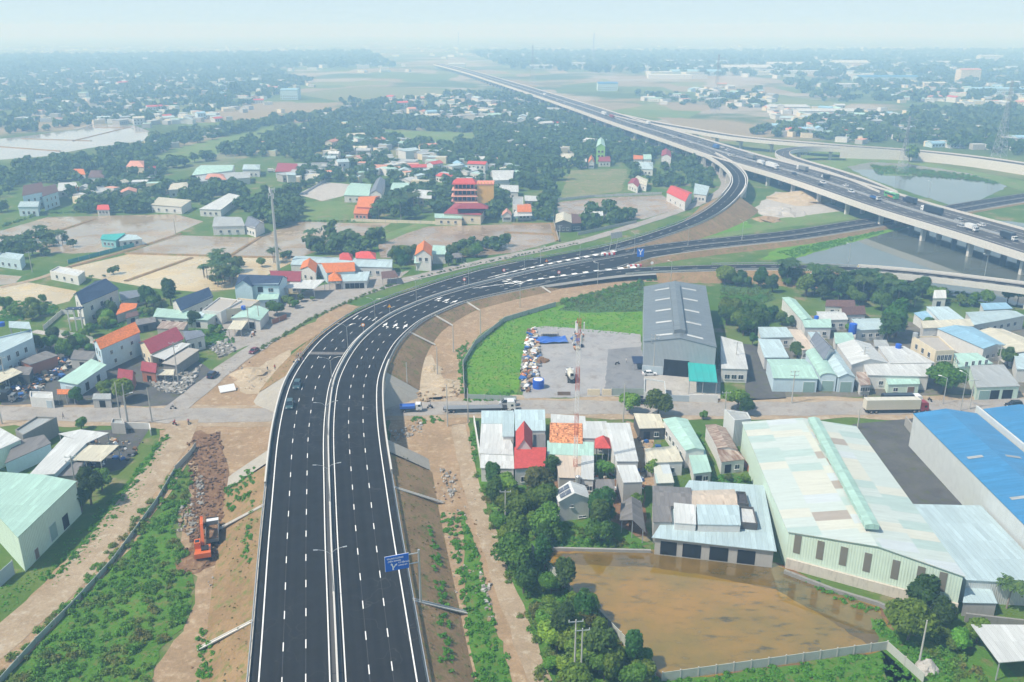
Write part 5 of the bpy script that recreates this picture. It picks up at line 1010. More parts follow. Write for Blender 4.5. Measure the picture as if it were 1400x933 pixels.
# where nothing may grow
OCC = [(np.array(inset(ccw([tuple(p) for p in q]), -.9))) for _, q, _ in BLD]
ROADS = [(main, lambda q: max(wl(q), wr(q))+3), (rA, lambda q: 6.5), (rB, lambda q: 6.5), (street, lambda q: 5.4), (service, lambda q: 4), (dirtroad, lambda q: 4.2), (track, lambda q: 2.4), (ex, lambda q: 20), (rC, lambda q: 6), (rD, lambda q: 8)]
def free(pts, houses=True, pad=0.):
    ok = np.ones(len(pts), bool)
    if houses:
        for q in OCC:
            lo, hi = q.min(0), q.max(0); m = (pts > lo).all(1) & (pts < hi).all(1)
            if m.any(): i = np.where(m)[0]; ok[i[inpoly(pts[i], [tuple(p) for p in q])]] = False
    for rd, w in ROADS:
        A = rd.A[::2,:2]; W_ = np.array([w(q) for q in np.arange(len(A))*rd.step*2])+pad
        for k in range(0, len(pts), 2000):
            d = ((pts[k:k+2000,None,:]-A[None])**2).sum(2)-W_[None]**2; ok[k:k+2000] &= d.min(1) > 0
    return ok
NTREE = [0]
def grow(kind, x, y, s, label, cat='tree', name='tree', group=None, parts=True, z=0.):
    tr, cr = VEG[kind]; r = thing(name, label, cat, (x,y,z), rng.random()*6.28, group); r.scale = (s, s, s*(.88+.24*rng.random()))
    link('trunk', tr, r); link('crown', cr, r); NTREE[0] += name == 'tree'; return r
def single(pxy, kind, s, label, cat='tree', name='tree', group=None): g_ = G(*pxy, 0); return grow(kind, g_.x, g_.y, s, label, cat, name, group)
# trees one can point at
single((860,565),'light0',1.2,'slim light green street tree beside the pole in front of the gravel yard'); single((899,570),'round0',1.15,'round dense street tree in front of the grey warehouse'); single((1008,560),'light1',1.4,'loose spreading street tree right of the teal awning')
single((1018,568),'dark0',.9,'small dark tree at the street corner of the factory shed'); single((1290,538),'round1',1.5,'broad spreading tree before the mint shop on the street'); single((1088,490),'round0',.8,'small round tree wedged between the pale blue sheds'); single((1224,462),'dark1',2.0,'big dark tree in the middle of the pale sheds')
single((1212,468),'dark0',1.6,'dark bushy tree left of the biggest one between the sheds'); single((1240,878),'round1',1.15,'round bright green tree at the right corner of the brown pond'); single((1262,842),'dark1',1.35,'dark rounded tree against the front wall of the factory shed'); single((1283,858),'dark0',1.0,'small dark tree behind the round bright one at the pond')
single((1312,890),'light0',.9,'light green bush tree left of the white corner canopy'); single((1335,880),'tree1',.8,'leafy small tree beside the white corner canopy'); single((1376,832),'palm0',.95,'coconut palm at the stone wall below the blue lean-to','palm','palm_tree')
single((735,690),'olive0',1.35,'yellowish olive tree among the green ones behind the red roof'); single((752,655),'dark1',.95,'dark slim tree at the back of the red roof'); single((827,652),'light0',.95,'light green tree behind the red pyramid pavilion'); single((826,716),'dark0',1.25,'dark tree between the solar house and the barn'); single((870,690),'light1',.8,'pale green tree beside the dark barn roof')
single((890,650),'light0',.85,'thin leafed tree beside the broken white roof'); single((234,418),'tall0',1.35,'tall pointed dark tree beside the paddies behind the navy roof'); single((172,548),'round0',1.15,'dense round tree beside the twin concrete poles'); single((265,448),'dark0',1.0,'dark round tree in front of the mint roof'); single((379,432),'tree2',1.15,'leafy tree between the navy villa and the service road')
single((125,690),'dark1',1.3,'dark spreading tree at the corner of the mint factory shed'); single((112,700),'dark0',.9,'low dark tree on the right of the mint factory shed'); single((140,672),'tree0',1.0,'mid green tree behind the shed right of the pink shelter'); single((107,552),'dark0',.75,'dark little tree by the white cargo container'); single((112,588),'light0',.7,'light green young tree on the street left of the flat hut')
single((322,132),'mid1',3.2,'huge round tree standing alone far on the left beyond the fields'); single((1243,222),'mid0',2.4,'lone round tree on the reedy bank below the white retaining wall'); single((140,540),'tree1',.7,'small tree on the left of the dense round one by the street'); single((52,482),'dark0',1.0,'dark tree right beside the pale blue townhouse')
# zones of trees: polygon in the photo, trees per m2, kinds, size, label, group
TN = 'tree'
ZN = [
 ([(650,648),(700,654),(728,655),(746,690),(752,728),(812,718),(845,712),(890,738),(885,750),(735,750),(742,770),(778,818),(800,838),(860,890),(900,935),(820,975),(770,975),(738,920),(700,830),(678,745),(660,700)], .055, ('tree0','tree1','tree2','tree3','dark0','light0','light1','olive0','tall0'), .95, 'leafy green tree in the thicket between the dirt track and the brown pond', 'trees of the pond thicket'),
 ([(975,382),(1040,378),(1062,398),(1060,408),(985,395)], .02, ('dark0','tree1'), 1.1, 'tree behind the grey warehouse beside the vegetable field', 'trees behind the grey warehouse'),
 ([(985,446),(1010,432),(1050,440),(1040,470),(1025,480),(1018,462),(988,458)], .045, ('dark0','dark1','tree1'), 1.25, 'dark tree between the grey warehouse and the pale sheds', 'dark trees right of the grey warehouse'),
 ([(1065,385),(1150,388),(1215,392),(1275,410),(1262,420),(1215,432),(1190,415),(1120,410),(1092,404)], .05, ('tree1','dark1','dark0','palm0','palm1','palm0','banana0'), 1.2, 'tree in the belt between the palms and the low viaduct', 'trees below the low viaduct'),
 ([(1240,398),(1400,412),(1400,425),(1300,420)], .035, ('light0','tree1'), 1., 'tree on the reedy bank under the low viaduct', 'trees at the reeds'),
 ([(1350,482),(1388,488),(1400,510),(1390,512),(1352,496)], .05, ('dark1','tree2'), 1.0, 'dark tree in the row between roofs at the right edge', 'dark tree row at the right edge'),
 ([(960,568),(988,575),(1022,640),(1035,662),(985,660),(975,630)], .03, ('light0','tree0','dshrub0'), .7, 'small tree in the green gap beside the rust striped shed', 'trees beside the rust striped shed'),
 ([(1180,850),(1330,870),(1350,933),(1280,933),(1240,905)], .012, ('dshrub0','light1','tree1'), .8, 'low tree on the grassy corner right of the brown pond', 'low trees right of the pond'),
 ([(275,378),(300,362),(330,366),(322,390),(300,398),(275,396)], .05, ('palm0','palm1','tree0','palm0'), .95, 'tree in the palm clump behind the pale navy villa', 'palm clump behind the navy villa'),
 ([(345,372),(368,362),(400,358),(396,350),(382,352),(352,368)], .04, ('palm0','palm0','tree1'), .9, 'tree beside the tall grey mast at the paddies', 'trees at the grey mast'),
 ([(410,345),(440,330),(520,328),(518,342),(480,350),(440,350)], .03, ('tree1','palm0','tree0','dark0'), 1.15, 'tree in the row between the brown paddies and the long white hall', 'trees behind the long white hall'),
 ([(540,352),(566,345),(566,362),(548,372),(538,362)], .05, ('tree0','dark0'), 1., 'tree at the left of the tall orange roofed house', 'trees left of the tall orange house'),
 ([(590,358),(612,345),(640,340),(690,330),(694,340),(660,350),(612,364)], .045, ('tree0','tree2','dark1'), .95, 'roadside tree between the brown paddy and the service road', 'roadside trees along the brown paddy'),
 ([(795,300),(830,292),(868,292),(870,303),(830,312),(795,318)], .03, ('mid0','mid1','dark0'), 1.15, 'tree in the clump between the long paddy and the service road', 'trees at the long brown paddy'),
 ([(350,282),(405,262),(412,300),(380,312),(352,305)], .03, ('mid0','mid1','dark1'), 1.3, 'tree in the dense dark clump left of the grassy field', 'dark clump left of the grassy field'),
 ([(505,285),(540,272),(580,285),(572,302),(510,303)], .025, ('palm0','mid0','palm1','mid1'), 1.2, 'tree in the palm grove behind the paddy left of the temple', 'palm grove left of the temple'),
 ([(590,285),(615,270),(610,290),(596,296)], .03, ('mid0','mid1'), 1.2, 'tree tucked in at the left side of the maroon hall', 'trees left of the maroon hall'),
 ([(660,292),(672,270),(690,270),(688,292),(680,300),(662,302)], .035, ('mid1','mid0'), 1.3, 'tree clustered at the right foot of the yellow temple', 'trees right of the temple'),
 ([(728,288),(745,275),(756,285),(750,303),(730,300)], .03, ('mid1','mid0'), 1.2, 'tree right of the orange roofed rest house', 'trees right of the rest house'),
 ([(0,345),(20,330),(60,325),(105,335),(90,348),(40,352),(40,360),(0,366)], .018, ('mid0','tree1','palm0'), 1.1, 'tree in the gardens between the pale left house and turquoise shed', 'garden trees left of the turquoise shed'),
 ([(62,380),(110,385),(170,372),(160,378),(112,390),(66,388)], .02, ('light0','dshrub0','palm0'), .7, 'small tree around the white flat house at the lane', 'small trees at the white flat house'),
 ([(115,445),(150,430),(210,420),(232,430),(215,448),(190,438),(160,448),(120,462)], .025, ('tree0','light0','dark0'), .85, 'tree in the gardens behind the orange tiled townhouse', 'garden trees by the white villa'),
 ([(0,425),(20,415),(85,412),(85,432),(40,440),(0,445)], .012, ('light1','tree0'), .9, 'tree at the weedy field left of the white villa', 'trees left of the white villa'),
 ([(150,515),(180,520),(165,552),(120,545)], .03, ('light0','palm0','tree0'), .6, 'small tree in the row behind the street beside the maroon pavilions', 'small street trees by the pavilions'),
 ([(1100,455),(1160,448),(1260,446),(1300,452),(1240,458),(1180,464)], .02, ('dark0','tree1','light0','dshrub0'), .8, 'small tree squeezed in between the pale sheds on the right', 'small trees between the pale sheds'),
 ([(1040,440),(1066,436),(1100,452),(1060,448)], .05, ('dark0','tree1'), .9, 'tree at the corner of the long mint roof', 'trees at the long mint roof'),
 ([(1300,500),(1330,515),(1325,532),(1270,528)], .02, ('tree0','dshrub0'), .8, 'low tree beside the broad tree before the mint shop', 'low trees before the mint shop'),
 ([(60,470),(120,440),(135,470),(125,490),(90,492),(70,480)], .03, ('tree0','light0','dark0'), .8, 'tree behind the brick shed near the orange tiled townhouse', 'trees behind the brick shed'),
 ([(186,415),(232,400),(236,412),(212,425),(190,420)], .035, ('tree1','dark0','palm0'), .95, 'tree between the villa outhouse and the navy roofed house', 'trees left of the navy roofed house'),
 ([(255,440),(300,440),(312,452),(290,465),(262,455)], .03, ('light0','tree0','dshrub0'), .7, 'small tree in the weedy strip beside the mint roof', 'small trees in the weedy strip'),
 ([(385,400),(440,396),(432,412),(398,428),(380,425)], .03, ('tree0','dark0','light0'), .7, 'tree along the service road before the white canopy', 'trees before the white canopy'),
 ([(1120,395),(1190,398),(1230,412),(1200,428),(1150,412)], .02, ('palm0','palm1','dark1','tree2'), 1.1, 'tree in the palm grove above the pale sheds', 'palm grove above the pale sheds'),
 ([(100,600),(160,596),(170,610),(150,640),(112,668),(105,650)], .01, ('dark0','tree0'), .7, 'tree in the scrap strewn yard left of the dirt road', 'trees left of the dirt road'),
 ([(0,560-20),(25,545),(20,560),(0,562)], .02, ('dshrub0',), .6, 'low shrub at the far left of the street', 'shrubs at the left of the street'),
]
BELT = [
 ([(0,240),(60,222),(200,203),(215,190),(330,172),(430,158),(500,152),(600,170),(690,165),(745,155),(840,195),(850,228),(775,235),(755,270),(700,252),(560,205),(520,205),(420,222),(330,215),(262,224),(200,250),(100,250),(0,258)], .016, 1.45),
 ([(80,262),(200,248),(330,258),(345,290),(300,292),(210,292),(100,292),(90,280)], .015, 1.3), ([(420,222),(520,210),(560,240),(640,240),(660,225),(700,235),(740,262),(700,262),(580,280),(470,250),(400,262)], .011, 1.2),
 ([(850,200),(920,208),(985,240),(975,262),(900,258),(858,250)], .011, 1.1), ([(690,150),(790,160),(870,195),(915,210),(880,230),(780,215)], .011, 1.4),
 ([(0,95),(330,85),(430,110),(330,150),(200,168),(100,178),(0,186)], .0028, 1.7), ([(430,130),(520,125),(690,128),(780,150),(690,165),(500,155)], .0035, 1.7),
 ([(1010,185),(1100,190),(1250,198),(1400,214),(1400,168),(1250,160),(1150,160),(1080,172)], .0075, 1.6), ([(1240,150),(1400,150),(1400,200),(1260,195)], .004, 1.7), ([(860,130),(1050,125),(1050,150),(960,150)], .0016, 1.8), ([(1060,110),(1400,105),(1400,140),(1120,140)], .0014, 2),
 ([(0,78),(500,72),(540,92),(330,95),(0,100)], .0012, 3), ([(640,72),(1400,70),(1400,108),(900,104),(700,95)], .0007, 3), ([(800,215),(870,225),(850,240),(790,232)], .005, 1.1), ([(1185,226),(1330,236),(1375,250),(1250,236)], .001, .7),
 ([(0,255),(28,262),(24,292),(0,292)], .006, 1.2), ([(430,300),(500,290),(490,300)], .004, .8), ([(560,262),(600,258),(612,280),(590,292)], .008, 1.1), ([(745,255),(765,262),(760,300),(742,280)], .01, 1.),
]
cand = []
for poly, dn, kinds, s, lab, grp in ZN:
    p = scatter(px(poly), dn*1.35); p = p[free(p)]
    cand += [(x*x+y*y, x, y, kinds[rng.integers(len(kinds))], s*(.55+.8*rng.random()), lab, grp) for x, y in p]
belt = []
for poly, dn, s in BELT:
    p = scatter(px(poly), dn); p = p[free(p, True)]
    for f in FIELDS: p = p[~inpoly(p, f)]
    # gaps and denser drifts, as in real groves
    dens = np.sin(p[:,0]*.031+1.3*np.sin(p[:,1]*.017))*np.sin(p[:,1]*.023+1.7*np.sin(p[:,0]*.019)); p = p[dens+rng.random(len(p))*1.3 > -.25]
    belt += [(x, y, s*(.65+.6*rng.random())) for x, y in p]
cand.sort(key=lambda c: c[0])
npalm = 0
for i, (d2, x, y, k, s, lab, grp) in enumerate(cand):
    isp = k.startswith('palm'); sh_ = 'shrub' in k; g2 = ('palms of the '+grp) if isp else ('shrubs of the '+grp) if sh_ else grp
    lb = lab
    if k == 'banana0': grow(k, x, y, s, 'banana plant with pale ragged leaves below the low viaduct', 'banana plant', 'banana_plant', 'banana plants below the viaduct'); continue
    if isp: lb = lab.replace('tree in the palm clump', 'coconut palm in the clump').replace('small tree', 'small palm').replace('tree', 'coconut palm', 1)
    if sh_: lb = lab.replace('small tree', 'low shrub').replace('low tree', 'low shrub').replace('tree', 'low shrub', 1)
    if NTREE[0] > 285 and not (isp or sh_): belt.append((x, y, s)); continue
    grow(k, x, y, s, ' '.join(lb.split()[:16]), 'palm' if isp else 'shrub' if sh_ else 'tree', 'palm_tree' if isp else 'shrub' if sh_ else 'tree', g2)
for x, y, s in [(690,705,1),(716,722,1.1),(728,708,.9),(742,720,1.),(700,690,.9),(760,735,1)]:
    g_ = G(x, y); grow('banana0', g_.x, g_.y, s*1.1, 'banana plant with broad pale leaves in the thicket below the olive tree', 'banana plant', 'banana_plant', 'banana plants in the thicket')
def mass(name, items, protos, mat, label=None):
    "countless plants of one kind as one object: items (x, y, scale[, z])"
    Vs = []; Fs = []; o = 0
    for it in items:
        V, F = protos[rng.integers(len(protos))]; a = rng.random()*6.28; c, s_ = math.cos(a), math.sin(a); k = it[2]; M = np.array([[c*k,-s_*k,0],[s_*k,c*k,0],[0,0,k*(.8+.4*rng.random())]])
        Vs.append((V @ M.T+np.array([it[0], it[1], it[3] if len(it) > 3 else 0])).astype(np.float32)); Fs.append(F+o); o += len(V)
    ob = link(name, npmesh(name, np.vstack(Vs), np.vstack(Fs), mat)); ob['kind'] = 'stuff'; return ob
nearb = [b for b in belt if b[0]**2+b[1]**2 < 900**2]; farb = [b for b in belt if b[0]**2+b[1]**2 >= 900**2]
def wide(P_, tr=True):
    V, F = P_
    if tr: t4 = np.array([[-.2,0,0],[.2,0,0],[.15,0,4],[-.15,0,4],[0,-.2,0],[0,.2,0],[0,.15,4],[0,-.15,4]], float); F = np.vstack([F, np.array([[0,1,2,3],[4,5,6,7]])+len(V)]); V = np.vstack([V, t4])
    return V, F
mass('tree_belt', nearb, [wide(crown_pts(2.6, 3.2, 2.7, 7, 150, .6)) for _ in range(6)], LF['far'])
mass('distant_woods', farb, [wide(crown_pts(2.0, 3.6, 2.3, 5, 46, 1.1), False) for _ in range(6)], LF['far'])
# undergrowth: weeds and scrub nobody could count
def clump(r, h, n, s): V, F = crown_pts(h*.25, r, h, 4, n, s); V[:,2] = np.maximum(V[:,2], 0); return V, F
CW = [clump(1., .8, 75, .15) for _ in range(5)]; CS = [clump(1.2, 1.1, 130, .14) for _ in range(5)]
def slopez(p):
    "height of the embankment under a point"
    d = ((main.A[:,None,:2]-p[None])**2).sum(2); k = d.argmin(0); q = k*main.step
    off = ((p-main.A[k,:2])*main.N[k,:2]).sum(1); w = np.array([wl(a) if o < 0 else wr(a) for a, o in zip(q, off)])+.45; h = np.array([hemb(a) for a in q]); return np.clip(h-(np.abs(off)-w)/1.65, 0, h)
def cover(polys, dn, s):
    out = []
    for poly in polys:
        p = scatter(px(poly), dn); p = p[free(p, True, -1.5)]
        if len(p): z = slopez(p); out += [(x, y, s*(.5+.8*rng.random()), zz) for (x, y), zz in zip(p, z)]
    return out
mass('weeds', cover([[(600,700),(632,702),(655,760),(676,850),(705,945),(650,945),(628,800)], [(585,720),(600,760),(612,850),(622,940),(605,940),(596,830)], [(108,748),(165,668),(225,594),(234,598),(185,680),(130,745),(85,790),(45,795)], [(222,600),(238,590),(175,660)], [(632,545),(700,535),(712,545),(700,549),(635,551)], [(560,572),(600,570),(610,578),(565,580)],
   [(640,585),(652,585),(658,640),(648,640)], [(1180,848),(1320,905),(1290,945),(1235,900)], [(905,930),(1050,914),(1205,892),(1255,930),(1230,960),(920,960)], [(305,668),(352,660),(350,700),(318,712)], [(330,780),(350,700),(345,800)], [(925,600),(965,590),(1010,650),(1035,662),(980,660),(945,650)], [(1105,790),(1180,822),(1200,835),(1180,838),(1100,798)], [(728,762),(775,815),(765,820),(735,790)], [(800,840),(890,928),(860,930),(800,870)], [(0,410),(70,412),(85,425),(20,440),(0,440)], [(395,375),(420,372),(420,385),(400,392)], [(900,312),(985,285),(1000,296),(920,335)], [(1060,345),(1225,312),(1150,335),(1085,352)], [(262,450),(310,452),(322,468),(285,478)], [(115,442),(160,426),(200,421),(235,426),(230,440),(190,440),(150,456)], [(0,530),(12,528),(10,545),(0,548)], [(270,850),(300,900),(290,933),(270,933)], [(625,480),(640,465),(640,540),(630,540)]], .95, .65), CW, LF['weed'])
mass('undergrowth', cover([[(0,945),(64,868),(150,782),(228,690),(246,690),(236,722),(252,755),(262,800),(258,850),(215,890),(200,945)], [(240,645),(262,650),(258,690),(232,700),(200,725),(150,780),(60,865),(0,930),(0,915),(100,810),(180,715)], [(650,645),(735,655),(890,745),(735,752),(800,840),(905,940),(740,945),(668,712)], [(735,742),(890,738),(885,752),(738,750)], [(765,412),(875,384),(878,396),(770,424)], [(985,400),(1050,402),(1050,414),(985,415)], [(1190,845),(1250,880),(1330,860),(1400,940),(1290,940)], [(1190,226),(1260,232),(1330,240),(1376,254),(1320,246),(1240,240),(1200,238)], [(1180,374),(1280,394),(1390,415),(1390,430),(1280,412)], [(985,425),(1050,425),(1045,440),(990,440)]], .42, .8), CS, LF['scrub'])
CG = [clump(.55, .3, 16, .13) for _ in range(5)]
mass('grass', [(x, y, (.3+.4*rng.random()), .05) for pl in ([(650,465),(690,436),(762,419),(800,428),(880,428),(882,460),(800,454),(745,448),(722,455),(714,500),(706,545),(640,545),(632,490)], [(60,812),(108,752),(165,670),(225,594),(236,598),(188,680),(136,745),(92,790)], [(0,945),(64,868),(150,782),(228,690),(246,690),(236,722),(252,755),(262,800),(258,850),(215,890),(200,945)], [(0,800),(20,800),(60,770),(110,720),(140,690),(150,680),(165,668),(108,750),(40,810),(0,850)], [(905,934),(1050,914),(1205,892),(1255,930),(1240,980),(920,980)]) for x, y in scatter(px(pl), .8)], CG, LF['weed'])
mass('crop', [(x, y, .7+.7*rng.random(), .06) for pl in ([(762,424),(800,402),(880,384),(880,426),(800,428)], [(985,388),(1042,384),(1060,410),(1030,420),(988,424)]) for x, y in scatter(px(pl), .7)], CG, LF['far'])
sg = []
for q in np.arange(0, main.L-120, .8):
    if E0-7 < q < E1+7: continue
    for sd in (-1, 1):
        h = hemb(q); w = (wl if sd < 0 else wr)(q)+.45
        for k in range(3):
            if math.sin(q*.11+sd)+math.sin(q*.037+k+2*sd)+rng.random()*2.2 < .9: continue
            u = rng.random(); c = main.at(q+rng.random(), sd*(w+.5+u*(1.65*h-.6))); sg.append((c.x, c.y, .25+.3*rng.random(), h*(1-u)-.02))
mass('slope_grass', sg, CG, LF['olive'])
def hedge(pts, label, n, s, cs=CS, leaf='tree'):
    it = []
    for a, b in zip(pts, pts[1:]):
        A, B_ = G(*a), G(*b); k = max(2, int((B_-A).length/n))
        it += [(*(A.lerp(B_, (i+.5)/k).xy+Vector((rng.normal()*.4, rng.normal()*.4))), s*(.6+.6*rng.random())) for i in range(k)]
    o = mass('hedge', it, cs, LF[leaf]); del o['kind']; tag(o, label, 'hedge')
hedge([(352,481),(372,468),(425,437),(470,416),(505,401),(542,389)], 'long clipped hedge between the service road and the highway embankment', 1.3, .75); hedge([(570,381),(640,364),(720,348),(790,333)], 'thin hedge between the service road and the upper road bend', 1.6, .6)
hedge([(628,500),(660,466),(690,440),(760,417)], 'scrubby hedge along the fence of the bright green field', 1.8, .6, CS, 'scrub'); hedge([(0,311),(60,292),(130,291),(240,290)], 'dark hedge at the far bank of the brown paddies', 2, 1.1); hedge([(405,303),(540,303),(575,304)], 'bushy line along the wall behind the paddies', 3, .8)
hedge([(1090,388),(1160,392),(1250,400)], 'bushy line at the foot of the low viaduct', 2.5, 1.); hedge([(880,384),(980,383),(1060,382)], 'brown green scrub line below the lower ramp', 2, .8, CS, 'scrub')
# ------------------------------------------------------------ vehicles
TY = plain('tyre_rubber', (.02,.02,.02), .9, .1, dirt=0); RIM = plain('wheel_rim', (.35,.35,.36), .4, .05, .5, .6, 0); VGL = glassm('vehicle_glass', (.012,.018,.024), .05); LMP = plain('headlamp', (.7,.7,.68), .2, 0, .6, dirt=0); TAIL = plain('tail_lamp', (.35,.02,.02), .3, 0, .5, dirt=0); CHS = plain('chassis_black', (.025,.025,.028), .7, .1, dirt=.2)
def paint(name, c): return plain('paint_'+name, c, .28, .04, .5, .1, .06)
PT = {k: paint(k, c) for k, c in dict(white=(.72,.73,.74), silver=(.42,.44,.46), teal=(.045,.095,.11), black=(.015,.016,.02), red=(.28,.02,.03), blue=(.035,.12,.36), green=(.10,.38,.12), maroon=(.16,.02,.035), orange=(.62,.13,.03), navy=(.02,.035,.09), tarp=(.025,.035,.05), grey=(.2,.21,.22), cream=(.6,.57,.48), bluetarp=(.03,.12,.5), yellow=(.65,.42,.04)).items()}
WH = {}
def wheel(par, x, y, r=.34, w=.24):
    k = (r, w)
    if k not in WH:
        a = MB(); a.tube((0,-w/2,0),(0,w/2,0), r, TY, n=12); b = MB(); b.tube((0,-w/2-.015,0),(0,w/2+.015,0), r*.58, RIM, n=8); WH[k] = (a.mesh('wheel'), b.mesh('rim'))
    o = link('wheel', WH[k][0], par); o.location = (x, y, r); link('rim', WH[k][1], o)
VM = {}
def piece(par, name, key, fn):
    if key not in VM: mb = MB(); fn(mb); VM[key] = mb.mesh(name)
    return link(name, VM[key], par)
def car(label, loc, rz, col, kind='car', group=None):
    L, H, W_ = {'car': (4.4,1.45,1.78), 'suv': (4.6,1.75,1.86), 'van': (4.9,1.95,1.85), 'pickup': (5.1,1.75,1.85)}[kind]
    r = thing('parked_car' if 0 else kind, label, 'van' if kind == 'van' else 'car', loc, rz, group); m = PT[col]; h = L/2
    hood = .88 if kind != 'van' else 1.05
    def body(mb): mb.profile([(-h,.28),(h-.1,.25),(h,.55),(h-.1,hood-.12),(h-1.2,hood),(-h+.1,hood+.05),(-h,.6)], m, w=W_)
    piece(r, 'body', ('b',kind,col), body)
    x0, x1, x2, x3 = {'car': (-h+.35,-h+1.1,.45,1.15), 'suv': (-h+.12,-h+.5,.4,1.1), 'van': (-h+.08,-h+.25,1.0,1.75), 'pickup': (-.9,-.6,.6,1.25)}[kind]
    def cab(mb):
        for sd in (-1,1):
            pass
        a = [(x0,hood),(x3,hood),(x2,H-.06),(x1,H-.06)]; w0, w1 = W_/2-.05, W_/2-.22
        b0 = [(x0,-w0,hood),(x3,-w0,hood),(x3,w0,hood),(x0,w0,hood)]; t0 = [(x1,-w1,H-.06),(x2,-w1,H-.06),(x2,w1,H-.06),(x1,w1,H-.06)]
        for i in range(4): j = (i+1)%4; mb.face([b0[i],b0[j],t0[j],t0[i]], VGL)
    piece(r, 'windows', ('c',kind), cab)
    def roof(mb):
        w1 = W_/2-.2; mb.box(((x1+x2)/2,0,H-.03), (x2-x1+.06, 2*w1, .07), m)
        for xa, xb in ((x0,x1),(x3,x2),(((x0+x3)/2),((x1+x2)/2))):
            for sd in (-1,1): mb.tube((xa,sd*(W_/2-.06),hood),(xb,sd*(W_/2-.21),H-.04), .05, m, n=4)
        if kind == 'pickup': mb.box((-h+.85,0,hood+.12), (1.6,W_-.1,.2), m)
    piece(r, 'roof', ('r',kind,col), roof)
    for sd in (-1,1): o = piece(r, 'headlight', ('h',kind), lambda mb: mb.box((0,0,0), (.1,.4,.16), LMP)); o.location = (h-.02, sd*(W_/2-.28), hood-.25)
    for sd in (-1,1): o = piece(r, 'tail_light', ('t',), lambda mb: mb.box((0,0,0), (.08,.3,.2), TAIL)); o.location = (-h-.01, sd*(W_/2-.22), hood-.15)
    for x in (-L*.29, L*.31):
        for y in (-W_/2+.1, W_/2-.1): wheel(r, x, y)
    return r
def cabm(mb, x, col, h=2.6, w=2.3, d=1.7):
    m = PT[col]; mb.profile([(x,.6),(x+d,.6),(x+d,1.55),(x+d-.22,h-.15),(x+d-.5,h),(x,h)], m, w=w)
    mb.box((x+d-.08,0,1.98), (.1,w-.3,.75), VGL, 0, 0, -.2); [mb.box((x+d*.6, s_*(w/2+.005), 1.95), (.7,.03,.6), VGL) for s_ in (-1,1)]; mb.box((x+d+.03,0,.75), (.12,w,.3), CHS)
    for s_ in (-1,1): mb.box((x+d+.05, s_*(w/2-.35), 1.0), (.06,.4,.2), LMP)
def truck(label, loc, rz, cab='white', load='white', L=8., kind='box', H=3.4, group=None, name='truck', W_=2.4):
    r = thing(name, label, 'truck' if name != 'bus' else 'bus', loc, rz, group); h = L/2; cd = 1.7 if L < 10 else 2.2
    piece(r, 'cab', ('cab',cab,L,H), lambda mb: cabm(mb, h-cd, cab, min(H,3.1) if L > 10 else 2.3, W_-.1, cd))
    piece(r, 'chassis', ('ch',L), lambda mb: (mb.box((-.3,0,.8), (L-.8,1.0,.35), CHS), mb.box((-.6,0,1.08), (L-cd-.3,W_-.1,.16), CHS)))
    x0, x1 = -h, h-cd-.25; c = (x0+x1)/2; m = PT[load]
    if kind == 'box': piece(r, 'cargo_box', ('box',load,L,H), lambda mb: ([mb.box((c,0,(1.16+H)/2), (x1-x0,W_,H-1.16), m)], [mb.box((x0+(x1-x0)*(k+.5)/8,0,(1.2+H)/2), (.06,W_+.06,H-1.2), m) for k in range(8)]))
    elif kind == 'tarp': piece(r, 'tarpaulin', ('tarp',load,L,H), lambda mb: (mb.profile([(-W_/2,1.16),(W_/2,1.16),(W_/2,H-.25),(W_/2-.35,H),(-W_/2+.35,H),(-W_/2,H-.25)], m, w=.1), mb.box((c,0,(1.16+H-.2)/2), (x1-x0,W_,H-.2-1.16), m), mb.box((c,0,H-.1), (x1-x0-.1,W_-.6,.24), m)))
    elif kind == 'bed': piece(r, 'bed', ('bed',load,L,H), lambda mb: ([mb.box((c,s_*(W_/2-.04),1.5), (x1-x0,.08,.7), m) for s_ in (-1,1)], [mb.box((x,0,1.5), (.08,W_,.7), m) for x in (x0,x1)]))
    elif kind == 'flat': piece(r, 'flatbed', ('flat',load,L), lambda mb: ([mb.box((c-.4,0,1.25), (x1-x0-1.4,W_,.14), m)], [mb.box((c-.4,s_*.5,1.05), (x1-x0-1.2,.18,.3), CHS) for s_ in (-1,1)]))
    elif kind == 'tank': piece(r, 'drum', ('tank',load,L), lambda mb: (mb.tube((x0+.2,0,2.1),(c,0,2.35), .75, m, 1.15, 14), mb.tube((c,0,2.35),(x1-.1,0,2.3), 1.15, m, .85, 14), mb.box((x0+.3,0,2.9), (.5,1.0,.7), CHS)))
    xs = ([h-.8, h-2.6, -h+3., -h+1.6, h-3.9] if L > 13 else [h-.85, -h+1.9, -h+.9] if L > 7.5 else [h-.8, -h+1.2])
    for x in xs:
        for y in (-W_/2+.2, W_/2-.2): wheel(r, x, y, .5 if L > 7 else .4, .4)
    return r
def bus(label, loc, rz, col='green', L=11.):
    r = thing('bus', label, 'bus', loc, rz); h = L/2; m = PT[col]
    mb = MB(); mb.profile([(-h,.4),(h,.4),(h,1.9),(h-.25,3.2),(-h,3.2)], m, w=2.5); mb.build('body', r)
    mb = MB(); [mb.box((-.2,s_*1.255,2.25), (L-1.2,.03,.85), VGL) for s_ in (-1,1)]; mb.box((h-.1,0,2.3), (.1,2.2,1.2), VGL, 0, 0, -.2); mb.build('windows', r)
    mb = MB(); mb.box((-.8,1.275,1.2), (5,.03,.9), PT['orange']); mb.box((-.8,-1.275,1.2), (5,.03,.9), PT['orange']); mb.build('side_panel', r)
    mb = MB(); mb.box((1,0,3.3), (2.4,1.6,.25), PT['white']); mb.build('roof_unit', r)
    for x in (h-2.4, -h+2.6):
        for y in (-1.1,1.1): wheel(r, x, y, .5, .35)
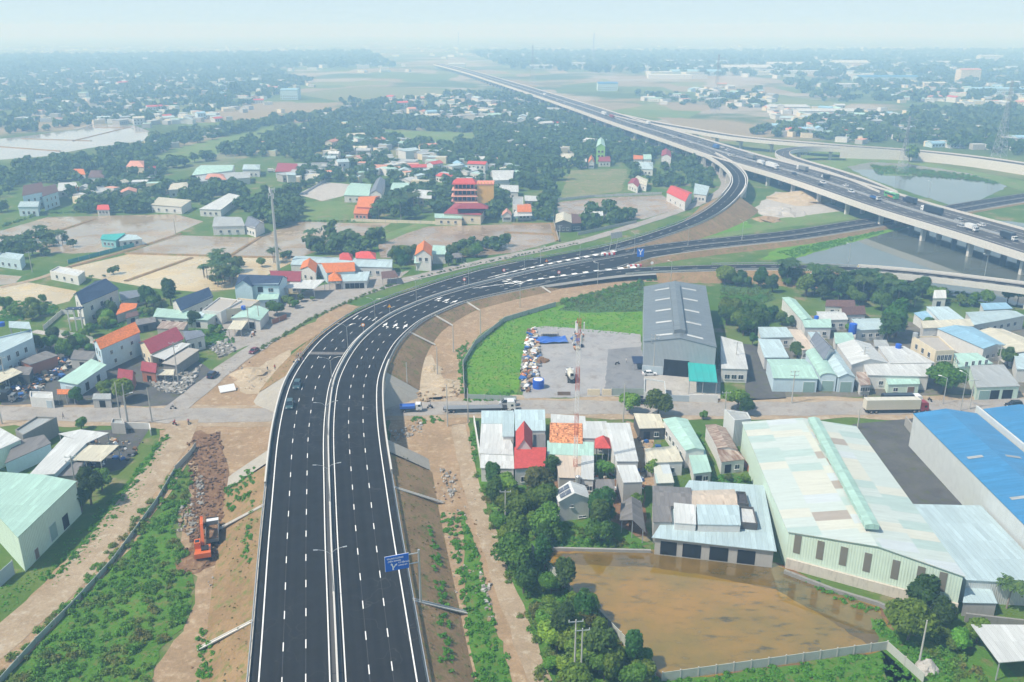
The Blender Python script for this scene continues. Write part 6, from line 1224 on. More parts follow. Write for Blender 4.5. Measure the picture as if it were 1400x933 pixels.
def on(rd, px_, py_, z=None, flip=0, dz=.03):
    k = G(px_, py_, (z if z is not None else 3)); q = float(np.argmin(((rd.A[:,:2]-np.array(k.xy))**2).sum(1)))*rd.step; zz = rd.at(q).z+dz; p = G(px_, py_, zz+.7); return Vector((p.x, p.y, zz)), rd.ang(q)+PI*flip, q
for (x, y, lab) in ((406,526,'dark teal car driving on the highway, the farther of the two near the bridge'), (396,553,'dark teal car driving on the highway, the nearer of the two on the bridge')):
    p, a, q = on(main, x, y, 6.3, 1); car(lab, p, a, 'teal', 'suv')
p, a, q = on(street, 562, 559, .1); truck('small truck with a blue bed and white cab on the street right of the bridge', p, a-.0, 'white', 'bluetarp', 6, 'bed', 2.2, W_=2.1)
mb = MB(); lo = bpy.data.objects['truck']; mb.box((-.7,0,1.55), (3.4,1.8,.35), PT['bluetarp']); mb.build('tarpaulin', lo)
p, a, q = on(street, 655, 559, .1); truck('long empty flatbed semi trailer truck with a pale cab on the street', p, a, 'white', 'grey', 20, 'flat', 3.4)
p, a, q = on(street, 694, 551, .1); car('silver grey van waiting behind the flatbed semi trailer', p, a+PI, 'silver', 'van')
p, a, q = on(street, 1224, 560, .1); truck('long pale cargo container truck on the street by the blue warehouse', p, a, 'red', 'cream', 17.5, 'box', 4.0)
p, a, q = on(street, 1232, 551, .1); truck('truck under a black tarpaulin parked behind the pale container truck', p, a, 'white', 'tarp', 11, 'tarp', 3.4)
p, a, q = on(street, 1386, 553, .1); car('black car on the street at the right edge', p, a+PI, 'black', 'suv'); p, a, q = on(street, 1384, 562, .1); car('white car on the street at the right edge below the black one', p, a, 'white', 'car')
p, a, q = on(service, 291, 512, .1); car('dark blue car turning off the service road at the junction', p, a, 'navy', 'suv'); p, a, q = on(service, 347, 479, .1); car('dark red car parked on the service road beside the rubble', p, a+PI, 'maroon', 'car')
truck('grey box truck parked at the left edge by the scrap yard', G(4,549), 0.02, 'grey', 'black', 8, 'box', 3.2); truck('dark open truck behind the dense round street tree', G(876,552), .02, 'black', 'tarp', 6, 'bed', 2.4)
truck('pale concrete mixer truck standing on the gravel yard', G(780,519), PI/2+.05, 'white', 'cream', 7.5, 'tank'); car('white car half hidden at the gate of the grey warehouse', G(888,513), .1, 'white', 'car'); truck('white truck parked at the maroon roofed long house', G(372,236), .1, 'white', 'white', 6, 'box', 2.8)
# traffic on the elevated expressway (offset side: towards us on the near carriageway)
EV = [('t',1056,229,'white','white',14,'box',3.8),('c',1085,237,'navy','car'),('t',1098,233,'white','grey',11,'tarp',3.6),('t',1128,243,'white','tarp',7,'tarp',3),('p',1127,250,'white','pickup'),('c',1123,253,'black','car'),('c',1158,254,'white','car'),('c',1165,262,'white','suv'),('t',1203,272,'white','blue',8,'bed',2.8),('b',1221,270),('t',1243,276,'navy','tarp',10,'tarp',3.5),('t',1272,290,'white','tarp',14.5,'tarp',4),('c',1310,301,'silver','suv'),('c',1319,310,'silver','car'),('t',1333,315,'white','white',7,'box',3.2),('c',1345,308,'white','car'),('t',1381,325,'white','tarp',9,'tarp',3.4),
 ('c',702,117,'white','car'),('t',745,131,'white','white',12,'box',3.8),('c',762,137,'white','suv'),('c',772,141,'silver','car'),('t',827,157,'white','white',13,'box',3.9),('t',837,161,'red','red',12,'tarp',3.6),('c',860,164,'white','car'),('c',870,172,'black','car'),('t',886,170,'white','white',10,'box',3.6),('c',924,188,'white','car'),('c',930,186,'navy','suv'),('c',947,195,'white','car'),('c',956,193,'silver','suv'),('t',975,203,'blue','blue',9,'tarp',3.5),('c',987,201,'white','car'),('c',995,205,'white','suv'),('c',999,212,'white','car'),('t',1026,217,'grey','grey',12,'tarp',3.6),('c',911,185,'black','car'),('t',1040,224,'white','white',8,'box',3.2),('c',1010,214,'silver','car')]
ORD = ['first','second','third','fourth','fifth','sixth','seventh','eighth','ninth','tenth','eleventh','twelfth','thirteenth','fourteenth','fifteenth','sixteenth']
cnt = {}
for e in sorted(EV, key=lambda e: -e[1]):
    kd, x, y = e[:3]; p, a, q = on(ex, x, y, 10); off = (Vector(p.xy)-ex.at(q).xy).dot(Vector(ex.N[int(q/ex.step)][:2])); a += 0 if off > 0 else PI
    p = ex.at(q, (1 if off > 0 else -1)*min(12, max(3.2, abs(off))), .03)
    key = (kd in 't', e[3] if kd == 'c' or kd == 'p' else e[4] if kd == 't' else 'bus', e[4] if kd == 'c' else ''); cnt[key] = cnt.get(key, 0)+1; o_ = ORD[cnt[key]-1]
    if kd == 'b': bus('green bus with an orange side panel on the elevated expressway', p, a)
    elif kd == 't':
        kn = {'box':'box truck','tarp':'tarpaulin truck','bed':'open truck'}[e[6]]; c_ = {'tarp':'dark','grey':'grey'}.get(e[4], e[4])
        truck('%s %s on the elevated expressway, %s of its kind from the right' % (c_, kn, o_), p, a, *e[3:], group='trucks on the expressway')
    else: car('%s %s on the elevated expressway, %s such from the right' % (e[3], {'suv':'tall car','car':'car','pickup':'pickup'}[e[4]], o_), p, a, e[3], e[4], 'cars on the expressway')
# excavator and tipper on the dug earth
r = thing('excavator', 'orange crawler excavator with its boom raised over the tipper truck', 'excavator', G(279,761,0)+Vector((0,0,.06)), PI/2+.3); oc = PT['orange']; k = 1.15; r.scale = (k,k,k)
for sd in (-1,1):
    mb = MB(); mb.profile([(-1.7,.1),(1.7,.1),(2.1,.45),(1.8,.85),(-1.8,.85),(-2.1,.45)], CHS, w=.6, c=sd*1.1); mb.build('crawler_track', r)
mb = MB(); mb.profile([(-2.2,1.0),(1.3,1.0),(1.3,1.5),(-1.,2.0),(-2.2,1.95)], oc, w=2.5); mb.box((-1.9,0,1.5), (.8,2.7,.9), oc); mb.box((-.8,-.4,2.1), (1.4,1.2,.25), CHS); mb.tube((0,0,.7),(0,0,1.05), .7, CHS, n=12); mb.build('house', r)
mb = MB(); mb.profile([(-.5,1.5),(1.25,1.5),(1.35,2.2),(1.0,3.05),(-.5,3.05)], oc, w=1.0, c=.8); cb = mb.build('cab', r)
mb = MB(); mb.box((.4,1.31,2.45), (1.2,.03,.8), VGL); mb.box((1.2,.8,2.5), (.06,.8,.8), VGL, 0, 0, -.35); mb.box((.2,.8,3.07), (.8,.7,.03), VGL); mb.build('window', cb)
mb = MB(); mb.profile([(.9,1.6),(1.5,1.5),(3.2,4.1),(5.3,4.6),(5.2,5.0),(2.9,4.7)], oc, w=.5); mb.tube((1.2,.0,1.4),(2.6,0,3.5), .1, RIM); mb.build('boom', r)
mb = MB(); mb.profile([(5.0,5.1),(5.5,4.9),(6.4,2.9),(6.0,2.8)], oc, w=.4); mb.build('stick', r)
mb = MB(); mb.profile([(5.9,2.9),(6.5,2.9),(6.7,2.3),(6.2,1.8),(5.6,2.1)], CHS, w=1.1); mb.build('bucket', r)
r = truck('white cabbed tipper truck with an open steel body beside the excavator', G(292,734,0)+Vector((0,0,.06)), PI/2+.3, 'white', 'grey', 8.2, 'bed', 3, W_=2.5, name='tipper_truck'); mb = MB()
for sd in (-1,1): mb.box((-1.2,sd*1.22,2.1), (5.4,.1,1.3), PT['grey'])
mb.box((1.5,0,2.15), (.1,2.5,1.4), PT['grey']); mb.box((-1.2,0,1.7), (5.2,2.3,.5), M_brown); mb.build('tipping_body', r)
# motorbikes and people
SKIN = plain('skin', (.42,.25,.17), .6, .05, dirt=0); HAIR = plain('black_hair', (.015,.012,.012), .6, .05, dirt=0)
CL = {k: plain('cloth_'+k, c, .9, .08, dirt=.1) for k, c in dict(white=(.62,.62,.62), navy=(.03,.04,.09), black=(.02,.02,.022), blue=(.08,.17,.4), pink=(.55,.25,.3), grey=(.25,.25,.26), red=(.45,.04,.04), khaki=(.3,.25,.16)).items()}
def body_mesh(J, E, Rd):
    me = bpy.data.meshes.new('body'); me.from_pydata(J, E, []); o = bpy.data.objects.new('tmp', me); COL.objects.link(o); md = o.modifiers.new('s', 'SKIN')
    for v, r_ in zip(me.skin_vertices[0].data, Rd): v.radius = r_ if hasattr(r_, '__len__') else (r_, r_); v.use_root = False
    me.skin_vertices[0].data[0].use_root = True; sb = o.modifiers.new('u', 'SUBSURF'); sb.levels = sb.render_levels = 1
    dg = bpy.context.evaluated_depsgraph_get(); nm = bpy.data.meshes.new_from_object(o.evaluated_get(dg)); bpy.data.objects.remove(o); return nm
def pose(st=.0, arm=.0, sit=False):
    #      pelvis     waist     chest       neck        chin       skull
    J = [(0,0,.95),(0,0,1.12),(.01,0,1.34),(.02,0,1.49),(.035,0,1.58),(.03,0,1.70)]; Rd = [(.13,.15),(.115,.14),(.12,.17),(.055,.055),(.075,.075),(.09,.085)]; E = [(i,i+1) for i in range(5)]
    for sd in (-1,1):
        o = len(J); f = st*sd
        if sit: J += [(.05,sd*.1,.9),(.45,sd*.17,.86),(.4,sd*.17,.45),(.55,sd*.17,.40)]
        else: J += [(0,sd*.09,.88),(f*.12+.02,sd*.1,.5),(f*.2-.03,sd*.1,.1),(f*.2+.12,sd*.11,.05)]
        Rd += [.095,.065,.045,.04]; E += [(0,o),(o,o+1),(o+1,o+2),(o+2,o+3)]
        o = len(J); a = arm if sd > 0 else 0
        J += [(.01,sd*.19,1.42),(.02-.05*a,sd*.25,1.14),((.5,sd*.3,1.2) if sit else (.08+.22*a,sd*.26,.92+.22*a)),((.58,sd*.3,1.2) if sit else (.1+.3*a,sd*.25,.84+.3*a))]
        Rd += [.06,.045,.036,.03]; E += [(2,o),(o,o+1),(o+1,o+2),(o+2,o+3)]
    return body_mesh(J, E, Rd)
PO = [pose(), pose(1.), pose(.3,1.), pose(0,0,True)]
def person(label, loc, rz, shirt, legs, p=0, group=None, cap=None):
    me = PO[p].copy(); me.materials.clear(); [me.materials.append(m) for m in (CL[legs], CL[shirt], SKIN)]; sit = p == 3
    for f in me.polygons:
        c = f.center; f.material_index = 2 if c.z > 1.5 else (1 if (c.z > .98 and (abs(c.y) < .235 or c.z > 1.12)) else 2 if abs(c.y) > .2 and c.z > .8 and not sit else 0); f.use_smooth = True
        if sit and c.z < 1.0: f.material_index = 0
    r = thing('person', label, 'person', loc, rz, group); link('body', me, r)
    mb = MB()
    for i in range(3): a0, a1 = .085+.02*(i == 1), .1; mb.tube((.015,0,1.70+.035*i),(.01,0,1.74+.035*i), .098-.028*i, CL[cap] if cap else HAIR, .09-.034*i, 10)
    mb.build('helmet' if cap else 'hair', r); return r
for i, (x, y, sh, lg, p, lab) in enumerate([(402,497,'black','black',0,'person in black standing by the parapet, leftmost of the group on the bridge'),(404,493,'grey','navy',1,'person in a grey top walking near the parapet on the bridge'),(406,488,'navy','black',2,'person in a navy top pointing, at the back of the group on the bridge'),(408,486,'white','black',0,'person in a white shirt at the back of the group on the bridge'),(411,484,'pink','grey',0,'person in a pink top at the far right of the bridge group'),(409,494,'white','black',1,'person in a white shirt and black trousers, nearest of the bridge group'),(413,489,'black','pink',0,'person in black and pink at the right of the bridge group'),(407,497,'blue','black',2,'person in a blue shirt stretching an arm among the bridge group')]):
    p_, a, q = on(main, x, y, 6, 0, .02); person(lab, p_, a+2.4*i, sh, lg, p)
person('person in dark clothes standing on the sand heap left of the bridge', G(366,508,0)+Vector((0,0,.05)), 1, 'black', 'grey', 0); person('person in a red shirt standing on the sand near the bridge parapet', G(376,506,0)+Vector((0,0,.05)), 2, 'red', 'black', 1)
person('person in dark clothes walking at the street edge by the stone walled block', G(87,573,0)+Vector((0,0,.1)), .4, 'navy', 'black', 1); person('person in a white shirt on the gravel yard near the motorbike', G(856,497,0)+Vector((0,0,.07)), .4, 'white', 'grey', 0)
def bike(label, loc, rz, col, rider=None, cap='white'):
    r = thing('motorbike', label, 'motorbike', loc, rz)
    mb = MB(); mb.profile([(-.75,.62),(-.2,.45),(.25,.42),(.5,.95),(.38,.98),(.1,.6),(-.2,.76),(-.75,.8)], PT[col], w=.22); mb.build('frame', r)
    mb = MB(); mb.box((-.3,0,.8), (.75,.26,.1), CHS); mb.build('seat', r); mb = MB(); mb.tube((.42,-.34,1.05),(.42,.34,1.05), .025, CHS); mb.tube((.62,0,.3),(.42,0,1.05), .035, RIM); mb.build('handlebar', r)
    for x in (-.62,.62): o = piece(r, 'wheel', ('mw',), lambda mb: mb.tube((0,-.05,0),(0,.05,0), .29, TY, n=12)); o.location = (x,0,.29)
    if rider: person(rider[0], Vector(loc)+Vector((-.2*math.cos(rz), -.2*math.sin(rz), -.02)), rz, rider[1], rider[2], 3, None, cap)
bike('dark motorbike with a rider on the street right of the bridge', G(588,559)+Vector((0,0,.1)), PI, 'black', ('person in dark clothes riding the motorbike behind the blue truck','navy','black'), 'navy')
bike('motorbike on the street at the junction left of the bridge', G(237,560)+Vector((0,0,.11)), .1, 'white', ('person in a grey shirt riding at the junction left of the bridge','grey','black')); bike('red motorbike coming out of the dirt road', G(239,582)+Vector((0,0,.12)), 2.6, 'red', ('person in a red shirt riding out of the dirt road','red','black'), 'red'); bike('motorbike crossing the street mouth of the dirt road', G(258,580)+Vector((0,0,.12)), 1.8, 'grey', ('person in a pink top riding beside the dirt road mouth','pink','grey'))
bike('black motorbike parked alone on the gravel yard', G(844,499)+Vector((0,0,.07)), .5, 'black')
for i, (x, y) in enumerate(((1180,545),(1184,546),(1271,549))): bike(('dark motorbike parked before the garages, nearer the green door','dark motorbike parked before the garages, nearer the kiosk','dark motorbike parked behind the container truck')[i], G(x,y)+Vector((0,0,.08)), 1.2+i*.3, 'black')
# ------------------------------------------------------------ street lamps, poles, masts, pylons
def lampm():
    r = thing('street_lamp', 'x', 'street lamp'); mb = MB(); mb.tube((0,0,0),(0,0,8.6), .1, M_rail, .06, 8); mb.box((0,0,.25), (.5,.5,.5), M_dc); mb.build('pole', r)
    for sd in (-1,1):
        mb = MB(); pts = [(0,sd*.0,8.4),(0,sd*.9,9.2),(0,sd*2.1,9.5)]; [mb.tube(a, b, .035, M_rail, n=6) for a, b in zip(pts, pts[1:])]; a_ = mb.build('arm', r)
        mb = MB(); mb.box((0,sd*2.5,9.52), (.26,.75,.1), M_rail, 0, sd*.1); mb.build('lamp_head', a_)
    return r
L0 = lampm(); first = True; names = 'street lamps along the median of the highway'
qs = np.arange(112, sD+90, 31.)
for i, q in enumerate(qs):
    p = main.at(q, 0, .16); a = main.ang(q); lab = 'double armed street lamp on the median, %s from the nearest' % (ORD[i] if i < 16 else 'one of the last')
    if i == 0: L0.location = p; L0.rotation_euler = (0,0,a); L0['label'] = lab; L0['group'] = names
    else: dup(L0, p, a, None, lab, names)
def single_lamp(x, y, h, rz, label, mat=None):
    r = thing('lamp_post', label, 'lamp post', G(x,y,0), rz); mb = MB(); mb.tube((0,0,0),(0,0,h), .14, M_rail, .08, 8); mb.build('pole', r); mb = MB(); mb.tube((0,0,h-.1),(1.6,0,h+.2), .05, M_rail); a_ = mb.build('arm', r); mb = MB(); mb.box((2,0,h+.2), (.9,.34,.13), M_white); mb.build('lamp_head', a_)
for x, y, h, rz, lab in ((711,421,9.5,2.6,'grey lamp post on the dirt slope above the bright green field'),(817,389,9,2.4,'grey lamp post below the zebra wedge of the lower ramp'),(917,387,9,2.2,'grey lamp post behind the roof ridge of the grey warehouse'),(1313,562,11,2.,'lamp post on the street in front of the blue warehouse'),(1289,553,8,2.4,'thin lamp post left of the tall pole before the shop'),(739,367,10,-.6,'lamp post at the median where the lanes widen'),(1346,377,9,2,'lamp post on the rail of the low viaduct at the right'),(1160,358,8,2,'lamp post at the left end of the low viaduct'),(1270,268,9,2,'tall lamp post behind the expressway by the looped pond'),(175,583,9,.6,'curved lamp post beside the twin concrete poles on the street')): single_lamp(x, y, h, rz, lab)
INS = plain('insulator', (.6,.6,.58), .3, .05, dirt=0); WP = plain('concrete_pole', (.43,.42,.39), .85, .1, dirt=.3)
def epole(x, y, h, rz, label, arms=1, z=0.):
    r = thing('utility_pole', label, 'utility pole', G(x,y,z), rz); mb = MB(); mb.tube((0,0,-.3),(0,0,h), .19, WP, .11, 8); mb.build('pole', r)
    for k in range(arms):
        zz = h-.35-k*1.1; mb = MB(); mb.box((0,0,zz), (2.4,.12,.12), M_rail); ca = mb.build('crossarm', r)
        mb = MB(); [mb.tube((xx,0,zz+.06),(xx,0,zz+.4), .07, INS, n=6) for xx in (-1.1,0,1.1)]; mb.build('insulator', ca)
for x, y, h, rz, lab, ar in ((785,936,12.5,.1,'left one of the two white utility poles at the thicket by the pond',1),(794,937,11.,.1,'right one of the two white utility poles at the thicket by the pond',1),(691,716,8,.0,'utility pole among the trees beside the dirt track',1),(1256,910,9,.2,'dark wooden looking utility pole beside the round rock at the pond corner',0),(557,533,8.5,0,'thin concrete pole on the pale slope right of the bridge',0),(598,512,9,0,'thin concrete pole beside the sand patch',0),(620,482,9,0,'thin concrete pole at the dirt slope below the bend',0),(657,458,9,0,'thin concrete pole near the corner of the green field',0),(612,583,12,0,'dark pole at the street corner left of the dirt track',0),(640,578,10,0,'pale pole at the street corner right of the dirt track',0),(852,577,11,0,'utility pole beside the slim light green street tree',0),(893,512,13,0,'tall utility pole with stacked crossarms before the grey warehouse',3),(1082,552,10,.1,'utility pole on the street left of the green garage door',2),(1178,512,9,.2,'utility pole between the garages and the white roofs',2),(1363,508,9.,.1,'utility pole above the shop roof at the right',2),(1325,560,9,.1,'short utility pole next to the tall one before the blue warehouse',1),(1005,505,9,.0,'utility pole beside the narrow white house',1),(990,573,8,0,'pole at the street corner before the pale block',1),
  (166,580,12,.1,'left one of the twin concrete poles at the street',0),(176,582,12,.1,'right one of the twin concrete poles at the street',0),(208,577,10,.1,'concrete pole nearest the street junction on the left',0),(244,524,13,.3,'utility pole beside the maroon shrine pavilion',2),(9,527,9,.2,'utility pole amid the scrap at the left edge',1),(107,683,11,.2,'pale pole at the corner of the mint factory shed',2),(341,452,9,.3,'left one of two poles at the mint roof on the service road',1),(355,447,9,.3,'right one of two poles at the mint roof on the service road',1),(240,320,8,.2,'utility pole on the dike between the brown paddies',1),(44,372,9,.1,'utility pole at the lane on the left',1),(765,330,8,.3,'utility pole at the corner of the brown paddy',1),(3,580,9,.1,'utility pole at the far left of the street',1),(1172,632-45,6,0,'white signal like post at the yard gate',0)): epole(x, y, h, rz, lab, ar)
LR = plain('mast_red', (.42,.09,.05), .6, .1, dirt=.2); LW = plain('mast_white', (.62,.62,.62), .6, .1, dirt=.2); STEEL = plain('lattice_steel', (.36,.38,.40), .6, .1, dirt=.1)
def lattice(mb, z0, z1, w0, w1, n, mat, r=.05):
    c = lambda z, sx, sy: (sx*(w0+(w1-w0)*(z-z0)/(z1-z0))/2, sy*(w0+(w1-w0)*(z-z0)/(z1-z0))/2, z); S4 = ((-1,-1),(1,-1),(1,1),(-1,1))
    for sx, sy in S4: mb.tube(c(z0,sx,sy), c(z1,sx,sy), r*1.4, mat, n=4, cap=False)
    for k in range(n):
        a, b = z0+(z1-z0)*k/n, z0+(z1-z0)*(k+1)/n
        for i in range(4): j = (i+1)%4; mb.tube(c(a,*S4[i]), c(b,*S4[j]), r, mat, n=3, cap=False); mb.tube(c(a,*S4[j]), c(b,*S4[i]), r, mat, n=3, cap=False); mb.tube(c(b,*S4[i]), c(b,*S4[j]), r, mat, n=3, cap=False)
r = thing('telecom_mast', 'slender red and white lattice telecom mast rising between the white roofs', 'mast', G(786,657,0))
for k in range(7): mb = MB(); lattice(mb, k*5.7, k*5.7+5.7, .8, .8, 6, LR if k%2 == 0 else LW, .028); mb.build('mast_section', r)
for k in range(6): mb = MB(); a = k*PI/3; mb.box((math.cos(a)*1.1, math.sin(a)*1.1, 38-(k%2)*2.5), (.25,.4,2.1), LW, a); mb.tube((0,0,38-(k%2)*2.5),(math.cos(a)*1., math.sin(a)*1., 38-(k%2)*2.5), .05, STEEL, n=4); mb.build('antenna', r)
mb = MB(); mb.tube((0,0,39.9),(0,0,42), .04, STEEL, n=4); mb.build('lightning_rod', r)
r = thing('telecom_pole', 'tall grey tubular telecom pole standing at the edge of the paddies', 'mast', G(381,372,0)); mb = MB(); mb.tube((0,0,0),(0,0,36), .75, M_rail, .42, 12); mb.build('pole', r)
for z in (33.5,36): mb = MB(); mb.tube((0,0,z-.1),(0,0,z), 1.2, STEEL, n=12); mb.build('platform', r)
for k in range(6): mb = MB(); a = k*PI/3+.3; mb.box((math.cos(a)*1.3, math.sin(a)*1.3, 35.5-(k%2)*2.3), (.25,.45,2.2), LW, a); mb.build('antenna', r)
def pylon(x, y, h, label, rz=0., w=9.):
    r = thing('pylon', label, 'pylon', G(x,y,0), rz); mb = MB(); lattice(mb, 0, h*.6, w, w*.3, 7, STEEL, .085); lattice(mb, h*.6, h, w*.3, w*.14, 7, STEEL, .075); mb.build('tower', r)
    for z, L in ((h*.68,9),(h*.8,8),(h*.92,9.5)):
        mb = MB()
        for sd in (-1,1): mb.tube((0,-.8,z),(sd*L,0,z+.6), .1, STEEL, n=4); mb.tube((0,.8,z),(sd*L,0,z+.6), .1, STEEL, n=4); mb.tube((0,0,z+2),(sd*L,0,z+.6), .1, STEEL, n=4); mb.tube((sd*L*.95,0,z+.6),(sd*L*.95,0,z-1.4), .09, INS, n=4)
        mb.build('crossarm', r)
pylon(1364,222,62,'tall lattice pylon at the right edge rising above the trees', .5); pylon(977,157,70,'lattice pylon standing beyond the flyover in the haze', .4); pylon(811,86,85,'faint pylon nearer the expressway on the hazy horizon', .4); pylon(728,116,70,'faint pylon left of the far expressway', .4); pylon(627,72,80,'very faint pylon above the vanishing point of the expressway', .4); pylon(1233,236,40,'small lattice pylon beside the looped pond', .5, 6)
# ------------------------------------------------------------ road signs
SB = plain('sign_blue', (.012,.13,.60), .4, .03, dirt=0); SR = plain('sign_red', (.6,.05,.04), .4, .03, dirt=0); SO = plain('sign_orange', (.75,.28,.03), .4, .03, dirt=0); SW = plain('sign_white', (.85,.85,.85), .4, .02, dirt=0); SY = plain('sign_yellow', (.8,.5,.03), .4, .03, dirt=0)
def text(par, s, size, loc, rot, name='lettering', mat=SW):
    cu = bpy.data.curves.new(name, 'FONT'); cu.body = s; cu.size = size; cu.extrude = .006; cu.materials.append(mat); o = bpy.data.objects.new(name, cu); COL.objects.link(o); o.parent = par; o.location = loc; o.rotation_euler = rot; cu.offset = .012; dg = bpy.context.evaluated_depsgraph_get(); me = bpy.data.meshes.new_from_object(o.evaluated_get(dg)); bpy.data.objects.remove(o); o = link(name, me, par); o.location = loc; o.rotation_euler = rot; return o
q = main.s_of(560,822,4.5); p = main.at(q, 14.9); fz = 3.6
r = thing('road_sign', 'large blue direction sign with white lettering and arrow over the near highway edge', 'road sign', (p.x, p.y, fz-.3), main.ang(q)-PI/2+.12)
mb = MB(); mb.tube((0,0,-2.5),(0,0,11.9), .26, M_rail, .2, 10); mb.build('post', r); mb = MB(); mb.box((0,0,.2), (1.3,1.3,1.), M_dc); mb.build('footing', r)
for z in (9.4,11.3): mb = MB(); mb.tube((0,0,z),(-5.6,0,z), .11, M_rail, .09); mb.build('arm', r)
mb = MB(); mb.box((-3.9,-.2,10.3), (4.1,.12,2.9), SB); mb.box((-3.9,-.14,10.3), (4.2,.06,3.0), SW); bd = mb.build('board', r)
for s_, z, x, sz in (('TRUNG LƯƠNG',9.72,-5.65,.40),('(TIỀN GIANG)',9.2,-5.5,.36),('T.T BẾN LỨC',8.72,-3.7,.34),('LONG AN',8.2,-3.7,.34)): text(bd, s_, sz, (x,-.27,z+1.4), (PI/2,0,0))
mb = MB(); z = -.275; [mb.face([(x_,z,y_+1.4) for x_, y_ in pl], SW) for pl in ([(-4.75,7.6),(-4.5,7.6),(-4.5,8.15),(-4.75,8.15)],[(-4.75,8.15),(-4.5,8.15),(-4.72,8.75),(-4.95,8.7)],[(-5.05,8.6),(-4.6,8.72),(-4.92,9.0)],[(-4.62,8.1),(-4.5,7.95),(-4.05,8.5),(-4.2,8.62)],[(-4.35,8.6),(-3.95,8.35),(-3.9,8.8)])]; mb.build('arrow', bd)
def signpost(x, y, z, shape, mat, label, h=2.6, s=.9, rz=0.):
    r = thing('warning_sign', label, 'road sign', G(x,y,z), rz); mb = MB(); mb.tube((0,0,0),(0,0,h+.5), .06, M_rail); mb.build('post', r); mb = MB()
    def disc(n, rr, yy, m, ph=0): mb.face([(rr*math.cos(2*PI*i/n+ph), yy, h+rr*math.sin(2*PI*i/n+ph)) for i in range(n)], m)
    if shape == 'tri': mb.box((0,-.06,h), (.3,.02,.3), SY); disc(3, s, -.09, mat, PI/2); disc(3, s*.6, -.1, SY, PI/2)
    elif shape == 'round': disc(20, s*.8, -.09, mat); disc(20, s*.5, -.1, SW)
    else: mb.box((0,-.1,h+.3), (2*s,.06,2.4*s), mat); mb.box((0,-.14,h+.1), (.3*s,.03,1.*s), SW); [mb.box((sd*.35*s,-.14,h+.9*s), (.25*s,.03,.8*s), SW, 0, 0, sd*.6) for sd in (-1,1)]
    mb.build('plate', r)
for a in ((533,430,3.8,'tri',SO,'yellow triangle sign on the median, nearest of the bend'),(497,456,4.8,'round',SO,'orange sign on the median just past the bridge'),(635,392,2.4,'round',SR,'red sign on the median in the middle of the bend'),(689,379,2.3,'round',SR,'red sign on the median where the lanes widen'),(747,366,2.3,'tri',SR,'red sign on the median before the road splits'),(764,382,2.3,'round',SR,'red and white sign at the inner edge before the lower ramp'),(891,369,3,'round',SW,'white marker sign at the start of the lower ramp'),(1172,374,6.5,'tri',SW,'white marker at the end of the low viaduct')): signpost(*a, h=3., s=.8)
signpost(875,360,2.4,'sq',SB,'blue square fork arrow sign at the nose of the lower ramp', 4.4, 1.5)
r = thing('sign_gantry', 'grey cantilever frame sign seen from behind at the nose of the upper ramp', 'road sign', G(837,344,2.4), .2); [(lambda mb: (mb.tube((x,0,0),(x+1.5,0,8.5), .12, M_rail), mb.build('post', r)))(MB()) for x in (-1.5,1.5)]
mb = MB(); mb.box((1.8,0,7.6), (5.4,.15,2.8), M_rail, 0, 0, -.12); mb.build('board', r)
for i, (x, y, z) in enumerate(((832,349,2.4),(868,365,2.5))):
    r = thing('crash_cushion', 'red and white striped crash barrier at the nose of the %s ramp' % ('upper','lower')[i], 'barrier', G(x,y,z), .25)
    for k in range(6): mb = MB(); mb.box((k*1.1-3,0,.5), (1.05,1.1,.9), SR if k%2 else SW, 0); mb.build('segment', r)
# ------------------------------------------------------------ fences and walls
FW = plain('fence_panel', (.40,.42,.38), .85, .15, dirt=.5); FG = plain('mesh_fence', (.30,.36,.33), .7, .15, dirt=.3)
def fence(pts, h, label, mat=FW, sp=3., name='fence', th=.1, cap=True, world=False, posts=True):
    q = [Vector((*p,0)) for p in pts] if world else [G(x,y,0) for x,y in pts]; r = thing(name, label, 'wall' if 'wall' in name else 'fence', q[0]); o = Vector(q[0]); n = 0; me = None
    mb = MB()
    for a, b in zip(q, q[1:]): c = (a+b)/2-o; e = b-a; mb.box((c.x,c.y,h/2-.1), (e.length,th,h+.2), mat, math.atan2(e.y,e.x)); 
    mb.build('panel', r)
    if not posts: return r
    for a, b in zip(q, q[1:]):
        k = max(1, int((b-a).length/sp))
        for i in range(k):
            if n > 95: break
            if me is None: m2 = MB(); m2.box((0,0,h/2), (.2,.2,h+.35), WP); me = m2.mesh('post')
            p_ = link('post', me, r); p_.location = a.lerp(b, i/k)-o; n += 1
    return r
fence([(727,756),(780,814)], 2., 'pale panel fence between the thicket and the pond, upper stretch with a broken end'); fence([(793,820),(896,927)], 2., 'pale panel fence between the thicket and the pond, lower stretch'); fence([(905,932),(1050,912),(1212,889)], 1.8, 'long pale panel fence along the near bank of the pond'); fence([(1212,889),(1262,934)], 1.8, 'short fence running down from the pale pot at the pond corner')
fence([(733,752),(890,756)], .7, 'low grey retaining wall at the far bank of the brown pond', M_dc, 9, 'low_wall', .5, posts=False); fence([(1072,784),(1140,810),(1200,828),(1222,838)], .8, 'low stone bank wall in front of the factory shed plinth', WL['stone'], 9, 'low_wall', .6, posts=False)
fence([(0,936),(50,880),(100,830),(155,770),(215,688),(240,645)], 1.2, 'green mesh fence running between the dirt road and the wild bushes', FG, 4); fence([(240,645),(262,622),(268,612)], 1.5, 'pale concrete fence end near the junction', FW, 3)
fence([(635,545),(633,500),(650,472),(690,440),(760,419)], 1.8, 'grey fence curving round the bright green field', FW, 4); fence([(640,546),(706,549)], 1.6, 'thin fence at the street side of the bright green field', FG, 4)
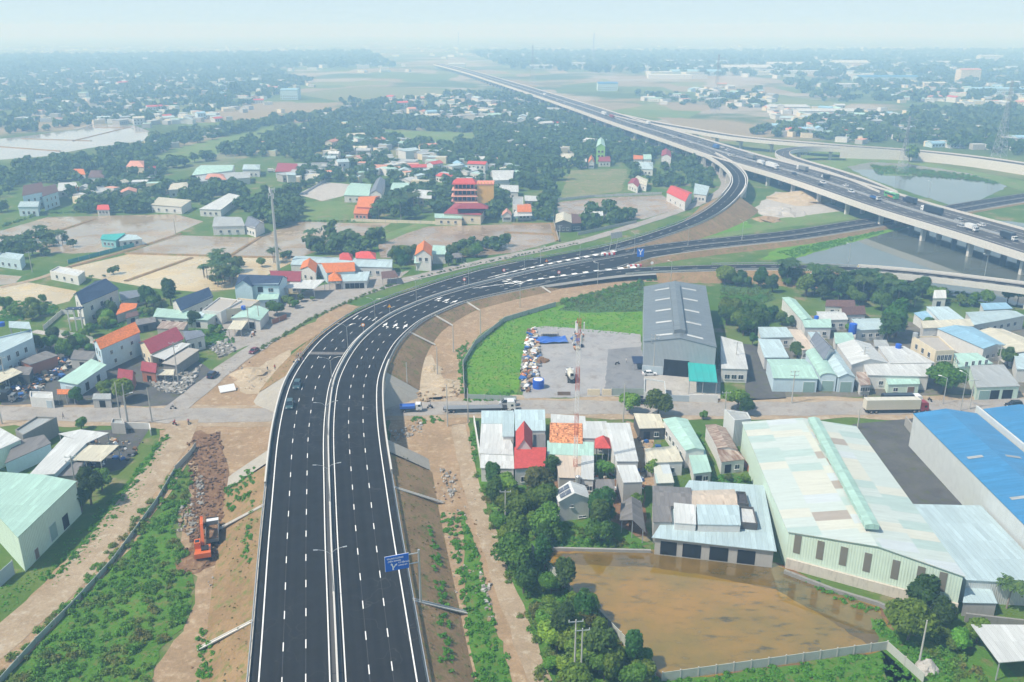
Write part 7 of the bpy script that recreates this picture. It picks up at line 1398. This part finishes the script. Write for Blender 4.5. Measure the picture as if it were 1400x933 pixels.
fence([(648,577),(658,640)], 1.8, 'white capped wall at the dirt track left of the white roofs', WL['white'], 4, 'boundary_wall', .25, posts=False); fence([(1237,582),(1328,697)], 2.6, 'mouldy dark stained wall beside the dark yard', wallm('black_mould_wall', (.33,.32,.3), 1.2), 4, 'boundary_wall', .35)
fence([(880,548),(912,549)], 2.2, 'white yard wall at the left of the grey warehouse gate', WL['white'], 4, 'boundary_wall', .25, posts=False); fence([(912,549),(942,550)], 2., 'pale blue sliding gate of the grey warehouse', GATE, 5, 'gate', .12); fence([(942,550),(981,551)], 2.4, 'white yard wall under the teal awning', WL['white'], 4, 'boundary_wall', .25, posts=False)
fence([(803,541),(820,541)], 2., 'left pale wall panel at the front of the gravel yard', WL['cream'], 3, 'boundary_wall', .3, posts=False); fence([(823,541),(836,541)], 2., 'right pale wall panel at the front of the gravel yard', WL['cream'], 3, 'boundary_wall', .3, posts=False); fence([(762,541),(780,541)], 1.2, 'low wooden trestle barrier at the front of the gravel yard', WOODD, 3, 'barrier_fence'); fence([(836,541),(880,541)], 2.2, 'thin wire fence at the right front of the gravel yard', FG, 6, 'fence', .05)
fence([(685,298),(757,301)], 2., 'blue green fence in front of the rest house by the paddy', WL['aqua'], 4, 'fence'); fence([(480,303),(575,306),(606,307)], 1.6, 'long pale wall at the back of the brown paddy', WL['cream'], 6, 'boundary_wall'); fence([(762,275),(812,270),(905,266)], 1.6, 'white wall along the far side of the long brown paddy', WL['white'], 6, 'boundary_wall'); fence([(758,280),(757,305),(764,331)], 1.6, 'grey wall at the left end of the long brown paddy', WL['grey'], 6, 'boundary_wall')
fence([(93,361),(150,346),(185,337)], 1.8, 'turquoise fence in front of the turquoise shed', plain('turquoise_fence', (.06,.30,.30), .7, .1), 5); fence([(72,455),(128,468)], 1.8, 'grey railing beside the lane of the white villa', FW, 3); fence([(60,452),(85,430),(100,430)], 1.8, 'white yard wall of the villa', WL['white'], 4, 'boundary_wall'); fence([(372,444),(392,436)], 1.8, 'orange topped yard wall at the service road', WL['brick'], 3, 'boundary_wall'); fence([(790,322),(870,305)], 1.6, 'thin white picket fence along the upper service road', FW, 4)
fence([(170,586),(205,587),(207,596)], 1.8, 'pale yard wall at the street junction left of the dirt road', WL['white'], 5, 'boundary_wall', .25); fence([(20,785),(0,803)], 3, 'blue grey gate of the mint factory shed', GATE, 3, 'gate'); fence([(1052,870-38),(1120,858-18)], .01, 'flat kerb strip', M_dc, 9, 'kerb', .4, posts=False) if 0 else None
fence([(415,266),(440,251)], 1.4, 'white wall beside the grey mud flat', WL['white'], 6, 'boundary_wall'); fence([(1318,850),(1420,862)], 1.8, 'stone wall below the small pale lean-to', WL['stone'], 5, 'boundary_wall', .4, posts=False); fence([(990,600),(1040,668)], 1.6, 'brick wall strip beside the factory side', WL['brick'], 4, 'boundary_wall', .25)
r = thing('abutment_wall', 'white gridded retaining wall closing the embankment of the lower ramp', 'wall', G(1134,389)); mb = MB(); mb.box((0,0,2.4), (17,.6,4.8), M_cw); mb.build('panel', r)
mb = MB(); [mb.box((x,-.36,2.4), (.25,.15,4.9), M_white) for x in np.arange(-8.4,8.6,2.1)]; [mb.box((0,-.36,z), (17,.14,.22), M_white) for z in (.3,1.8,3.3,4.7)]; mb.build('grid_frame', r)
# drainage chutes down the slopes
def chute(q, sd, label, ln=1.):
    w = (wl if sd < 0 else wr)(q); h = hemb(q); a = main.at(q, sd*(w+.2)); a.z = h+.12; b = main.at(q+1, sd*(w+.45+1.65*h*ln+1.2)); b.z = max(.12, h*(1-ln)+.12); e = b-a; r = thing('drainage_chute', label, 'drain', a); n = Vector((-e.y, e.x, 0)).normalized()*.35; up = Vector((0,0,.18)); mb = MB(); o = Vector((0,0,0))
    slab(mb, [[o-n, e-n, e+n, o+n][::sd and 1]], .12, M_cw); 
    for s_ in (-1,1): mb.tube(n*s_+up*.6, e+n*s_+up*.6, .11, M_cw, n=4)
    mb.build('channel', r)
for x, y, z, sd, lab in ((350,852,4.8,-1,'nearest white concrete drain on the left slope'),(360,692,5.5,-1,'white concrete drain on the left slope near the tipper'),(566,824,4.8,1,'white concrete drain on the right slope below the blue sign'),(540,665,5.5,1,'white concrete drain on the right slope near the bridge'),(573,455,4.5,1,'white drain down the inner slope, nearest past the bridge'),(609,432,3.6,1,'white drain down the inner slope, second past the bridge'),(650,416,2.6,1,'white drain down the inner slope, third past the bridge'),(740,392,2.2,1,'white drain on the brown slope, left of the lower ramp'),(800,385,2.2,1,'white drain on the brown slope below the zebra wedge')): chute(main.s_of(x,y,z), sd, lab)
# ------------------------------------------------------------ heaps, blocks, tanks
def rubble(name, polys, dn, s, mats, zs=.5, lift=None):
    mbs = MB()
    for poly in polys:
        for x, y in scatter(px(poly), dn): k = s*(.4+1.2*rng.random()**2); mbs.box((x, y, .05+k*zs*.5+(lift(x,y) if lift else 0)), (k*(.6+.8*rng.random()), k*(.5+.6*rng.random()), k*(.3+.6*rng.random())), mats[rng.integers(len(mats))], rng.random()*3, rng.normal()*.3, rng.normal()*.3)
    o = mbs.build(name); o['kind'] = 'stuff'; return o
RC = [M_dc, M_kerb, plain('rubble_grey', (.24,.23,.21), .9, .2, k='P')]; RBR = [M_brown, plain('clod', (.13,.075,.045), .95, .2, k='P')]
rubble('stone_rubble', [[(246,692),(262,682),(272,720),(262,735),(244,728)], [(268,650),(277,650),(279,690),(270,690)]], 4, .5, [M_dc, RC[2], M_brown, M_dirt]); rubble('earth_clods', [[(256,605),(300,592),(310,640),(306,765),(262,785),(228,788),(258,745),(262,690)]], 1.8, .45, RBR); rubble('carved_stone', [[(206,520),(240,505),(262,515),(275,500),(268,520),(250,540),(215,535)], [(285,475),(310,465),(322,480),(300,490)]], 2.6, .8, RC); rubble('rock_edge', [[(535,590),(575,576),(580,590),(540,606)], [(600,640),(625,650),(618,690)], [(652,770),(672,800),(676,850),(668,850)]], 2, .5, RC+[M_dirt])
rubble('slope_debris', [[(325,530),(385,492),(378,540)], [(560,640),(640,650),(660,720),(680,820),(610,850),(590,700)], [(285,790),(330,760),(335,900),(260,920)], [(300,500),(345,485),(350,500),(310,520)]], .35, .28, RC+[M_dirt, M_brown]); SCR = [PT[k] for k in ('white','blue','grey','black','cream')]+[M_brown, M_sand, PT['navy'], RF['brick']]
rubble('scrap', [[(722,452),(732,450),(738,480),(728,520),(722,538),(712,536),(714,500)], [(722,478),(740,486),(736,520),(724,526)], [(783,458),(798,456),(796,476),(786,480)]], 1.5, 1.0, SCR); rubble('scrap_yard_litter', [[(30,518),(75,492),(115,492),(80,520),(45,528)], [(5,528),(60,525),(60,545),(5,548)]], 1.1, 1.1, SCR+[PT['black'], M_dc, PT['black']]); rubble('yard_litter', [[(795,636),(880,640),(885,668),(840,680),(800,668)], [(870,595),(905,600),(900,615),(880,618)], [(895,745),(1055,762),(1055,768),(900,755)]], .5, .7, SCR); rubble('roadside_litter', [[(330,455),(345,450),(350,458),(335,468)], [(112,600),(200,600),(180,630),(120,640)]], .5, .8, SCR+[M_dc])
rubble('heap_ground_stones', [[(545,540),(600,535),(630,530),(625,545),(560,552)], [(700,590),(705,600),(702,610)]], .5, .7, [M_sand, M_dirt])
def heap(x, y, r_, h, mat, label, name='heap'):
    p = G(x,y); r = thing(name, label, 'heap', p); mb = MB(); n, m = 14, 5; ring = [[((1-k/m)*r_*(1+.18*rng.normal())*math.cos(2*PI*i/n), (1-k/m)*r_*(1+.18*rng.normal())*math.sin(2*PI*i/n), h*(k/m)**.8*(1+.08*rng.normal())-.1*(k == 0)) for i in range(n)] for k in range(m)]; top = (0,0,h)
    for k in range(m-1):
        for i in range(n): j = (i+1)%n; mb.face([ring[k][i], ring[k][j], ring[k+1][j], ring[k+1][i]], mat)
    for i in range(n): mb.face([ring[m-1][i], ring[m-1][(i+1)%n], top], mat)
    mb.build('mound', r)
for a in ((1100,272,22,5,M_sand,'broad pale sand heap beside the expressway piers'),(1068,290,14,3,M_conc,'grey gravel heap left of the broad sand heap'),(1048,301,8,2.2,M_dirt,'small brown earth heap at the foot of the gravel'),(740,494,2.6,1.6,M_brown,'round brown heap on the gravel yard beside the scrap'),(592,505,3,1.4,M_sand,'cream sand heap on the dirt slope'),(610,525,4,1.2,M_sand,'pale sand heap at the green field fence'),(1267,916,1.9,2.2,M_conc,'round grey rock heap at the pond corner by the pole'),(265,770,4,1.1,M_brown,'dark earth heap under the excavator'),(345,512,6,1.8,M_sand,'sand heap left of the bridge ramp'),(222,510,3,1.2,M_conc,'pale heap of stone dust in the carving yard')): heap(*a)
r = thing('tarpaulin', 'crumpled bright blue tarpaulin on the gravel yard', 'tarpaulin', G(752,467)+Vector((0,0,.07)), .1); mb = MB(); g9 = [[(-5.5+i*1.6, -3+j*1.5, .4+.5*rng.random()) for i in range(8)] for j in range(5)]; [mb.face([g9[j][i], g9[j][i+1], g9[j+1][i+1], g9[j+1][i]], PT['bluetarp']) for i in range(7) for j in range(4)]; mb.build('sheet', r)
def drum(x, y, z, r_, h, mat, label, lid=None, name='water_tank'):
    r = thing(name, label, name.replace('_',' '), G(x,y,z)); mb = MB(); mb.tube((0,0,0),(0,0,h), r_, mat, n=14); [mb.tube((0,0,h*f),(0,0,h*f+.06), r_*1.04, mat, n=14) for f in (.3,.65)]; mb.build('barrel', r); mb = MB(); mb.tube((0,0,h),(0,0,h+.18), r_*.8, lid or mat, r_*.4, 12); mb.build('lid', r)
TB = plain('tank_blue', (.02,.10,.50), .4, .05, dirt=.1)
drum(736,530,.07,1.7,2.6,TB,'big blue barrel with a pale top on the gravel yard',M_white,'barrel'); drum(333,423,4.3,.8,1.2,TB,'blue water tank on the brown flat roof by the service road'); drum(1165,456,3,1.3,3.4,TB,'blue water tank raised between the white roofs'); drum(1228,476,5.3,.9,1.3,TB,'blue water tank on the very wide white roof'); drum(1116,437,4.2,.8,1.2,TB,'blue water tank beside the white roof near the long mint roof'); drum(3,446,8.2,.9,1.3,TB,'blue water tank on the pale blue townhouse'); drum(5,344,4.5,.9,1.3,TB,'blue water tank on the pale house at the left paddies'); drum(790,660,3,.6,1.6,M_rail,'steel water tank at the foot of the mast'); drum(1251,461,7.2,.8,1.4,M_rail,'steel water tank on the two storey pale house')
for x, y, k, lab in ((751,458,9,'left'),):
    for i in range(7): pipe = thing('concrete_ring', 'grey concrete ring in the row behind the blue tarpaulin', 'concrete ring', G(742+i*3.2,461,0)+Vector((0,0,.07)), 0, 'concrete rings on the gravel yard'); mb = MB(); mb.tube((0,-.9,.75),(0,.9,.75), .75, M_dc, n=12); mb.build('ring', pipe)
r = thing('lean_shelter', 'dark blue tarp shelter against the left wall of the grey warehouse', 'shelter', G(873,503)); mb = MB(); mb.box((0,0,2.6), (4,5,.15), PT['navy'], 0, .1); mb.build('roof', r); [(lambda m: (m.box((sx*1.8,sy*2.2,1.3), (.12,.12,2.6), POST), m.build('post', r)))(MB()) for sx in (-1,1) for sy in (-1,1)]
r = thing('tipped_board', 'white slab leaning on the ground beside the service road junction', 'slab', G(311,535)); mb = MB(); mb.box((0,0,.9), (4.5,2.6,.25), PT['white'], .5, .5); mb.build('slab', r)
# ------------------------------------------------------------ far houses
FH = []; EXTRA = []; RCOL = [('white','white'),('pale','white'),('mint','white'),('lgrey','grey'),('cream','white'),('salmon','cream'),('red','white'),('sky','pale'),('white','white'),('pale','white'),('lgrey','white')]
CLU = [([(0,100),(200,98),(330,108),(400,120),(330,158),(150,160),(0,165)],44,'in the hazy woods on the far left',1.25),([(0,168),(40,165),(160,162),(300,160),(330,165),(230,172)],14,'in the tree belt above the silver pond',1.1),([(430,225),(520,215),(590,205),(640,212),(730,245),(600,258),(560,255),(480,245)],30,'in the hamlet behind the temple',1.0),([(455,195),(530,188),(560,200),(520,215),(450,210)],14,'in the village left of the long green field',1.1),([(530,135),(620,132),(780,148),(780,172),(640,172),(540,165)],34,'in the village along the upper middle woods',1.2),([(700,165),(800,178),(850,200),(780,212),(700,205)],14,'in the woods left of the expressway',1.05),([(1050,150),(1130,148),(1240,160),(1260,185),(1160,190),(1080,186)],34,'in the village beyond the flyover',1.1),([(1260,190),(1400,190),(1400,208),(1280,202)],10,'in the palm woods at the right',1.),([(960,128),(1060,128),(1060,150),(980,150)],10,'in the fields right of the expressway',1.2),([(1200,118),(1400,112),(1400,150),(1300,146),(1210,135)],26,'in the far right town',1.5),([(860,135),(1000,118),(1000,128),(900,150)],8,'on the far green fields',1.3),([(70,268),(130,262),(200,250),(250,262),(120,285)],6,'in the woods beside the white mansion',.9),([(380,240),(450,225),(460,245),(400,255)],6,'left of the slate gable',.9),([(1060,170),(1130,170),(1130,190),(1070,190)],8,'at the foot of the flyover',1.1)]
BM = {}
def boxhouse(rc, wc, L, W_, h, rh, gab, parts):
    key = (rc, wc, round(L), round(W_), round(h,1), gab)
    if key not in BM:
        L, W_ = round(L), round(W_); a = MB(); q = [(-L/2,-W_/2),(L/2,-W_/2),(L/2,W_/2),(-L/2,W_/2)]; i = inset(q, .3)
        a.prism(i, 0, h-.02, WL[wc], cap=False)
        if gab: [a.face([(x,-W_/2+.3,h-.02),(x,W_/2-.3,h-.02),(x,0,h+rh*.93)], WL[wc]) for x in (-L/2+.3, L/2-.3)]
        [a.box((x,-W_/2+.28,1.9), (1.2,.1,1.4), GL) for x in np.arange(-L/2+1.8, L/2-1.2, 3.2)]; [a.box((x,-W_/2+.28,5.2), (1.2,.1,1.4), GL) for x in np.arange(-L/2+1.8, L/2-1.2, 3.2) if h > 6.5]
        b = MB()
        if gab: slab(b, [[(-L/2,-W_/2,h),(L/2,-W_/2,h),(L/2,0,h+rh),(-L/2,0,h+rh)],[(-L/2,0,h+rh),(L/2,0,h+rh),(L/2,W_/2,h),(-L/2,W_/2,h)]], .2, RF[rc])
        else: slab(b, [[(-L/2,-W_/2,h),(L/2,-W_/2,h),(L/2,W_/2,h+.5),(-L/2,W_/2,h+.5)]], .2, RF[rc])
        BM[key] = (a.mesh('wall'), b.mesh('roof'))
    return BM[key]
RW = dict(white='white', pale='pale blue', mint='mint', lgrey='light grey', cream='cream', salmon='salmon', red='red', sky='light blue', blue='bright blue')
occ2 = list(OCC)
for poly, n, where, s in CLU:
    p = scatter(px(poly), n=int(n*3.6)); p = p[free(p)]; keep = []
    for a in p:
        if all(abs(a[0]-b[0])+abs(a[1]-b[1]) > 11*s for b in keep): keep.append(a)
    EXTRA += [(a, s) for a in keep[int(n*1.2):]]
    for a in keep[:int(n*1.2)]:
        rc, wc = RCOL[rng.integers(len(RCOL))]; tall = rng.random() < .16; L, W_ = s*(8+8*rng.random()), s*(6+4*rng.random()); h = 7.5 if tall else 3.6+.6*rng.integers(3); gab = rng.random() < .6 or rc in ('salmon','red')
        m1, m2 = boxhouse(rc, wc, L, W_, h, 1.6, gab, 1); r = thing('house', '%s roofed %s %s %s' % (RW[rc], 'two storey' if tall else 'low' , 'gabled house' if gab else 'flat house', where), 'house', (a[0],a[1],0), rng.normal()*.5+(PI/2 if rng.random() < .35 else 0)+.3, 'houses '+where); link('wall', m1, r); link('roof', m2, r)
def shed_far(x, y, L, W_, h, rc, wc, lab, rz=0.): m1, m2 = boxhouse(rc, wc, L, W_, h, W_*.09, True, 1); r = thing('factory_hall', lab, 'factory', G(x,y,0), rz); link('wall', m1, r); link('roof', m2, r)
for a in ((1010,97,150,60,9,'white','white','very long white factory hall nearest the middle of the hazy plain'),(1080,92,130,50,9,'white','white','long white factory hall right of the longest one in the haze'),(1160,93,90,60,14,'white','white','tall white rounded factory roof in the haze on the right'),(950,103,110,40,9,'sky','pale','light blue factory hall in the haze left of the white ones'),(1210,112,120,30,10,'blue','pale','wide bright blue factory hall in the right distance',.05),(1145,119,70,16,5,'white','white','long thin white shed in the far right fields'),(1275,119,40,20,7,'cream','cream','cream factory hall right of the bright blue one'),(830,124,34,26,12,'blue','pale','small bright blue block standing alone on the far fields'),(1300,90,120,40,9,'white','white','pale factory hall at the far right horizon'),(1130,158,75,24,6,'white','white','long white roof behind the flyover village'),(1075,152,50,24,6,'white','white','white shed left of the long white roof behind the flyover'),(1360,128,90,24,8,'sky','pale','light blue hall at the right edge of the plain'),(1322,111,40,24,22,'salmon','cream','tall pinkish block in the far right town'),(1350,86,60,30,20,'white','white','white block rising at the right horizon'),(740,94,60,20,8,'white','white','small white factory right of the far expressway'),(930,87,140,26,8,'white','white','thin white hall on the middle horizon'),(398,136,26,22,14,'sky','pale','light blue block on the far left fields'),(1190,103,60,34,8,'white','white','white hall behind the bright blue factory'),(1400,86,60,30,9,'white','white','white hall at the very edge of the right horizon'),(785,90,90,20,7,'white','white','long white wall like hall in the middle distance'),(625,92,46,26,9,'white','white','white building beside the vanishing expressway')): shed_far(*a)
mbd = MB()
for poly, n in (([(0,64),(1400,64),(1400,84),(0,84)],420),([(0,84),(560,84),(560,100),(0,100)],70),([(850,84),(1400,84),(1400,105),(900,110)],110)):
    p = scatter(px(poly), n=n); p = p[free(p)]
    for x, y in p: L, W_, h = 10+22*rng.random()**2, 8+8*rng.random(), 4+5*rng.random(); mbd.box((x,y,h/2), (L,W_,h), WL['white'], rng.normal()*.4, top=RF[('white','pale','lgrey','cream','salmon')[rng.integers(5)]])
for poly, n, k in (([(0,100),(330,100),(430,118),(330,162),(0,168)],190,1.15),([(430,190),(700,200),(740,245),(470,255)],50,.9),([(530,130),(790,145),(790,176),(540,172)],80,1.),([(1050,150),(1260,150),(1400,190),(1280,205),(1060,190)],80,1.),([(1200,108),(1400,105),(1400,150),(1220,145)],80,1.2),([(100,165),(330,150),(500,145),(600,170),(430,215),(200,245)],55,1.),([(690,160),(800,180),(850,200),(780,215),(700,210)],30,.9)):
    p = scatter(px(poly), n=n); p = p[free(p)]
    for f in FIELDS: p = p[~inpoly(p, f)]
    EXTRA += [(a, k) for a in p]
for x, y in scatter(px([(860,86),(1400,84),(1400,106),(900,108)]), n=46): mbd.box((x,y,4), (40+70*rng.random(), 20+25*rng.random(), 8), WL['white'], rng.normal()*.15, top=RF[('white','pale','cream','white')[rng.integers(4)]])
for a, s in EXTRA: mbd.box((a[0],a[1],2), (s*(6+7*rng.random()), s*(5+4*rng.random()), 4+2*rng.random()), WL[('white','grey','cream')[rng.integers(3)]], rng.normal()*.6, top=RF[('white','pale','lgrey','cream','salmon','lgrey','mint','asb')[rng.integers(8)]])
o = mbd.build('distant_buildings'); o['kind'] = 'stuff'
